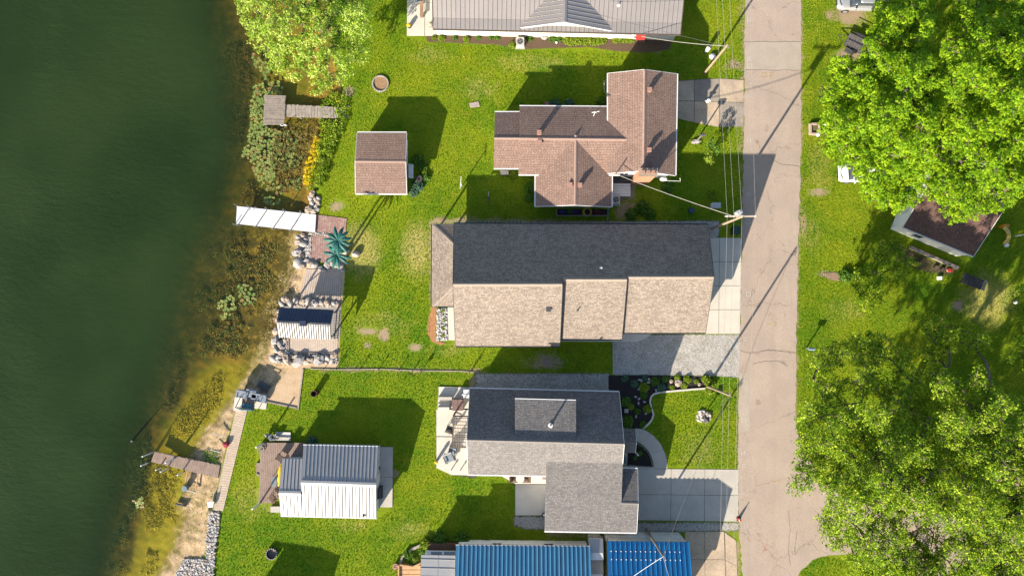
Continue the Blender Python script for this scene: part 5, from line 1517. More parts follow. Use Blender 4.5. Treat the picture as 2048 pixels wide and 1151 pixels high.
# lakeside seating at the head of the sea wall
pad_ = field('patio', [(478, 789), (481, 781), (534, 800), (532, 818), (478, 813), (476, 800)], .08, CONC_W)
def sofa(loc, rz, L, label, m, name='sofa', cat='sofa', arms=True):
    r = thing(name, label, cat, loc, rz)
    MB().box((0, 0, .28), (L, .75, .3)).build('seat', m, r, local=True)
    MB().box((0, .36, .55), (L, .16, .6)).build('backrest', m, r, local=True)
    if arms:
        for s in (-1, 1): MB().box((s * (L / 2 + .06), 0, .35), (.12, .8, .5)).build('armrest', m, r, local=True)
    n = max(1, int(L / .65))
    for k in range(n): MB().box((-L / 2 + (k + .5) * L / n, -.05, .47), (L / n - .04, .62, .1)).build('cushion', m, r, local=True)
    return r
sofa(at(488, 787.5, .08), -.2, .9, 'grey blue sofa end piece at the lake corner of the sea wall seating', GREYC)
sofa(at(507, 786, .08), -.2, 1.0, 'grey blue cushioned armchair on the sand side of the sea wall seating', GREYC, 'armchair', 'armchair')
sofa(at(521, 794, .08), -.22, 1.5, 'grey blue long bench backing the sea wall seating', GREYC, 'bench', 'bench', False)
sw = thing('porch_swing', 'teal bench swing in a black frame at the sea wall seating', 'swing', at(499, 811, .08), -.1)
MB().box((0, 0, .45), (1.3, .5, .07)).build('seat', TEALC, sw, local=True)
MB().box((0, -.28, .75), (1.3, .08, .55)).build('backrest', TEALC, sw, local=True)
for s in (-1, 1):
    MB().tube([(s * .8, -.5, 0), (s * .75, 0, 1.7), (s * .8, 1.3, 0)], .04).build('frame_leg', BLACKM, sw, local=True)
    MB().tube([(s * .62, 0, 1.65), (s * .6, 0, .5)], .015).build('chain', GREYM, sw, local=True)
MB().tube([(-.75, 0, 1.7), (.75, 0, 1.7)], .04).build('top_rail', BLACKM, sw, local=True)
tt = thing('coffee_table', 'low brown table between the teal swing and the grey seats', 'table', at(501, 802, .08), -.15)
MB().box((0, 0, .36), (.95, .45, .06)).build('tabletop', M('tan brown top', (.34, .22, .15), (.28, .18, .12), rough=.7), tt, local=True)
for sx in (-1, 1):
    for sy in (-1, 1): MB().beam((sx * .42, sy * .18, 0), (sx * .42, sy * .18, .34), .05, .05).build('leg', BLACKM, tt, local=True)
MB().box
bt = thing('dock_box', 'tall white storage box at the lake end of the sea wall', 'box', at(480, 806, .08), -.1)
MB().box((0, 0, .25), (.7, 1.3, .5)).build('body', WHITE, bt, local=True)
MB().box((0, 0, .53), (.76, 1.36, .06)).build('lid', CONC_W, bt, local=True)
tr_ = thing('paddle_boat', 'dark grey upturned jon boat lying on the sand above the sea wall seating', 'boat', at(527, 772, .05), -.55)
MB().add([(-.65, -.38, 0), (.65, -.38, 0), (.65, .38, 0), (-.65, .38, 0), (-.5, -.3, .16), (.55, -.3, .2), (.55, .3, .2), (-.5, .3, .16)], [(0, 1, 5, 4), (1, 2, 6, 5), (2, 3, 7, 6), (3, 0, 4, 7), (4, 5, 6, 7)]).build('hull', M('dark grey hull', (.075, .08, .085), (.10, .105, .11), rough=.6), tr_, local=True)
MB().box((0, 0, .2), (1.0, .06, .04)).build('keel', DARKG, tr_, local=True)
# rails of a dismantled lift over the wet sand
for k, (q0, q1) in enumerate((((440, 798), (391, 880)), ((422, 846), (396, 885)), ((452, 840), (438, 862)))):
    MB
# beach border timbers
tag(MB().beam(at(606, 738, .04), at(596, 818, .04), .14, .1).build('timber_edging', TIMBER2), 'pale timber edging between the beach and the cabin lawn', 'edging')
tag(MB().beam(at(534, 803, .04), at(596, 816, .04), .14, .1).build('timber_edging', TIMBER), 'dark timber edging below the sand patch', 'edging')
# property line kerb with lamps
kb = thing('landscape_edging', 'thin pale landscape edging along the lot line between the two lawns', 'edging', at(780, 739))
lk_ = [(620, 737), (680, 738.5), (760, 737.5), (840, 741), (920, 741.5), (948, 744)]
for a, c in zip(lk_[:-1], lk_[1:]): MB().beam(at(a[0], a[1], .03), at(c[0], c[1], .03), .09, .1).build('edging_strip', TIMBER2, kb)
ps = thing('path_light', 'short black path light, westernmost on the lot line edging', 'path light', at(650, 735), 0, 'path lights along the lot line')
MB().cyl((0, 0, 0), .03, .62, 6).build('stake', BLACKM, ps, local=True)
MB().cyl((0, 0, .6), .1, .14, 10, .05).build('lamp_head', BLACKM, ps, local=True)
for x, y, lb in ((676, 736, 'second from the west on the lot line edging'), (722, 735, 'third from the west on the lot line edging'), (760, 736, 'fourth from the west on the lot line edging'), (800, 737, 'fifth from the west on the lot line edging'), (822, 746, 'just south of the lot line near the garden sign'), (945, 738, 'easternmost at the gravel corner')):
    dup(ps, at(x, y), 0, 'short black path light, ' + lb)
sg = thing('garden_flag', 'small dark garden sign on a thin stake by the lot line', 'garden sign', at(843, 741))
MB().cyl((0, 0, 0), .025, 1.25, 6).build('stake', BLACKM, sg, local=True)
MB().box((.1, 0, .75), (.32, .05, .34)).build('panel', DARKG, sg, local=True)
tag(MB().tube([at(939, 744), at(939, 744) + Vector((0, 0, 1.3))], .04).build('marker_stake', TIMBER2), 'pale wooden stake at the corner where lawn meets gravel', 'stake')
tag(MB().tube([at(672, 735.5), at(672, 735.5) + Vector((0, 0, 1.1))], .045).build('marker_stake', DARKG), 'dark stake at the lot line beside the shelter boulders', 'stake')

# fire pits and barrel
fp = thing('fire_pit', 'round stone edged pit filled with wood chips on the upper lawn', 'fire pit', at(761, 168))
n_ = 22
me = MB().box((0, 0, 0), (.12, .2, .2)).mesh('edging_stone'); me.materials.append(STONE)
for k in range(n_):
    a = 2 * math.pi * k / n_; shared('edging_stone', me, fp, fp.location + Vector((.78 * math.cos(a), .78 * math.sin(a), .06)), a)
MB().cyl(at(761, 168, -.05), .74, .1, 24).build('wood_chips', M('wood chips', (.42, .27, .15), (.28, .17, .09), scale=9, fine=25, rough=.95, bp=.8, grain=.35), fp)
fr_ = thing('fire_ring', 'blackened metal fire ring on the lower lawn', 'fire ring', at(545, 1105))
MB().ring((0, 0, 0), .48, .55, .35, 22).build('ring', BLACKM, fr_, local=True)
MB().cyl((0, 0, -.05), .47, .1, 20).build('ash', M('pale ash', (.28, .24, .20), (.13, .11, .09), scale=6, rough=1), fr_, local=True)
b = MB()
for k in range(16):
    a = k * 2 * math.pi / 16; b.box((.53 * math.cos(a), .53 * math.sin(a), .3), (.1, .1, .14), a)
b.build('rim_block', STONE_D, fr_, local=True)
ba = thing('burn_barrel', 'rusty brown burn barrel on the cabin lawn', 'barrel', at(632, 785))
MB().tube([(0, 0, 0), (0, 0, .85)], .3, 14, cap=False).ring((0, 0, .8), .27, .32, .06, 14).build('drum', M('rusted steel', (.12, .05, .035), (.08, .04, .03), scale=6, rough=.8), ba, local=True)
MB().cyl((0, 0, .0), .28, .5, 12).build('ash', M('dark ash', (.06, .04, .035), rough=1), ba, local=True)
sp = tag(MB().slab(pts([(938, 206), (957, 203), (960, 213), (940, 215.5)], .06), .1).build('stepping_slab', M('mottled paving slab', (.46, .37, .32), (.36, .30, .26), scale=4, rough=.9)), 'lone mottled concrete slab lying on the lawn', 'slab')
cp = thing('clothesline_post', 'white clothesline post leaning on the lawn between shed and brown roofed house', 'clothesline post', at(924, 372))
MB().tube([(0, 0, 0), (0, 0, 2.0)], .05, 8).build('pole', WHITE, cp, local=True)
MB().beam((-.05, -.6, 1.95), (.05, .6, 1.95), .07, .07).build('crossarm', WHITE, cp, local=True)
cp2 = thing('clothesline_post', 'grey clothesline post in the shade west of the brown roofed house', 'clothesline post', at(978, 400))
MB().tube([(0, 0, 0), (0, 0, 1.9)], .05, 8).build('pole', DARKG, cp2, local=True)
MB().beam((-.05, -.6, 1.85), (.05, .6, 1.85), .07, .07).build('crossarm', DARKG, cp2, local=True)
tag(MB().cyl(at(1093, 723.5, 0), .36, .12, 20).build('septic_lid', M('concrete lid', (.30, .24, .19), (.25, .20, .16), rough=.9)), 'round concrete septic lid in the worn lawn south of the long house', 'lid')
tag(MB().box(at(1879, 556, .12), (.4, .35, .25)).build('utility_box', WHITE), 'small white square box on the shaded lawn below the angled garage', 'box')
tag(MB().ball(at(2031, 604, .15), .2, seg=10, rings=6).build('garden_ball', WHITE), 'small white ball on the lawn at the right edge', 'ball')

# ac units
def ac(loc, rz, label):
    r = thing('air_conditioner', label, 'air conditioner', loc, rz)
    MB().box((0, 0, .37), (.78, .85, .68)).build('cabinet', M('beige cabinet', (.50, .49, .45), (.44, .43, .40), rough=.5), r, local=True)
    MB().cyl((0, 0, .712), .30, .012, 20).build('fan_opening', BLACKM, r, local=True)
    b = MB()
    for k in range(3): b.ring((0, 0, .725), .09 + .09 * k, .105 + .09 * k, .012, 20)
    for k in range(4): b.beam((0, 0, .73), (.3 * math.cos(k * 1.57 + .4), .3 * math.sin(k * 1.57 + .4), .73), .03, .012)
    b.build('fan_grille', GREYM, r, local=True)
    MB().box((0, 0, .015), (1.0, 1.1, .03)).build('base_pad', CONC, r, local=True)
ac(at(1040, 88), 0, 'square air conditioner on a pad in the bed by the taupe roofed house')
ac(at(1230, 401), 0, 'air conditioner beside the cellar bulkhead of the brown roofed house')
# dish of the brown house garden: hoses, tubs
tag(MB().ring(at(1174, 424, .05), .32, .4, .06, 20).ring(at(1174, 424, .12), .40, .48, .06, 20).ring(at(1176, 423, .18), .34, .41, .06, 20).build('garden_hose', M('yellow hose', (.42, .34, .03), rough=.5)), 'coiled yellow hose in the narrow bed below the south gable', 'hose')
fb = thing('raised_bed', 'narrow shaded raised bed with a low rail below the south gable', 'raised bed', at(1165, 424))
for a, c in (((1113, 431), (1216, 431)), ((1113, 417), (1113, 431)), ((1216, 415), (1215, 447))): MB().beam(at(*a, .15), at(*c, .15), .08, .2).build('rail', TIMBER if a[1] != 415 else TEALC, fb)
for k, x in enumerate((1125, 1140, 1150, 1195)): tag(MB().ball(at(x, 423, .15), .3, (1.2, .8, .7), 8, 5, .2).build('flower_clump', M(['blue flowers', 'green leaves', 'purple flowers', 'red flowers'][k], [(.03, .03, .16), (.03, .10, .02), (.06, .02, .12), (.14, .02, .03)][k], scale=10, rough=.9)), ['dark blue flower clump at the left end of the shaded raised bed', 'green leaf clump in the shaded raised bed', 'purple flower clump in the shaded raised bed', 'red flower clump right of the coiled yellow hose'][k], 'flowers')

# utility poles
def pole(base, h, label, arm=None, tr=None, r=.13):
    u = thing('utility_pole', label, 'utility pole', base)
    MB().tube([(0, 0, 0), (0, 0, h)], [r, r * .72], 10).build('pole', POLEW, u, local=True)
    MB().tube([(0, -.2, h * .72), (0, -.2, h * .72 + .02)], .02)
    if arm:
        MB().beam((arm[0], 0, h - .15), (arm[1], 0, h - .15), .13, .13).build('crossarm', M('pale crossarm', (.50, .42, .32), (.42, .35, .27), rough=.9), u, local=True)
        for x in arm[2]:
            MB().cyl((x, 0, h - .08), .06, .2, 8, .04).build('insulator', WHITE, u, local=True)
        for s in (-1, 1): MB().beam((0, .05, h - .9), (s * .7, .05, h - .2), .03, .05).build('brace', GREYM, u, local=True)
    else:
        for k in range(2): MB().cyl((.14, (k - .5) * .3, h - .3 - .3 * k), .06, .18, 8).build('insulator', GREYM, u, local=True)
    if tr:
        MB().cyl((-.05, .42, h - 1.5), .26, .85, 14).cyl((-.05, .42, h - .65), .2, .06, 14).build('transformer', M('pale grey tank', (.50, .52, .53), (.44, .46, .47), rough=.4), u, local=True)
        MB().cyl((-.05, .42, h - .6), .05, .25, 8).build('bushing', WHITE, u, local=True)
    return u
H2_ = 9.9
b2 = at(1423, 457)
top2 = b2 + Vector((0, 0, H2_))
xs4 = [at(x, 432, H2_).x - b2.x for x in (1454.5, 1468, 1484, 1511)]
pole(b2, H2_, 'tall utility pole with crossarm and transformer by the long house garage', (xs4[0] - .15, xs4[3] + .15, xs4), True, .145)
b1 = at(1410, 145); pole(b1, 7.6, 'wooden utility pole by the road north of the brown roofed house')
b3 = at(1415, 772); pole(b3, 7.4, 'utility pole rising from the black mulch bed')
b4 = at(1293, 1057); H4 = 7.9
pole(b4, H4, 'slim utility pole behind the royal blue garage roof', r=.12)
# line wires
def sagline(a, b, sag, n=14):
    return [a.lerp(b, i / n) - Vector((0, 0, sag * 4 * (i / n) * (1 - i / n))) for i in range(n + 1)]
WL = ['first line wire counted from the west, strung along the road', 'second line wire counted from the west, strung along the road', 'third line wire counted from the west, strung along the road', 'easternmost line wire hanging over the road edge']
for k, (xt, xm, xb) in enumerate(((1432, 1454.5, 1439), (1444, 1468, 1450), (1458, 1484, 1466), (1500, 1511, 1491))):
    pm_ = at(xm, 432, H2_ + .05)
    pt = at(xt, -40, H2_ - .6); pb = at(xb, 1190, H2_ - .6)
    pt = pm_ + (pt - pm_) * 1.25; pb = pm_ + (pb - pm_) * 1.12
    tag(MB().tube(sagline(pt, pm_, .15) + sagline(pm_, pb, .15)[1:], .010, 5).build('power_line', WIRE), WL[k], 'power line', 'line wires on the tall pole')
def drop(a, b, sag, label, r=.03, m=None):
    tag(MB().tube(sagline(a, b, sag, 18), r, 5).build('service_cable', m or WIRE), label, 'cable')
drop(top2 - Vector((0, 0, 1.2)), at(1232, 348, 4.4), .5, 'twisted service cable from the tall pole to the brown roofed house', .026)
drop(b1 + Vector((0, 0, 7.3)), at(1283, 73, 2.9), .3, 'twisted service cable from the north pole to the red awning', .026)
drop(b1 + Vector((0, 0, 7.3)), at(1200, 30, 4.6), .2, 'thin cable crossing the taupe metal roof', .015, BLACKM)
drop(b3 + Vector((0, 0, 7.0)), b4 + Vector((0, 0, H4)), .5, 'service cable from the mulch bed pole to the slim pole', .016, M('dark cable', (.22, .2, .17)))
drop(b4 + Vector((0, 0, H4)), at(1255, 1160, 3.6), 0.1, 'white cable from the slim pole across the royal blue roof', .02, WHITE)
drop(b4 + Vector((0, 0, H4)), at(1340, 1160, 4.2), .1, 'grey cable from the slim pole down the royal blue roof', .015)

# mailboxes, posts, bins near the road
def mailbox(loc, label, m, rz=0, h=1.0, big=False):
    r = thing('mailbox', label, 'mailbox', loc, rz)
    MB().beam((0, 0, 0), (0, 0, h), .1, .1).build('post', TIMBER, r, local=True)
    b = MB(); n = 8; L = .6; w = .13; vs = []
    prof = [(-w, 0), (w, 0)] + [(w * math.cos(a), .14 + w * math.sin(a)) for a in np.linspace(0, math.pi, n)]
    k = len(prof)
    b.add([(-L / 2, y, h + z) for y, z in prof] + [(L / 2, y, h + z) for y, z in prof], [tuple(range(k - 1, -1, -1)), tuple(range(k, 2 * k))] + [(i, (i + 1) % k, k + (i + 1) % k, k + i) for i in range(k)])
    b.build('box', m, r, local=True)
    MB().box((.1, w + .02, h + .22), (.04, .02, .18)).build('flag', RED, r, local=True)
    return r
mailbox(at(1612, 696), 'blue grey mailbox on the verge across from the gravel drive', M('blue grey box', (.20, .30, .36), rough=.4), 0, 1.25)
mailbox(at(1637, 255), 'white mailbox beside a square stone planter on the road verge', WHITE, 0, 1.2)
pl = thing('stone_planter', 'square pale stone planter at the foot of the white mailbox', 'planter', at(1628, 259))
for k, (x, y, sx, sy) in enumerate(((-.45, 0, .2, 1.1), (.45, 0, .2, 1.1), (0, .5, .7, .2), (0, -.5, .7, .2))): MB().box((x, y, .15), (sx, sy, .3)).build('stone', M('pale blocks', (.55, .40, .32), (.48, .36, .29), scale=4, rough=.9), pl, local=True)
MB().box((0, 0, .08), (.7, .8, .16)).build('soil', M('planter soil', (.16, .12, .06), (.10, .12, .04), scale=8, rough=1), pl, local=True)
tag(MB().ball(at(1636, 269, .2), .22, seg=8, rings=5).build('white_bucket', WHITE), 'small white bucket beside the square stone planter', 'bucket')
mb_ = mailbox(at(1394, 280), 'dark mailbox on a slim post by the lawn of the brown roofed house', DARKG, 0, 2.0)
tag(MB().ball(at(1391, 283, .1), .35, (1.3, .8, .5), 8, 5, .25).build('stone_clump', STONE), 'pale stones at the foot of the slim mailbox post', 'stones')
lp = thing('bird_post', 'white wooden figure standing on the driveway of the brown roofed house', 'figure', at(1413, 205))
MB().box((0, 0, .35), (.2, .2, .7)).build('body', WHITE, lp, local=True); MB().ball((0, 0, .85), .17, seg=8, rings=6).build('head', WHITE, lp, local=True); MB().box((0, 0, .55), (.55, .1, .1)).build('arm', WHITE, lp, local=True)
hp = thing('white_pedestal', 'white telecom pedestal on the verge beside the north utility pole', 'pedestal', at(1412, 103))
MB().box((0, 0, .5), (.3, .25, 1.0)).build('cabinet', WHITE, hp, local=True); MB().add([(-.18, -.15, 1.0), (.18, -.15, 1.0), (.18, .15, 1.0), (-.18, .15, 1.0), (0, 0, 1.14)], [(0, 1, 4), (1, 2, 4), (2, 3, 4), (3, 0, 4)]).build('cap', WHITE, hp, local=True)
tag(MB().ball(at(1425, 113, .15), .35, (1, .9, .6), 9, 6, .1).build('white_rock', M('white rock', (.72, .71, .68), rough=.9)), 'round white rock on the verge near the north utility pole', 'rock')
tc = thing('traffic_cone', 'red traffic cone at the corner of the driveway and the road', 'traffic cone', at(1477, 1036))
MB().box((0, 0, .03), (.42, .42, .06)).build('base', BLACKM, tc, local=True)
MB().cyl((0, 0, .05), .17, .85, 14, .03).build('cone', M('red orange plastic', (.62, .05, .02), (.55, .05, .02), rough=.5, grain=.05), tc, local=True)
MB().cyl((0, 0, .45), .118, .14, 14, .095).build('collar', WHITE, tc, local=True)
bins = thing('wheelie_bin', 'dark green wheeled bin in the shade under the crossarm', 'bin', at(1467, 462))
MB().add([(-.28, -.33, 0), (.28, -.33, 0), (.28, .33, 0), (-.28, .33, 0), (-.33, -.4, 1.0), (.33, -.4, 1.0), (.33, .4, 1.0), (-.33, .4, 1.0)], [(0, 1, 5, 4), (1, 2, 6, 5), (2, 3, 7, 6), (3, 0, 4, 7), (3, 2, 1, 0)]).build('body', M('dark green plastic', (.02, .06, .05), rough=.5), bins, local=True)
MB().box((0, 0, 1.03), (.7, .85, .07)).build('lid', M('dark green plastic', (.02, .06, .05)), bins, local=True)
for s in (-1, 1): MB().tube([(s * .27, -.36, .12), (s * .33, -.36, .12)], .12, 10).build('wheel', BLACKM, bins, local=True)
b_ = thing('standing_cooler', 'white lidded cooler in the shade beside the tall pole', 'cooler', at(1428, 412))
MB().box((0, 0, .3), (.75, .5, .6)).build('body', WHITE, b_, local=True); MB().box((.1, 0, .63), (.8, .55, .06)).build('lid', M('grey lid', (.5, .5, .5)), b_, local=True)
tag(MB().cyl(at(1382, 421, 0), .28, .3, 12).build('water_bowl', M('blue tub', (.04, .08, .18), rough=.4)), 'low blue tub on the shaded lawn', 'tub')

# feeder on the stones
fd = thing('bird_feeder', 'bird feeder post standing in the ring of white stones', 'bird feeder', at(1405, 834))
MB().cyl((0, 0, 0), .05, 1.35, 8).build('post', BLACKM, fd, local=True)
MB().box((0, 0, 1.4), (.3, .3, .3)).build('house', TIMBER, fd, local=True)
MB().add([(-.28, -.28, 1.55), (.28, -.28, 1.55), (.28, .28, 1.55), (-.28, .28, 1.55), (0, 0, 1.8)], [(0, 1, 4), (1, 2, 4), (2, 3, 4), (3, 0, 4)]).build('roof', DARKG, fd, local=True)

# kerb edging of the mulch bed
ke = thing('bed_kerb', 'pale curved kerb round the black mulch bed', 'kerb', at(1310, 800))
kl = [(1415, 776), (1385, 778), (1350, 781), (1320, 784), (1308, 787), (1302, 793), (1300, 803), (1303, 815), (1307, 828), (1304, 838), (1296, 848), (1286, 856)]
for a, c in zip(kl[:-1], kl[1:]): MB().beam(at(*a, .05), at(*c, .05), .17, .16).build('kerb_block', CONC_W, ke)
kq = thing('bed_kerb', 'scalloped brick edging round the quarter circle bed by the front walk', 'kerb', at(1285, 910))
kl2 = [(1262, 884), (1275, 886.5), (1286, 893), (1296, 904), (1302, 917), (1305.5, 933), (1290, 932), (1275, 931), (1258, 929)]
cnt = 0
me = MB().box((0, 0, 0), (.16, .1, .16)).mesh('edging_brick'); me.materials.append(M('dark edging brick', (.28, .24, .22), (.16, .14, .13), scale=9, rough=.9))
for a, c in zip(kl2[:-1], kl2[1:]):
    A, C = at(*a, .06), at(*c, .06); n = max(1, int((C - A).length / .2)); rz = math.atan2((C - A).y, (C - A).x)
    for i in range(n): shared('edging_brick', me, kq, A.lerp(C, (i + .5) / n), rz)
MB().slab(pts([(1261, 886), (1275, 888), (1285, 895), (1295, 906), (1301, 919), (1303.5, 931), (1260, 928)], .035), .1).build('mulch', M('black mulch', (.014, .013, .013), (.03, .027, .025), scale=8, fine=25, rough=1, bp=.6), kq)

# pergola, hot tub, steps on the grey house patio
pg = thing('pergola', 'dark brown slatted pergola on the west patio of the grey house', 'pergola', at(921, 862, .1))
zz = 2.3
P4 = [at(907, 831, zz), at(936, 832, zz), at(936, 894, zz), at(905, 893, zz)]
DB = M('dark brown stained timber', (.10, .065, .045), (.075, .05, .035), scale=4, rough=.8)
for a, c in ((0, 1), (1, 2), (2, 3), (3, 0)): MB().beam(P4[a], P4[c], .1, .16).build('beam', DB, pg)
for p in (P4[0], P4[3]):
    MB().beam(Vector((p.x, p.y, .1)), p, .13, .13).build('post', DB, pg)
for i in range(9):
    t = (i + .5) / 9; MB().beam(P4[0].lerp(P4[3], t) + Vector((0, 0, .12)), P4[1].lerp(P4[2], t) + Vector((0, 0, .12)), .05, .1).build('rafter', DB, pg)
for i in range(9):
    t = (i + .5) / 9; MB().beam(P4[0].lerp(P4[1], t) + Vector((0, 0, .2)), P4[3].lerp(P4[2], t) + Vector((0, 0, .2)), .04, .05).build('slat', TIMBER, pg)
ht = thing('hot_tub', 'square brown covered hot tub behind the steps on the grey house patio', 'hot tub', at(917, 807, .1))
MB().box((0, 0, .4), (1.0, 1.0, .8)).build('tub', BRW, ht, local=True); MB().box((0, 0, .85), (1.08, 1.08, .1)).build('cover', M('brown vinyl cover', (.21, .13, .115), (.18, .11, .10), rough=.6), ht, local=True)
MB().box((0, 0, .905), (.03, 1.06, .012)).build('cover_fold', BLACKM, ht, local=True)
ss = thing('patio_steps', 'three pale concrete steps on the edge of the grey house patio', 'steps', at(889, 809, 0))
for k in range(3): MB().box((-.05 , .35 - .33 * k, .12 + .09 * k), (1.15, .32, .24 + .18 * k)).build('step', CONC_W, ss, local=True)
MB().box((.1, .35 + .35, .3), (1.35, .3, .6)).build('wall', CONC, ss, local=True)
pvw = tag(MB().box(at(935, 786, .55), (.75, .8, .9)).box(at(933, 789, 1.0), (.9, .12, .1)).build('privacy_wall', TRIM), 'white stub wall at the north corner of the grey house patio', 'wall')
chair(at(899, 856, .1), 1.2, 'slatted dark chair beside the pergola', BLACKM, BLACKM)
chair(at(905, 901, .1), 2.8, 'grey blue cushioned chair south of the pergola', DARKG, GREYC)
rk = thing('rocking_chair', 'large grey glider chair at the south end of the grey house patio', 'chair', at(899, 914, .1), .4)
MB().box((0, 0, .42), (.85, .7, .1)).build('seat', GREYC, rk, local=True); MB().beam((0, .4, .45), (0, .6, 1.05), .85, .08, up=(0, 1, 0)).build('backrest', M('pale grey slats', (.42, .42, .41), rough=.7), rk, local=True)
for s in (-1, 1): MB().tube([(s * .42, -.5, .05), (s * .42, 0, .02), (s * .42, .5, .06)], .035).build('runner', DARKG, rk, local=True); MB().box((s * .45, 0, .62), (.09, .75, .05)).build('armrest', DARKG, rk, local=True); MB().beam((s * .43, -.2, .05), (s * .43, -.2, .6), .05, .05).build('leg', DARKG, rk, local=True)
tg = thing('garden_torch', 'small yellow topped planter at the west edge of the patio', 'planter', at(874, 920, .1))
MB().cyl((0, 0, 0), .13, .8, 10, .17).build('pot', STONE_D, tg, local=True); MB().ball((0, 0, .85), .17, seg=8, rings=5).build('flowers', YELLOW, tg, local=True)
for x, y, lb in ((903, 938, 'small grey post lamp at the cut corner of the patio'), (921, 939, 'small grey post lamp beside the house end of the patio')):
    l_ = thing('post_lamp', lb, 'lamp', at(x, y, .1)); MB().cyl((0, 0, 0), .05, .4, 8).build('post', GREYM, l_, local=True); MB().ball((0, 0, .45), .1, seg=8, rings=5).build('lamp_head', WHITE, l_, local=True)
bn = thing('bistro_set', 'brown bistro table on the south patio of the grey house', 'table', at(1040, 953, .09)); MB().cyl((0, 0, .68), .42, .05, 18).build('tabletop', CONC_W, bn, local=True); MB().cyl((0, 0, 0), .05, .68, 8).build('leg', BLACKM, bn, local=True); MB().cyl((0, 0, 0), .25, .04, 12).build('base', BLACKM, bn, local=True)
chair(at(1029, 954, .09), -1.5, 'brown wicker chair left of the bistro table', BRW, BRW)
chair(at(1051, 954, .09), 1.5, 'brown wicker chair right of the bistro table', BRW, BRW)
tag(MB().box(at(1089, 955, .2), (.45, .3, .2)).build('door_mat_box', TIMBER), 'small tan box by the back door on the south patio', 'box')
mt = thing('round_ornament', 'small black and white round pot at the corner of the south patio', 'pot', at(1087, 1027, .09)); MB().cyl((0, 0, 0), .16, .35, 12, .2).build('pot', BLACKM, mt, local=True); MB().ball((.04, 0, .38), .12, seg=8, rings=5).build('plant', WHITE, mt, local=True)
tag(MB().slab(pts([(1245, 911), (1252, 911), (1252, 927), (1246, 927)], .5), .45).build('porch_bench', M('blue grey bench', (.20, .24, .29), rough=.6)), 'blue grey bench beside the entry door of the grey house', 'bench')
# top house patio
tp = thing('picnic_bench', 'long brown board bench on the white patio at the top edge', 'bench', at(844.5, 21, .08)); MB().box((0, 0, .45), (.35, 1.75, .06)).build('seat', M('tan brown top', (.34, .22, .15)), tp, local=True)
for s in (-1, 1): MB().box((0, s * .7, .22), (.3, .08, .44)).build('leg', BLACKM, tp, local=True)
ty = thing('flower_pot', 'yellow flowers in a dark pot on the white patio', 'flower pot', at(819, 54, .08)); MB().cyl((0, 0, 0), .18, .4, 12, .22).build('pot', BLACKM, ty, local=True); MB().ball((0, 0, .45), .22, (1, 1, .7), 8, 5, .2).build('flowers', YELLOW, ty, local=True)
ty = thing('flower_pot', 'pink white flowers in a red pot at the house corner', 'flower pot', at(861, 52, .08)); MB().cyl((0, 0, 0), .18, .35, 12, .22).build('pot', RED, ty, local=True); MB().ball((0, 0, .45), .25, (1, 1, .7), 8, 5, .2).build('flowers', M('pale flowers', (.5, .4, .42), (.2, .3, .15), scale=10), ty, local=True)
chair(at(836, 4, .08), .4, 'grey metal chair at the top edge of the white patio', GREYM, GREYM)
# grey ornament in the bed
tag(MB().ball(at(1089, 75, .2), .3, (1.2, .8, .8), 9, 5, .2).build('garden_ornament', STONE_D), 'dark grey rock ornament in the bed of the taupe roofed house', 'ornament')
tag(MB().ball(at(1113, 85, .1), .13, seg=8, rings=5).build('garden_ball', WHITE), 'small white ball in the bed of the taupe roofed house', 'ball')
hr = thing('hanging_hoop', 'pale wire hoop trellis against the wall of the brown roofed house', 'trellis', at(1211, 175)); MB().tube([(0, -.6, 0), (-.25, -.4, .8), (-.3, 0, 1.2), (-.25, .4, .8), (0, .6, 0)], .025).build('hoop', WHITE, hr, local=True)
tag(MB().cyl(at(1093, 210, .0), .18, .5, 10, .22).build('plant_pot', M('pink pot', (.42, .16, .15), rough=.8)), 'pink pot against the north wall of the brown roofed house', 'pot')
tag(MB().slab(pts([(1001, 341), (1017, 341), (1017, 349), (1001, 349)], .25), .25).build('back_step', CONC), 'grey back step at the west end of the brown roofed house', 'step')
bbq = thing('yard_bench', 'white bench against the east wall of the square shed', 'bench', at(824, 344)); MB().box((0, 0, .42), (.4, 1.4, .06)).build('seat', WHITE, bbq, local=True); MB().box((-.2, 0, .7), (.05, 1.4, .4)).build('backrest', WHITE, bbq, local=True)
for s in (-1, 1): MB().box((0, s * .6, .2), (.36, .06, .4)).build('leg', WHITE, bbq, local=True)
tag(MB().ring(at(838, 358, .3), .12, .36, .14, 16).build('old_tyre', M('old rubber', (.05, .045, .045), (.07, .06, .06), rough=.9)), 'old black rubber tyre ring lying in the shrubs east of the square shed', 'tyre ring')  # old tyre, modelled as a plain ring

# raised planter and potted bed in front of the porch at the bottom
wp = thing('timber_planter', 'yellow timber corner planter at the porch of the light blue roofed house', 'planter', at(820, 1140))
for a, c in (((800, 1127), (826, 1131)), ((826, 1131), (842, 1124)), ((798, 1128), (798, 1190))): MB().beam(at(*a, .3), at(*c, .3), .12, .55).build('board', TIMBER_Y, wp)
for k in range(6):
    MB().slab(pts([(800, 1130 + k * 9), (841, 1130 + k * 9), (841, 1138 + k * 9), (800, 1138 + k * 9)], .35), .08).build('plank', TIMBER_Y, wp)
tag(MB().cyl(at(791, 1131, 0), .22, .4, 14).ring(at(791, 1131, .38), .16, .26, .06, 14).build('terracotta_pot', TERRA), 'empty terracotta pot left of the yellow timber planter', 'pot')
br_ = thing('brown_planter_box', 'long brown timber planter box north of the porch skylights', 'planter', at(885, 1091))
for k in range(3): MB().beam(at(859, 1087 + 4.5 * k, .5), at(916, 1087.5 + 4.5 * k, .5), .2, .5 - .1 * k).build('board', M('red brown boards', (.20, .10, .06), (.15, .075, .05), scale=3, rough=.85), br_)
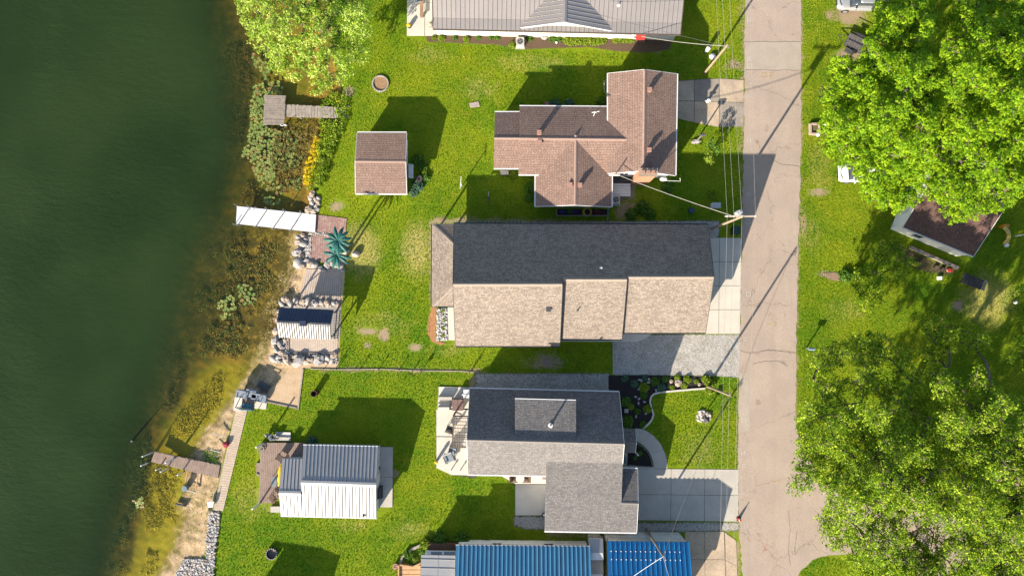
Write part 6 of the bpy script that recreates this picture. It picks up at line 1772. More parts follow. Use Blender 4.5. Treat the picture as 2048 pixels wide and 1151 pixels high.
dw_ = thing('log_edging', 'pale log edging round the plants at the porch corner', 'edging', at(830, 1100))
for a, c in (((805, 1113), (822, 1098)), ((822, 1098), (842, 1089)), ((800, 1127), (805, 1113))): MB().beam(at(*a, .1), at(*c, .1), .25, .22).build('log', TIMBER2, dw_)

# vehicles and yard things on the right
def loft(stations, nseg=12):
    """stations: (x, half width, z0, z1); superellipse sections"""
    vs = []; fs = []
    for x, w, z0, z1 in stations:
        cz, hz = (z0 + z1) / 2, (z1 - z0) / 2
        for k in range(nseg):
            a = 2 * math.pi * (k + .5) / nseg
            c, s = math.cos(a), math.sin(a)
            p = .45
            vs.append((x, w * math.copysign(abs(c) ** p, c), cz + hz * math.copysign(abs(s) ** p, s)))
    for i in range(len(stations) - 1):
        for k in range(nseg):
            k2 = (k + 1) % nseg
            fs.append((i * nseg + k, i * nseg + k2, (i + 1) * nseg + k2, (i + 1) * nseg + k))
    fs.append(tuple(range(nseg - 1, -1, -1))); fs.append(tuple((len(stations) - 1) * nseg + k for k in range(nseg)))
    return MB().add(vs, fs)
def vehicle(loc, rz, label, paint, kind):
    r = thing('pickup_truck' if kind == 'pickup' else 'car', label, 'pickup' if kind == 'pickup' else 'car', loc, rz)
    W = .98 if kind == 'pickup' else .9
    L = 5.6 if kind == 'pickup' else 4.6
    h = 1.05 if kind == 'pickup' else .85
    loft([(0, W * .45, .48, h * .72), (.06, W * .68, .42, h * .82), (.22, W * .88, .36, h * .92), (.6, W * .98, .3, h), (L * .5, W, .28, h + .03), (L - .4, W, .3, h), (L - .08, W * .95, .38, h * .96), (L, W * .85, .45, h * .9)]).build('body', paint, r, True, True)
    x0, x1 = (1.55, 3.5) if kind == 'pickup' else (1.35, 4.0)
    ht_ = 1.82 if kind == 'pickup' else 1.42
    loft([(x0 - .45, W * .84, h * .9, h + .06), (x0 + .25, W * .76, h * .9, ht_ - .06), (x0 + .5, W * .72, h * .9, ht_ - .03), (x1 - .4, W * .72, h * .9, ht_ - .03), (x1 - .1, W * .78, h * .9, ht_ - .12), (x1 + (.05 if kind == 'pickup' else .45), W * .82, h * .9, h + .05)]).build('window_glass', GLASS, r, True, True)
    loft([(x0 + .35, W * .66, ht_ - .12, ht_), (x0 + .55, W * .70, ht_ - .12, ht_ + .02), (x1 - .45, W * .70, ht_ - .12, ht_ + .02), (x1 - .2, W * .66, ht_ - .12, ht_)]).build('roof', paint, r, True, True)
    if kind == 'pickup':
        MB().box(((x1 + L) / 2 + .05, 0, h + .0), (L - x1 - .3, W * 1.5, .12)).build('cargo_bed', DARKG, r, local=True)
    for x in (.95, L - 1.1):
        for s in (-1, 1):
            wv = MB().tube([(x, s * (W - .2), .36), (x, s * (W + .03), .36)], .37, 16).build('tyre', BLACKM, r, local=True)
            MB().tube([(x, s * (W + .02), .36), (x, s * (W + .05), .36)], .22, 12).build('rim', GREYM, wv, local=True)
    for s in (-1, 1):
        MB().box((.06, s * W * .66, h * .75), (.12, .32, .14)).build('headlight', WHITE, r, local=True)
        MB().box((x0 + .1, s * (W + .1), h + .12), (.1, .22, .15)).build('mirror', paint, r, local=True)
        MB().box((L - .04, s * W * .72, h * .75), (.08, .2, .2)).build('taillight', RED, r, local=True)
    MB().tube([(.34, -W * .62, h * .955), (.2, -W * .3, h * .93), (.16, 0, h * .925), (.2, W * .3, h * .93), (.34, W * .62, h * .955)], .035, 6).build('bonnet_gap', BLACKM, r, local=True)
    MB().box((-.02, 0, h * .6), (.06, W * 1.0, .2)).build('grille', BLACKM, r, local=True)
SILV = M('silver car paint', (.50, .51, .52), (.48, .49, .5), rough=.25, metal=.5, grain=.03)
WHP2 = M('white car paint', (.78, .78, .77), (.76, .76, .75), rough=.25, spec=.6, grain=.02)
vehicle(at(1668, 7), -.02, 'silver pickup truck parked nose to the road at the top right', SILV, 'pickup')
vehicle(at(1671, 349), .03, 'white car nosing out from under the maple', WHP2, 'car')
ut = thing('utility_trailer', 'small black utility trailer with a raised wire gate by the maple', 'trailer', at(1706, 90), -.45)
MB().box((0, 0, .5), (1.9, 1.5, .1)).build('frame', BLACKM, ut, local=True)
for k in range(7): MB().box((-.82 + k * .27, 0, .57), (.24, 1.38, .04)).build('plank', M('grey trailer boards', (.17, .155, .15), (.12, .11, .105), scale=3, rough=.9), ut, local=True)
for sy in (-1, 1):
    MB().tube([(-.9, sy * .72, .55), (-.9, sy * .72, .95), (.9, sy * .72, .95), (.9, sy * .72, .55)], .03).build('side_rail', BLACKM, ut, local=True)
    wv = MB().tube([(.1, sy * .8, .3), (.1, sy * 1.0, .3)], .3, 14).build('tyre', BLACKM, ut, local=True)
    MB().box((.1, sy * .9, .65), (.8, .26, .05)).build('mudguard', BLACKM, ut, local=True)
b = MB(); b.tube([(.95, -.7, .55), (1.0, -.7, 1.7), (1.0, .7, 1.7), (.95, .7, .55)], .03)
for k in range(6): b.tube([(.97, -.6 + k * .24, .55), (1.0, -.6 + k * .24, 1.7)], .015, 4)
b.build('gate', BLACKM, ut, local=True)
MB().tube([(-.95, .4, .5), (-1.9, 0, .48), (-.95, -.4, .5)], .04).build('tow_bar', BLACKM, ut, local=True)
for k in range(2): tag(MB().box((at(1693 + 7 * k, 101 + 3 * k, .68)), (.34, .42, .14), -.45).build('tool_case', DARKG), ['dark case at the road end of the black trailer', 'dark case second from the road end of the black trailer'][k], 'case')
bt2 = thing('garden_cart', 'dark slatted garden cart on the shaded lawn by the angled garage', 'cart', at(1940, 563), -.36)
for k in range(8): MB().box((-1.05 + k * .27, 0, .5), (.25, 1.0, .05)).build('slat', M('dark slats', (.09, .075, .075), (.06, .05, .05), scale=3, rough=.9), bt2, local=True)
MB().box((1.15, 0, .52), (.28, 1.05, .08)).build('end_board', TIMBER, bt2, local=True)
for sx in (-1, 1):
    for sy in (-1, 1): MB().beam((sx * .95, sy * .42, 0), (sx * .95, sy * .42, .48), .08, .08).build('leg', BLACKM, bt2, local=True)
sd = thing('toy_slide', 'yellow curved toy slide beyond the angled garage', 'slide', at(2012, 472))
cv = [at(2008, 454, .9), at(2015, 460, .8), at(2018, 470, .55), at(2016, 480, .3), at(2008, 488, .1)]
b = MB()
for a, c in zip(cv[:-1], cv[1:]): b.beam(a, c, .42, .06)
b.build('chute', M('faded yellow plastic', (.52, .40, .08), (.46, .34, .08), rough=.5), sd)
MB().box(at(2008, 452, .45), (.5, .3, .9)).build('ladder', M('faded orange plastic', (.55, .25, .03), rough=.5), sd)
tag(MB().cyl(at(2011, 490, 0), .2, .25, 12).build('pail', WHITE), 'white pail at the foot of the yellow toy slide', 'pail')
tag(MB().beam(at(2030, 472, .4), at(2055, 468, .4), .12, .12).build('plank', CONC_W), 'white plank by the toy slide at the right edge', 'plank')
pt_ = thing('flower_pot', 'red flowering pot in the row below the angled garage', 'flower pot', at(1896, 540)); MB().cyl((0, 0, 0), .2, .3, 12, .24).build('pot', TERRA, pt_, local=True); MB().ball((0, 0, .38), .24, (1, 1, .7), 8, 5, .2).build('flowers', RED, pt_, local=True)
for x, y, lb in ((1870, 535, 'dark empty pot nearest the small white square box, left of the row'), (1883, 539, 'dark empty pot right beside the red flowering pot')):
    p_ = thing('plant_pot', lb, 'pot', at(x, y)); MB().cyl((0, 0, 0), .18, .3, 12, .22).build('pot', BLACKM, p_, local=True); MB().cyl((0, 0, .28), .19, .03, 12).build('soil', BRW, p_, local=True)
tag(MB().ball(at(1830, 527, .2), .35, (1.2, .8, .6), 8, 5, .25).build('flower_clump', M('yellow flowers', (.5, .36, .04), (.2, .2, .04), scale=9)), 'yellow flowers in the bed below the angled garage', 'flowers')
tag(MB().slab(pts([(1646, 546), (1672, 544), (1690, 562), (1660, 560)], .04), .06).build('stone_bed', M('reddish bark chips', (.38, .25, .18), (.28, .19, .13), scale=7, fine=22, rough=1, bp=.6, grain=.35)), 'reddish bark patch in front of the dark shrubs across the road', 'bark patch')
# ---------------------------------------------------------------- vegetation
LEAF_A = leafmat('maple leaves', (.075, .17, .006), (.17, .30, .008), (.28, .38, .012), .45)
LEAF_B = leafmat('mid green leaves', (.045, .115, .008), (.155, .25, .011), (.37, .44, .045), .42)
LEAF_C = leafmat('pale willow leaves', (.12, .22, .02), (.27, .38, .045), (.48, .54, .16), .45)
LEAF_D = leafmat('shrub leaves', (.03, .085, .012), (.075, .16, .018), (.15, .25, .035), .35)
LEAF_E = leafmat('lime shrub leaves', (.09, .15, .01), (.16, .23, .015), (.26, .30, .04), .35)
LEAF_F = leafmat('yellow flower petals', (.50, .36, .01), (.62, .46, .015), (.70, .55, .03), .3)
LEAF_G = leafmat('blue green leaves', (.03, .075, .045), (.06, .125, .075), (.12, .19, .12), .25)

def leaf_cloud(name, C, per, spread, size, m, up=.55, tonec=None, flat=.7, rng=RNG):
    """many small leaf faces in clumps round the centres C; each leaf a folded diamond"""
    n = len(C)
    T = np.repeat(tonec if tonec is not None else rng.uniform(.2, .8, n), per)
    P = np.repeat(C, per, 0)
    k = len(P)
    off = rng.normal(0, 1, (k, 3)); off /= np.linalg.norm(off, axis=1, keepdims=True) + 1e-9
    off *= (rng.uniform(.2, 1, (k, 1)) ** .6) * spread
    off[:, 2] *= flat
    P = P + off
    nrm = rng.normal(0, 1, (k, 3)); nrm /= np.linalg.norm(nrm, axis=1, keepdims=True)
    nrm = nrm * (1 - up) + np.array([0, 0, 1.0]) * up + off / max(spread, .01) * .35
    nrm /= np.linalg.norm(nrm, axis=1, keepdims=True)
    a = np.cross(nrm, rng.normal(0, 1, (k, 3))); a /= np.linalg.norm(a, axis=1, keepdims=True) + 1e-9
    b = np.cross(nrm, a)
    s = size * rng.uniform(.65, 1.3, (k, 1))
    V = np.stack([P - a * s, P - b * s * .55 + nrm * s * .12, P + a * s, P + b * s * .55 + nrm * s * .12], 1).reshape(-1, 3)
    Q = np.arange(k * 4).reshape(k, 4)
    me = np_mesh(name, V, Q)
    at_ = me.attributes.new('tone', 'FLOAT', 'POINT')
    tt = np.clip(np.repeat(T + rng.normal(0, .16, k), 4), 0, 1)
    at_.data.foreach_set('value', tt.astype(np.float32))
    me.materials.append(m)
    return me

def blob_clumps(blobs, density, shell=.75, rng=RNG, inner=.25):
    """clump centres over the upper shells of the blobs, dropping those deep inside other blobs"""
    B = np.array([[b[0].x, b[0].y, b[0].z, b[1]] for b in blobs])
    out = []
    for i, (x, y, z, r) in enumerate(B):
        n = max(4, int(density * 4 * math.pi * r * r * .6))
        d = rng.normal(0, 1, (n, 3)); d /= np.linalg.norm(d, axis=1, keepdims=True)
        d[:, 2] = np.where(d[:, 2] < -.45, -d[:, 2], d[:, 2])
        rr = r * np.where(rng.uniform(0, 1, (n, 1)) < inner, rng.uniform(.3, .8, (n, 1)), rng.uniform(shell, 1.08, (n, 1)))
        p = np.array([x, y, z]) + d * rr * np.array([1, 1, .72])
        ok = np.ones(n, bool)
        for j, (x2, y2, z2, r2) in enumerate(B):
            if j == i: continue
            q = ((p[:, 0] - x2) ** 2 + (p[:, 1] - y2) ** 2 + ((p[:, 2] - z2) / .72) ** 2) < (r2 * .62) ** 2
            ok &= ~q
        out.append(p[ok])
    return np.concatenate(out)

def tree(name, label, cat, base, blobs, leaf, density, per, spread, size, trunk_r, fork=.35, up=.5, group=None, bark=None, seed=0, showlimbs=1.0, inner=.25, shell=.75):
    rr = random.Random(seed)
    t = thing(name, label, cat, base, 0, group)
    C = blob_clumps(blobs, density, shell, inner=inner)
    me = leaf_cloud('crown', C, per, spread, size, leaf, up)
    link('crown', me, t)
    zt = max(b[0].z for b in blobs)
    fz = base.z + (zt - base.z) * fork
    mid = Vector((sum(b[0].x for b in blobs) / len(blobs), sum(b[0].y for b in blobs) / len(blobs), 0))
    F = Vector((base.x + (mid.x - base.x) * .3, base.y + (mid.y - base.y) * .3, fz))
    bark = bark or BARK
    MB().tube([base, base.lerp(F, .5) + Vector((rr.uniform(-.1, .1), rr.uniform(-.1, .1), 0)), F], [trunk_r * 1.25, trunk_r, trunk_r * .85], 9).build('trunk', bark, t)
    mb = MB()
    nodes = [(F, -1)] + [(b[0], -1) for b in blobs]
    order = sorted(range(1, len(nodes)), key=lambda i: (Vector((nodes[i][0].x, nodes[i][0].y, 0)) - Vector((F.x, F.y, 0))).length)
    par = {}
    done = [0]
    for i in order:
        c = nodes[i][0]
        par[i] = min(done, key=lambda j: (nodes[j][0] - c).length + .25 * (nodes[j][0] - F).length)
        done.append(i)
    cnt_ = {i: 1 for i in range(len(nodes))}
    for i in reversed(order): cnt_[par[i]] += cnt_[i]
    low = {0: F}
    for i in order: low[i] = nodes[i][0] - Vector((0, 0, blobs[i - 1][1] * .35))
    for i in order:
        r_a = min(trunk_r * .7, .022 * math.sqrt(cnt_[i]) * (trunk_r / .3) + .012); a_, b_ = low[par[i]], low[i]
        m_ = a_.lerp(b_, .5) + Vector((rr.uniform(-1, 1), rr.uniform(-1, 1), rr.uniform(-.5, .9))) * (b_ - a_).length * .14
        mb.tube([a_, m_, b_], [r_a * 1.15, r_a, r_a * .8], 5, cap=False)
        if cnt_[i] < 4:
            for k in range(int(2 * showlimbs)):
                ee = nodes[i][0] + Vector((rr.uniform(-1, 1), rr.uniform(-1, 1), rr.uniform(.1, .8))) * blobs[i - 1][1]
                mb.tube([b_, b_.lerp(ee, .5) + Vector((0, 0, .12)), ee], [r_a * .7, .02, .01], 4, cap=False)
    mb.build('limbs', bark, t)
    return t

def crown_blobs(poly, center, R_px, z_edge, z_top, n, r0, r1, gaps=(), seed=0, dz=.8):
    """blob centres filling an outline of the photograph, domed in height"""
    rr = random.Random(seed)
    P = [(x, y) for x, y in poly]
    def inside(x, y):
        c = False; m = len(P)
        for i in range(m):
            (ax, ay), (bx, by) = P[i], P[(i + 1) % m]
            if (ay > y) != (by > y) and x < (bx - ax) * (y - ay) / (by - ay) + ax: c = not c
        return c
    def dist(x, y):
        best = 1e9; m = len(P)
        for i in range(m):
            (ax, ay), (bx, by) = P[i], P[(i + 1) % m]
            L = (bx - ax) ** 2 + (by - ay) ** 2
            t = max(0, min(1, ((x - ax) * (bx - ax) + (y - ay) * (by - ay)) / L))
            best = min(best, math.hypot(x - ax - t * (bx - ax), y - ay - t * (by - ay)))
        return best
    xs = [p[0] for p in P]; ys = [p[1] for p in P]
    out = []; tries = 0
    while len(out) < n and tries < n * 60:
        tries += 1
        x = rr.uniform(min(xs), max(xs)); y = rr.uniform(min(ys), max(ys))
        if not inside(x, y): continue
        d = dist(x, y)
        r = rr.uniform(r0, r1)
        r = min(r, max(.6, d / 20 * 1.02))
        if d < r * 14: continue
        if any(math.hypot(x - g[0], y - g[1]) < g[2] + r * 13 for g in gaps): continue
        if any(math.hypot(x - o[2], y - o[3]) < (r + o[1]) * 9.5 for o in out): continue
        q = min(1.0, math.hypot(x - center[0], y - center[1]) / R_px)
        hill = math.sin(x * .041 + seed * 2.1 + 1.3 * math.sin(y * .023)) * math.sin(y * .047 + seed + 1.1 * math.sin(x * .031))
        z = z_edge + (z_top - z_edge) * (1 - q ** 1.7) + rr.uniform(-dz, dz) * .7 + hill * dz * 1.25
        out.append((at(x, y, z), r, x, y))
    return out

T2A = [(1755, -60), (1748, 30), (1734, 80), (1716, 108), (1680, 112), (1654, 132), (1660, 160), (1642, 178), (1654, 215), (1638, 245), (1648, 270), (1640, 290), (1660, 312), (1690, 335), (1705, 350), (1722, 380), (1735, 405), (1790, 424), (1835, 415), (1868, 330), (1885, 190), (1870, 60), (1865, -60)]
T2B = [(1860, -80), (1885, 60), (1890, 200), (1862, 330), (1850, 395), (1880, 425), (1905, 456), (1945, 438), (1980, 425), (2010, 420), (2060, 380), (2150, 300), (2160, -80)]
tree('maple_tree', 'broad bright green maple nearest the road at the upper right', 'tree', at(1800, 190), crown_blobs(T2A, (1800, 170), 230, 5.5, 12.5, 440, .4, 1.05, [(1758, 95, 4), (1790, 150, 5), (1700, 255, 4), (1830, 260, 5)], 1, 1.7), LEAF_A, 3.3, 22, .31, .11, .42, seed=1, up=.62)
tree('maple_tree', 'second bright green maple shading the angled garage at the upper right', 'tree', at(2020, 170), crown_blobs(T2B, (2010, 170), 260, 6, 13.5, 460, .4, 1.05, [(1895, 15, 10), (1920, 130, 5), (1985, 210, 5), (2010, 330, 5)], 2, 1.7), LEAF_A, 3.3, 20, .31, .112, .42, seed=2, up=.62)
T1 = [(468, 22), (470, 5), (520, -110), (770, -110), (745, 40), (735, 115), (722, 140), (700, 145), (692, 165), (660, 185), (645, 200), (625, 185), (606, 162), (570, 158), (548, 138), (520, 110), (492, 70)]
tree('lakeside_tree', 'pale green leaning tree over the lily pads at the upper left', 'tree', at(648, 60), crown_blobs(T1, (615, 30), 190, 3.6, 8.5, 190, .45, .95, [(588, 60, 4), (640, 95, 5), (560, 20, 4), (680, 40, 5)], 3, 1.3), LEAF_C, 3.6, 15, .34, .105, .3, seed=3, up=.45)
T3A = [(1585, 935), (1574, 975), (1590, 990), (1640, 970), (1650, 1000), (1632, 1030), (1640, 1070), (1662, 1095), (1700, 1130), (1735, 1165), (1760, 1230), (1880, 1230), (1900, 1150), (1880, 1100), (1870, 1000), (1880, 860), (1850, 770), (1820, 700), (1760, 660), (1690, 670), (1622, 705), (1612, 745), (1632, 790), (1600, 815), (1588, 850), (1595, 890)]
gapsA = [(1696, 735, 18), (1700, 790, 14), (1660, 750, 12), (1825, 1052, 12), (1690, 1090, 8), (1745, 800, 10), (1850, 1075, 8), (1770, 740, 12), (1728, 1045, 5), (1640, 855, 10)]
tree('shade_tree', 'large loose mid green tree overhanging the road at the lower right', 'tree', at(1755, 930), crown_blobs(T3A, (1740, 930), 300, 5.2, 12.5, 450, .45, 1.1, gapsA, 4, 1.6), LEAF_B, 3.4, 14, .33, .10, .4, seed=4, up=.4, showlimbs=2, inner=.3)
T3B = [(1840, 640), (1870, 610), (1905, 640), (1960, 655), (1985, 690), (1960, 715), (2000, 780), (2060, 800), (2170, 780), (2190, 1260), (1870, 1260), (1890, 1150), (1855, 1000), (1880, 860), (1860, 770), (1838, 700)]
gapsB = [(1925, 725, 26), (1985, 740, 20), (1905, 1118, 13), (1880, 1058, 10), (1950, 790, 8)]
tree('shade_tree', 'wide mid green tree filling the lower right corner', 'tree', at(1995, 910), crown_blobs(T3B, (2000, 930), 320, 5.5, 13, 520, .45, 1.1, gapsB, 5, 1.6), LEAF_B, 3.4, 14, .33, .10, .45, seed=5, up=.4, showlimbs=2, inner=.3)
T3C = [(1690, 1120), (1760, 1075), (1850, 1100), (1960, 1060), (2100, 1060), (2170, 1330), (1720, 1330), (1700, 1200)]
tree('shade_tree', 'mid green tree cut off by the bottom right edge of the frame', 'tree', at(1880, 1260), crown_blobs(T3C, (1900, 1200), 260, 4.5, 10, 230, .5, 1.2, [(1905, 1118, 8)], 15, 1.4), LEAF_B, 3.2, 13, .33, .10, .4, seed=15, up=.4, showlimbs=1, inner=.3)
T4 = [(1690, 600), (1700, 560), (1740, 490), (1800, 475), (1835, 520), (1815, 560), (1770, 590), (1745, 620), (1720, 640)]
tree('young_tree', 'small leafy tree beside the angled garage corner', 'tree', at(1745, 545), crown_blobs(T4, (1765, 540), 90, 1.6, 3.4, 20, .5, 1.0, [], 6, .4), LEAF_B, 4.5, 12, .3, .11, .12, seed=6, up=.4)
tree('young_tree', 'tall shade casting tree at the far right edge', 'tree', at(2110, 640), [(at(2110 + random.uniform(-60, 60), 640 + random.uniform(-70, 70), 5 + random.uniform(-1, 2)), random.uniform(1.0, 1.8)) for k in range(16)], LEAF_B, 2.0, 12, .42, .13, .3, seed=7)
tree('small_tree', 'small olive green tree at the edge of the maple by the road', 'tree', at(1655, 200), [(at(1655, 195, 1.8), .8), (at(1662, 205, 1.5), .7), (at(1650, 185, 1.3), .6), (at(1666, 188, 1.4), .6)], leafmat('olive leaves', (.035, .06, .015), (.075, .10, .03), (.14, .16, .06), .3), 7, 10, .22, .09, .08, seed=8)
tree('small_tree', 'leafy sapling on the lawn of the brown roofed house', 'tree', at(1428, 296), [(at(1426, 290, 1.6), .65), (at(1432, 297, 1.3), .55), (at(1420, 296, 1.2), .45)], LEAF_D, 8, 10, .2, .09, .06, seed=9)
tree('small_tree', 'lime green sapling in the shade edge of the brown roofed house lawn', 'tree', at(1420, 318), [(at(1418, 314, 1.5), .5), (at(1421, 322, 1.2), .4)], LEAF_E, 9, 10, .18, .08, .05, seed=10)

ORD = ['first', 'second', 'third', 'fourth', 'fifth', 'sixth', 'seventh', 'eighth', 'ninth', 'tenth', 'eleventh', 'twelfth', 'thirteenth']
# shrubs: a few shared shapes, copied
def shrub_mesh(name, r, hgt, n, per, size, leaf, up=.45, seed=0, spread=.18):
    rg = np.random.default_rng(seed)
    d = rg.normal(0, 1, (n, 3)); d /= np.linalg.norm(d, axis=1, keepdims=True); d[:, 2] = np.abs(d[:, 2])
    C = d * rg.uniform(.6, 1.0, (n, 1)) * np.array([r, r, hgt])
    return leaf_cloud(name, C, per, spread * r * 1.6, size, leaf, up, rng=rg)
SHV = {}
for key, leaf in (('d', LEAF_D), ('e', LEAF_E), ('g', LEAF_G), ('b', LEAF_B), ('f', LEAF_F)):
    SHV[key] = [shrub_mesh('foliage', 1.0, .85, 90, 9, .15, leaf, seed=k + 3) for k in range(2)]
STEM = MB().tube([(0, 0, 0), (0, 0, .5)], [.06, .03], 6).mesh('stem'); STEM.materials.append(BARK)
def shrub(px, py, rp, key, label, group=None, name='shrub', hz=1.0, cat='shrub'):
    r = rp / 20
    t = thing(name, label, cat, at(px, py), random.uniform(0, 6), group)
    o = bpy.data.objects.new('foliage', random.choice(SHV[key])); COL.objects.link(o); o.parent = t; o.scale = (r, r, r * hz)
    o = bpy.data.objects.new('stem', STEM); COL.objects.link(o); o.parent = t; o.scale = (r, r, r)
    return t
for k_, (x, y, r, k) in enumerate(((868, 76, 5, 'e'), (883, 77, 7, 'e'), (910, 77, 5, 'd'), (933, 80, 7, 'e'), (957, 76, 5, 'd'), (982, 75, 5, 'd'), (994, 75, 6, 'd'), (1025, 92, 8, 'e'), (1060, 76, 7, 'd'))):
    shrub(x, y, r, k, 'small shrub, ' + ORD[k_] + ' from the left in the brown bed by the taupe metal roof', 'shrubs in the bed west of the gable')
for x, y, r, k, lb in ((1106, 76, 9, 'd', 'left'), (1118, 76, 8, 'd', 'right')): shrub(x, y, r, k, lb + ' one of two rounded green shrubs between air conditioner and daylilies', 'rounded shrubs below the gable')
for k_, x in enumerate(range(1133, 1206, 9)): shrub(x, 80 + (x * 7 % 5), 9, 'e', 'lime daylily clump, ' + ORD[k_] + ' from the left in the row below the gable', 'daylily row below the gable', 'daylily', 1.0, 'plant')
for k_, x in enumerate((1231, 1243, 1252, 1262)): shrub(x, 79, 8, 'e', 'pale green hosta, ' + ORD[k_] + ' from the left beside the brick entry steps', 'hostas beside the entry steps', 'hosta', .7, 'plant')
for x, y, r, k, lb in ((836, 320, 11, 'd', 'dark rounded bush north end of the square shed wall'), (846, 334, 10, 'd', 'dark bush in the shade east of the square shed'), (848, 345, 7, 'e', 'lime sprig among the bushes east of the square shed'), (836, 372, 12, 'g', 'pale leafy bush at the south east corner of the square shed'), (828, 385, 9, 'g', 'low pale bush in the sun at the shed corner'), (852, 355, 9, 'd', 'dark bush beside the old tyre'),
                    (1025, 350, 8, 'e', 'orange green bush by the grey back step'), (1060, 375, 10, 'd', 'bright bush against the south wing west wall'), (1058, 395, 9, 'd', 'darker bush below the bright one on the south wing wall'), (1110, 209, 10, 'g', 'pale bush left of two on the shaded north wall of the brown roofed house'), (1138, 210, 12, 'g', 'wider pale bush in the middle of the shaded north wall'), (1203, 205, 11, 'd', 'green bush in the inner corner of the brown roofed house'),
                    (1285, 415, 14, 'd', 'dark rambling bush near the south wing air conditioner'), (1262, 428, 12, 'd', 'dark bush against the gravel strip below the air conditioner'), (1300, 430, 11, 'd', 'dark bush right of the rambling bush'), (1421, 390, 8, 'e', 'small yellow green bush in the shade of the tall pole'), (1335, 375, 12, 'd', 'dark bush under the white satellite dish'),
                    (625, 882, 11, 'g', 'round blue green bush at the north corner of the cabin'), (880, 1077, 15, 'd', 'large green bush left of two at the log edging'), (926, 1078, 15, 'd', 'large green bush at the house end of the brown planter'), (853, 1087, 13, 'e', 'lime bush at the end of the log edging'), (818, 1108, 11, 'd', 'green plants inside the log edging'), (830, 1118, 9, 'e', 'lime plants by the yellow timber planter'), (845, 1103, 9, 'd', 'leafy plants by the white porch roof corner'),
                    (1690, 551, 13, 'd', 'dark green bush at the road end of the bark patch'), (1712, 548, 14, 'b', 'olive bush beside the bark patch'), (1745, 574, 10, 'b', 'bush south of the bark patch')):
    shrub(x, y, r, k, lb)
for k_, (x, y) in enumerate(((976, 1082), (1011, 1083), (1045, 1084), (1113, 1086))): shrub(x, y, 6, 'e', 'small lime seedling, ' + ORD[k_] + ' from the left along the light blue roofed house', 'seedlings along the blue roofed house', 'seedling', .7, 'plant')
for x, y, r, k, lb in ((1249, 756, 7, 'g', 'pale blue green perennial at the top left of the black mulch bed'), (1268, 767, 8, 'g', 'larger pale blue green perennial below the top left one in the mulch bed'), (1290, 755, 6, 'g', 'small blue green perennial at the gravel edge of the mulch bed'), (1288, 774, 10, 'e', 'tall lime perennial among stones in the shaded mulch bed'), (1322, 774, 9, 'g', 'round blue green perennial touching the bend of the pale kerb'), (1330, 757, 7, 'd', 'dark green perennial by the gravel where shade meets sun in the mulch bed'), (1252, 803, 10, 'd', 'dark perennial near the house wall above the stepping slab'),
                    (1262, 813, 7, 'e', 'lime perennial just right of the stepping slab in the mulch bed'), (1295, 817, 9, 'e', 'lime perennial against the inner curve of the pale kerb'), (1275, 822, 6, 'd', 'small dark perennial in the middle of the lower mulch bed'), (1286, 848, 7, 'd', 'dark perennial at the lower tip of the mulch bed by the walk'), (1287, 790, 7, 'd', 'dark perennial below the tall lime one in the mulch bed'), (1310, 762, 9, 'd', 'low dark mound between the blue green plants in the mulch bed')):
    shrub(x, y, r, k, lb, 'perennials in the shaded mulch bed', 'perennial', .8, 'plant')
shrub(1253, 842, 13, 'd', 'largest dark bush at the house corner in the black mulch bed')
for x, y, r, lb in ((1354, 755, 7, 'just above the large tan boulder'), (1374, 758, 8, 'right of the large tan boulder'), (1368, 770, 7, 'below right of the large tan boulder'), (1392, 762, 5, 'alone near the pole end'), (1344, 774, 5, 'on the kerb left of the large tan boulder')): shrub(x, y, r, 'e', 'lime perennial in the black mulch bed, ' + lb, 'perennials in the sunny mulch bed', 'perennial', .8, 'plant')
for x, y, r, lb in ((1412, 758, 9, 'upper'), (1420, 768, 11, 'middle'), (1418, 780, 9, 'lower')): shrub(x, y, r, 'e', lb + ' of three bright green shrubs round the foot of the mulch bed pole', 'shrubs at the mulch bed pole')
for x, y, lb in ((1268, 896, 'topmost'), (1280, 905, 'middle'), (1270, 915, 'lowest')): shrub(x, y, 5, 'd', lb + ' little dark plant in the quarter circle bed by the front walk', 'plants in the quarter circle bed', 'perennial', .8, 'plant')
for k_, (x, y) in enumerate(((886, 622), (888, 640), (887, 656), (886, 670))): shrub(x, y, 5, 'e', 'small lime plant, ' + ORD[k_] + ' from the top among the white river stones', 'plants among the river stones', 'perennial', .8, 'plant')
for k in range(12):
    x, y = [(1279, 759), (1283, 761), (1298, 758), (1297, 764), (1278, 777), (1312, 780), (1271, 793), (1278, 797), (1277, 806), (1289, 803), (1292, 826), (1272, 832)][k]
    shared('bed_stone', bmesh_var[0], None, at(x, y, .05), k, (.17, .15, .15))
    tag(COL.objects[-1], 'small pale stone in the black mulch bed, ' + ['beside the top left perennials', 'right of the topmost stone', 'at the gravel edge', 'below the one at the gravel edge', 'left of the tall lime perennial', 'under the low dark mound', 'leftmost of the middle trio', 'centre of the middle trio', 'lowest of the middle trio', 'right of the middle trio by the kerb', 'by the inner curve of the kerb', 'lowest, near the walk end'][k], 'stone', 'pale stones in the mulch bed')
for x, y, s, lb in ((1357, 765, .42, 'large tan boulder in the sunny end of the mulch bed'), (1343, 762, .22, 'small tan stone left of the large tan boulder'), (1399, 768, .2, 'small pale stone near the mulch bed pole')):
    o = shared('boulder', bmesh_var[2], None, at(x, y, .1), 1, (s, s, s)); tag(o, lb, 'stone')
tag(MB().slab(pts([(1249, 817), (1257, 817), (1257, 825), (1249, 825)], .1), .1).build('stepping_slab', CONC), 'square stepping slab in the black mulch bed beside the house', 'slab')

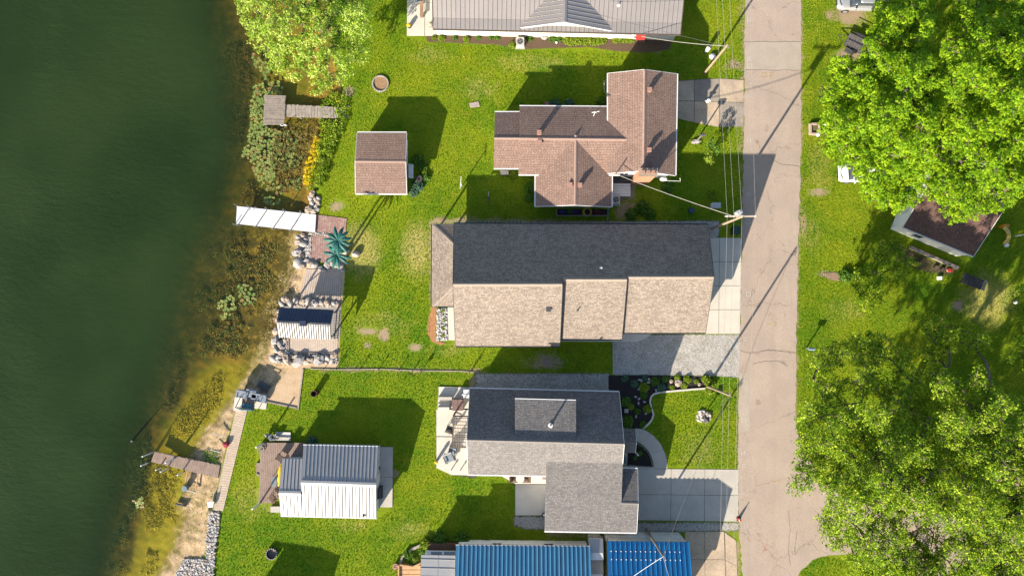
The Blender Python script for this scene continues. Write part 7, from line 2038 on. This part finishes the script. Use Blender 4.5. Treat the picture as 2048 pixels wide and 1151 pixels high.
def vnoise(X_, Y_, cell, seed):
    """smooth value noise in -1..1"""
    g = np.random.default_rng(seed).uniform(-1, 1, (160, 160))
    u = (X_ + 60) / cell; v = (Y_ + 60) / cell
    i = np.floor(u).astype(int); j = np.floor(v).astype(int)
    fu = u - i; fv = v - j
    fu = fu * fu * (3 - 2 * fu); fv = fv * fv * (3 - 2 * fv)
    i %= 159; j %= 159
    return (g[i, j] * (1 - fu) + g[i + 1, j] * fu) * (1 - fv) + (g[i, j + 1] * (1 - fu) + g[i + 1, j + 1] * fu) * fv
# bank plants and water lilies
def region_points(poly, n, rng=RNG, soft=0):
    P = pts(poly); x0, x1 = min(p.x for p in P), max(p.x for p in P); y0, y1 = min(p.y for p in P), max(p.y for p in P)
    X_ = rng.uniform(x0, x1, n * 5); Y_ = rng.uniform(y0, y1, n * 5)
    s = poly_sdf(X_, Y_, P); sel = np.where(s > rng.uniform(0, soft, n * 5) if soft else s > 0)[0][:n]
    return X_[sel], Y_[sel]
def ground_z(X_, Y_): return np.maximum(bed_height(X_, Y_), WATER_Z)
def bank_mass(name, label, poly, n, per, spread, size, leaf, h=.25, up=.4):
    X_, Y_ = region_points(poly, n)
    C = np.stack([X_, Y_, ground_z(X_, Y_) + RNG.uniform(.03, h, len(X_))], 1)
    o = link(name, leaf_cloud(name, C, per, spread, size, leaf, up))
    return tag(o, label, 'plants', kind='stuff')
BROWNL = leafmat('rusty bank leaves', (.07, .05, .015), (.14, .105, .03), (.22, .20, .06), .25)
bank_mass('bank_plants', 'green bank plants between the lily pads and the lawn', [(660, 180), (700, 200), (690, 260), (668, 300), (650, 370), (630, 385), (612, 375), (625, 320), (640, 270), (640, 210)], 700, 9, .2, .08, LEAF_B, .45)
bank_mass('bank_plants', 'lime bank plants along the edge of the upper lawn', [(655, 240), (690, 240), (672, 290), (655, 340), (640, 380), (628, 370), (645, 300)], 420, 9, .2, .075, LEAF_E, .45)
bank_mass('bank_weeds', 'rusty mixed weeds in the shallows below the old dock', [(575, 245), (650, 240), (640, 290), (618, 330), (600, 375), (560, 380), (540, 330), (545, 280)], 430, 7, .2, .07, BROWNL, .25)
bank_mass('marsh_marigolds', 'yellow flowering clumps along the bank', [(628, 272), (642, 275), (640, 300), (634, 320), (628, 345), (618, 370), (606, 368), (608, 330), (620, 305)], 240, 10, .16, .055, LEAF_F, .4)
bank_mass('marsh_marigolds', 'scattered yellow flowers near the old dock', [(628, 240), (668, 245), (664, 300), (640, 270)], 24, 7, .12, .05, LEAF_F, .3)
bank_mass('bank_weeds', 'rusty weeds along the sandy waterline', [(560, 560), (590, 545), (600, 600), (560, 605), (545, 650), (530, 690), (515, 680), (535, 620)], 150, 6, .18, .05, BROWNL, .15)
bank_mass('beach_weeds', 'sparse green weeds on the sand beside the brown dock', [(380, 985), (428, 960), (428, 1015), (410, 1080), (372, 1080), (368, 1030)], 90, 6, .2, .05, LEAF_E, .12)
bank_mass('beach_weeds', 'green weeds in the wet sand beside the sea wall', [(400, 900), (444, 900), (440, 930), (410, 925)], 90, 7, .2, .06, LEAF_D, .15)

WEED1 = leafmat('brown waterweed', (.05, .035, .008), (.15, .09, .02), (.32, .21, .05), .2)
WEED2 = leafmat('olive waterweed', (.035, .045, .008), (.09, .10, .02), (.20, .20, .05), .2)
WEED3 = leafmat('golden waterweed', (.17, .135, .008), (.25, .19, .012), (.36, .27, .02), .2)
def waterweed(label, poly, n, leaf, per=9, spread=.26, size=.075, top=.10):
    X_, Y_ = region_points(poly, n, soft=1.5)
    k_ = vnoise(X_, Y_, 1.6, 21) + .5 * vnoise(X_, Y_, .6, 22) > -.15
    X_, Y_ = X_[k_], Y_[k_]
    zb = bed_height(X_, Y_)
    ok = zb < WATER_Z - .08
    X_, Y_, zb = X_[ok], Y_[ok], zb[ok]
    z = np.minimum(zb + RNG.uniform(.05, .4, len(X_)), WATER_Z - .06 - RNG.uniform(0, top, len(X_)))
    o = link('waterweed', leaf_cloud('waterweed', np.stack([X_, Y_, z], 1), per, spread, size, leaf, .6, flat=.3))
    return tag(o, label, 'waterweed', kind='stuff')
waterweed('brown waterweed bed under the water below the white dock', [(400, 470), (470, 460), (560, 480), (575, 540), (550, 610), (530, 680), (470, 720), (380, 720), (360, 640), (380, 560)], 1900, WEED1)
waterweed('olive waterweed bed under the water below the white dock', [(420, 480), (560, 480), (570, 560), (530, 650), (480, 720), (370, 720), (370, 600)], 1300, WEED2)
waterweed('brown waterweed beside the lily pads at the upper left', [(430, 40), (480, 60), (510, 120), (500, 260), (520, 400), (470, 410), (450, 300), (430, 160)], 800, WEED1)
waterweed('dark weed patch in deeper water off the beach', [(300, 700), (350, 700), (355, 770), (340, 830), (300, 830), (310, 760)], 420, WEED1)
waterweed('golden waterweed in the shallows off the sea wall', [(425, 745), (500, 740), (470, 790), (420, 850), (395, 880), (330, 880), (345, 830)], 800, WEED3, 8, .3, .07)
waterweed('golden waterweed in the shallows south of the brown dock', [(290, 930), (372, 945), (366, 1010), (350, 1080), (310, 1160), (210, 1160), (240, 1060), (270, 980)], 1300, WEED3, 8, .3, .07)
waterweed('olive waterweed along the drop off south of the brown dock', [(240, 860), (300, 880), (290, 980), (250, 1060), (220, 1160), (190, 1160), (210, 1040)], 800, WEED2)
waterweed('rusty waterweed between the old dock and the white dock', [(520, 255), (640, 250), (630, 300), (610, 380), (520, 400), (505, 320)], 700, WEED1)
LILY = [M('lily pad green', (.16, .23, .05), (.12, .18, .035), scale=2, rough=.45, grain=.15), M('lily pad yellow green', (.24, .27, .06), (.19, .22, .05), scale=2, rough=.45, grain=.15), M('lily pad rusty', (.26, .18, .05), (.2, .13, .04), scale=2, rough=.5, grain=.2)]
def pad_mesh(m):
    vs = [(0, 0, .012)]; n = 11
    for k in range(n):
        a = .25 + (2 * math.pi - .5) * k / (n - 1)
        vs.append((math.cos(a), math.sin(a), .02 + .02 * math.sin(a * 3)))
    low = [(x, y, z - .015) for x, y, z in vs]
    fs = [(0, k, k + 1) for k in range(1, n)] + [(n + 1, n + 2 + k, n + 1 + k) for k in range(1, n)] + [(k, n + 1 + k, n + 2 + k, k + 1) for k in range(1, n)]
    me = MB().add(vs + low, fs).mesh('lily_pad'); me.materials.append(m); return me
PM_ = [pad_mesh(m) for m in LILY]
pads = []
for poly, n in (([(505, 170), (525, 165), (560, 160), (565, 190), (527, 190), (525, 250), (500, 260), (498, 215)], 130), ([(495, 250), (530, 252), (560, 262), (558, 300), (550, 330), (545, 365), (520, 370), (505, 340), (492, 300)], 200), ([(545, 265), (600, 260), (600, 330), (560, 340)], 60), ([(480, 290), (510, 300), (505, 320), (480, 315)], 12),
                ([(430, 600), (465, 590), (470, 625), (440, 640)], 26), ([(470, 570), (505, 570), (510, 605), (480, 610)], 18), ([(262, 1000), (280, 995), (282, 1018), (268, 1018)], 12), ([(520, 390), (560, 395), (550, 410), (525, 405)], 10), ([(505, 100), (540, 130), (530, 160), (500, 120)], 24), ([(520, 370), (600, 350), (600, 380), (540, 388)], 16)):
    X_, Y_ = region_points(poly, int(n * 2.2))
    pads += [(float(a), float(b)) for a, b in zip(X_, Y_)]
random.shuffle(pads)
extra = [MB() for _ in PM_]
cnt = 0
taken = []
for x, y in pads:
    r = random.uniform(.13, .21)
    if any((x - a) ** 2 + (y - b) ** 2 < (r + c) ** 2 * .45 for a, b, c in taken): continue
    taken.append((x, y, r))
    k = random.choices((0, 1, 2), (5, 4, 1))[0]
    if cnt < 300:
        tag(shared('lily_pad', PM_[k], None, (x, y, WATER_Z + .012 + random.random() * .006), random.uniform(0, 6), (r, r, 1)), 'round green lily pad floating in the shallows', 'lily pad', 'lily pads in the shallows')
        cnt += 1
    else:
        me = PM_[k]; a = random.uniform(0, 6)
        v = [(x + r * (p.co.x * math.cos(a) - p.co.y * math.sin(a)), y + r * (p.co.x * math.sin(a) + p.co.y * math.cos(a)), WATER_Z + .012 + p.co.z) for p in me.vertices]
        extra[k].add(v, [tuple(f.vertices) for f in me.polygons])
for k, e in enumerate(extra):
    if e.v: tag(e.build('lily_pads', LILY[k]), 'smaller lily pads crowding between the larger ones', 'lily pads', kind='stuff')

# lawn blades: short tufts over every grassy part of the frame
def lawn():
    step = .17
    X_, Y_ = np.meshgrid(np.arange(-34, 53, step), np.arange(-30, 33, step))
    X_ = X_.ravel(); Y_ = Y_.ravel()
    X_ = X_ + RNG.uniform(-step, step, X_.shape) * .6; Y_ = Y_ + RNG.uniform(-step, step, Y_.shape) * .6
    ok = X_ > bank(Y_) + .15
    def cut(poly, s0=0.05):
        P = pts(poly)
        x0 = min(p.x for p in P) - .3; x1 = max(p.x for p in P) + .3; y0 = min(p.y for p in P) - .3; y1 = max(p.y for p in P) + .3
        b = np.where(ok & (X_ > x0) & (X_ < x1) & (Y_ > y0) & (Y_ < y1))[0]
        if len(b): ok[b[poly_sdf(X_[b], Y_[b], P) > -s0]] = False
    cut([(1486, -80), (1489, 160), (1484, 470), (1476, 760), (1476, 1240), (1590, 1240), (1600, 1140), (1640, 1112), (1760, 1118), (1960, 1230), (2200, 1300), (2200, 1100), (2060, 1080), (1920, 1035), (1800, 1012), (1700, 1000), (1640, 958), (1592, 850), (1593, 650), (1604, 250), (1605, -80)])
    for q in ([(1352, 162), (1440, 157), (1487, 160.5), (1487, 253), (1440, 254.5), (1352, 236)], [(860, 440), (1485, 440), (1480, 752), (1225, 752), (1225, 684), (862, 692)], arc + arc2, [(1230, 880), (1310, 930), (1475, 937), (1475, 1240), (1210, 1240), (1210, 1066), (1090, 1062), (1026, 1055), (1030, 968), (1000, 950), (903, 949), (873, 935), (873, 820), (878, 772), (935, 772), (950, 745), (1222, 745), (1425, 750), (1432, 775), (1310, 785), (1307, 830), (1286, 857)],
              [(814, -80), (1362, -80), (1362, 70), (1345, 106), (1228, 104), (1060, 100), (1000, 92), (850, 86), (814, 74)], [(600, 884), (786, 893), (785, 1013), (753, 1036), (560, 1030), (512, 1010), (512, 884)], [(845, 1090), (1215, 1090), (1215, 1240), (798, 1240), (798, 1110)],
              [(476, 786), (540, 800), (534, 820), (500, 815), (446, 1021), (420, 1160), (400, 1240), (420, 1022)], [(515, 722), (607, 735), (598, 815), (545, 805), (478, 792)], [(618, 428), (694, 437), (690, 545), (684, 605), (678, 735), (545, 735), (560, 600), (580, 530)], [(714, 265), (824, 265), (824, 388), (711, 388)], [(988, 224), (1039, 212), (1216, 212), (1216, 146), (1354, 146), (1351, 352), (1262, 400), (1223, 414), (1071, 414), (1071, 350), (988, 338)],
              [(1783, 470), (1940, 532), (2000, 420), (1830, 410)], [(1112, 416), (1218, 416), (1218, 432), (1112, 432)]):
        cut(q)
    for cx, cy, rr in ((761, 168, 17), (545, 1105, 12), (1407, 832, 17), (1093, 723, 9)):
        c = at(cx, cy); ok[(X_ - c.x) ** 2 + (Y_ - c.y) ** 2 < (rr / 20) ** 2] = False
    b = np.zeros(X_.shape)
    for q in ((735, 662, 24, 8), (768, 668, 12, 14), (830, 694, 16, 9), (675, 411, 16, 14), (1637, 384, 22, 10), (1095, 722, 36, 18), (1915, 612, 16, 12), (1700, 30, 40, 26), (1700, 110, 36, 16)):
        pe(b, X_, Y_, *q)
    ok &= RNG.uniform(0, 1, X_.shape) > b * 1.6 + .5 * vnoise(X_, Y_, .5, 9) * (b > .05) - .25
    X_, Y_ = X_[ok], Y_[ok]
    k = len(X_)
    nb_ = 3
    X2 = np.repeat(X_, nb_) + RNG.normal(0, .05, k * nb_); Y2 = np.repeat(Y_, nb_) + RNG.normal(0, .05, k * nb_)
    kk = k * nb_
    a = RNG.uniform(0, 2 * math.pi, kk); h = RNG.uniform(.03, .11, kk); w = RNG.uniform(.02, .05, kk)
    lean = RNG.normal(0, .05, (kk, 2))
    ca, sa = np.cos(a) * w, np.sin(a) * w
    V = np.stack([np.stack([X2 - ca, Y2 - sa, np.zeros(kk) + .001], 1), np.stack([X2 + ca, Y2 + sa, np.zeros(kk) + .001], 1), np.stack([X2 + lean[:, 0], Y2 + lean[:, 1], h], 1)], 1).reshape(-1, 3)
    me = np_mesh('lawn_grass', V, np.arange(kk * 3).reshape(kk, 3))
    t = me.attributes.new('tone', 'FLOAT', 'POINT')
    t.data.foreach_set('value', np.repeat(np.clip(.5 + .6 * vnoise(X2, Y2, 7, 1) + .55 * vnoise(X2, Y2, 2.2, 2) + .42 * vnoise(X2, Y2, .7, 3) + RNG.normal(0, .13, kk) + np.where(Y2 < -6.3, .24 * np.sin(2 * math.pi * (Y2 + .012 * X2) / .95) - .08, np.where(Y2 > 20.5, .02, .07)) + np.where(X2 > 28, .06, 0), 0, 1), 3).astype(np.float32))
    me.materials.append(leafmat('grass blades', (.046, .134, .004), (.14, .212, .006), (.23, .255, .012), .34))
    tag(link('lawn_grass', me), 'short mown grass blades of the lawns', 'grass', kind='stuff')
lawn()
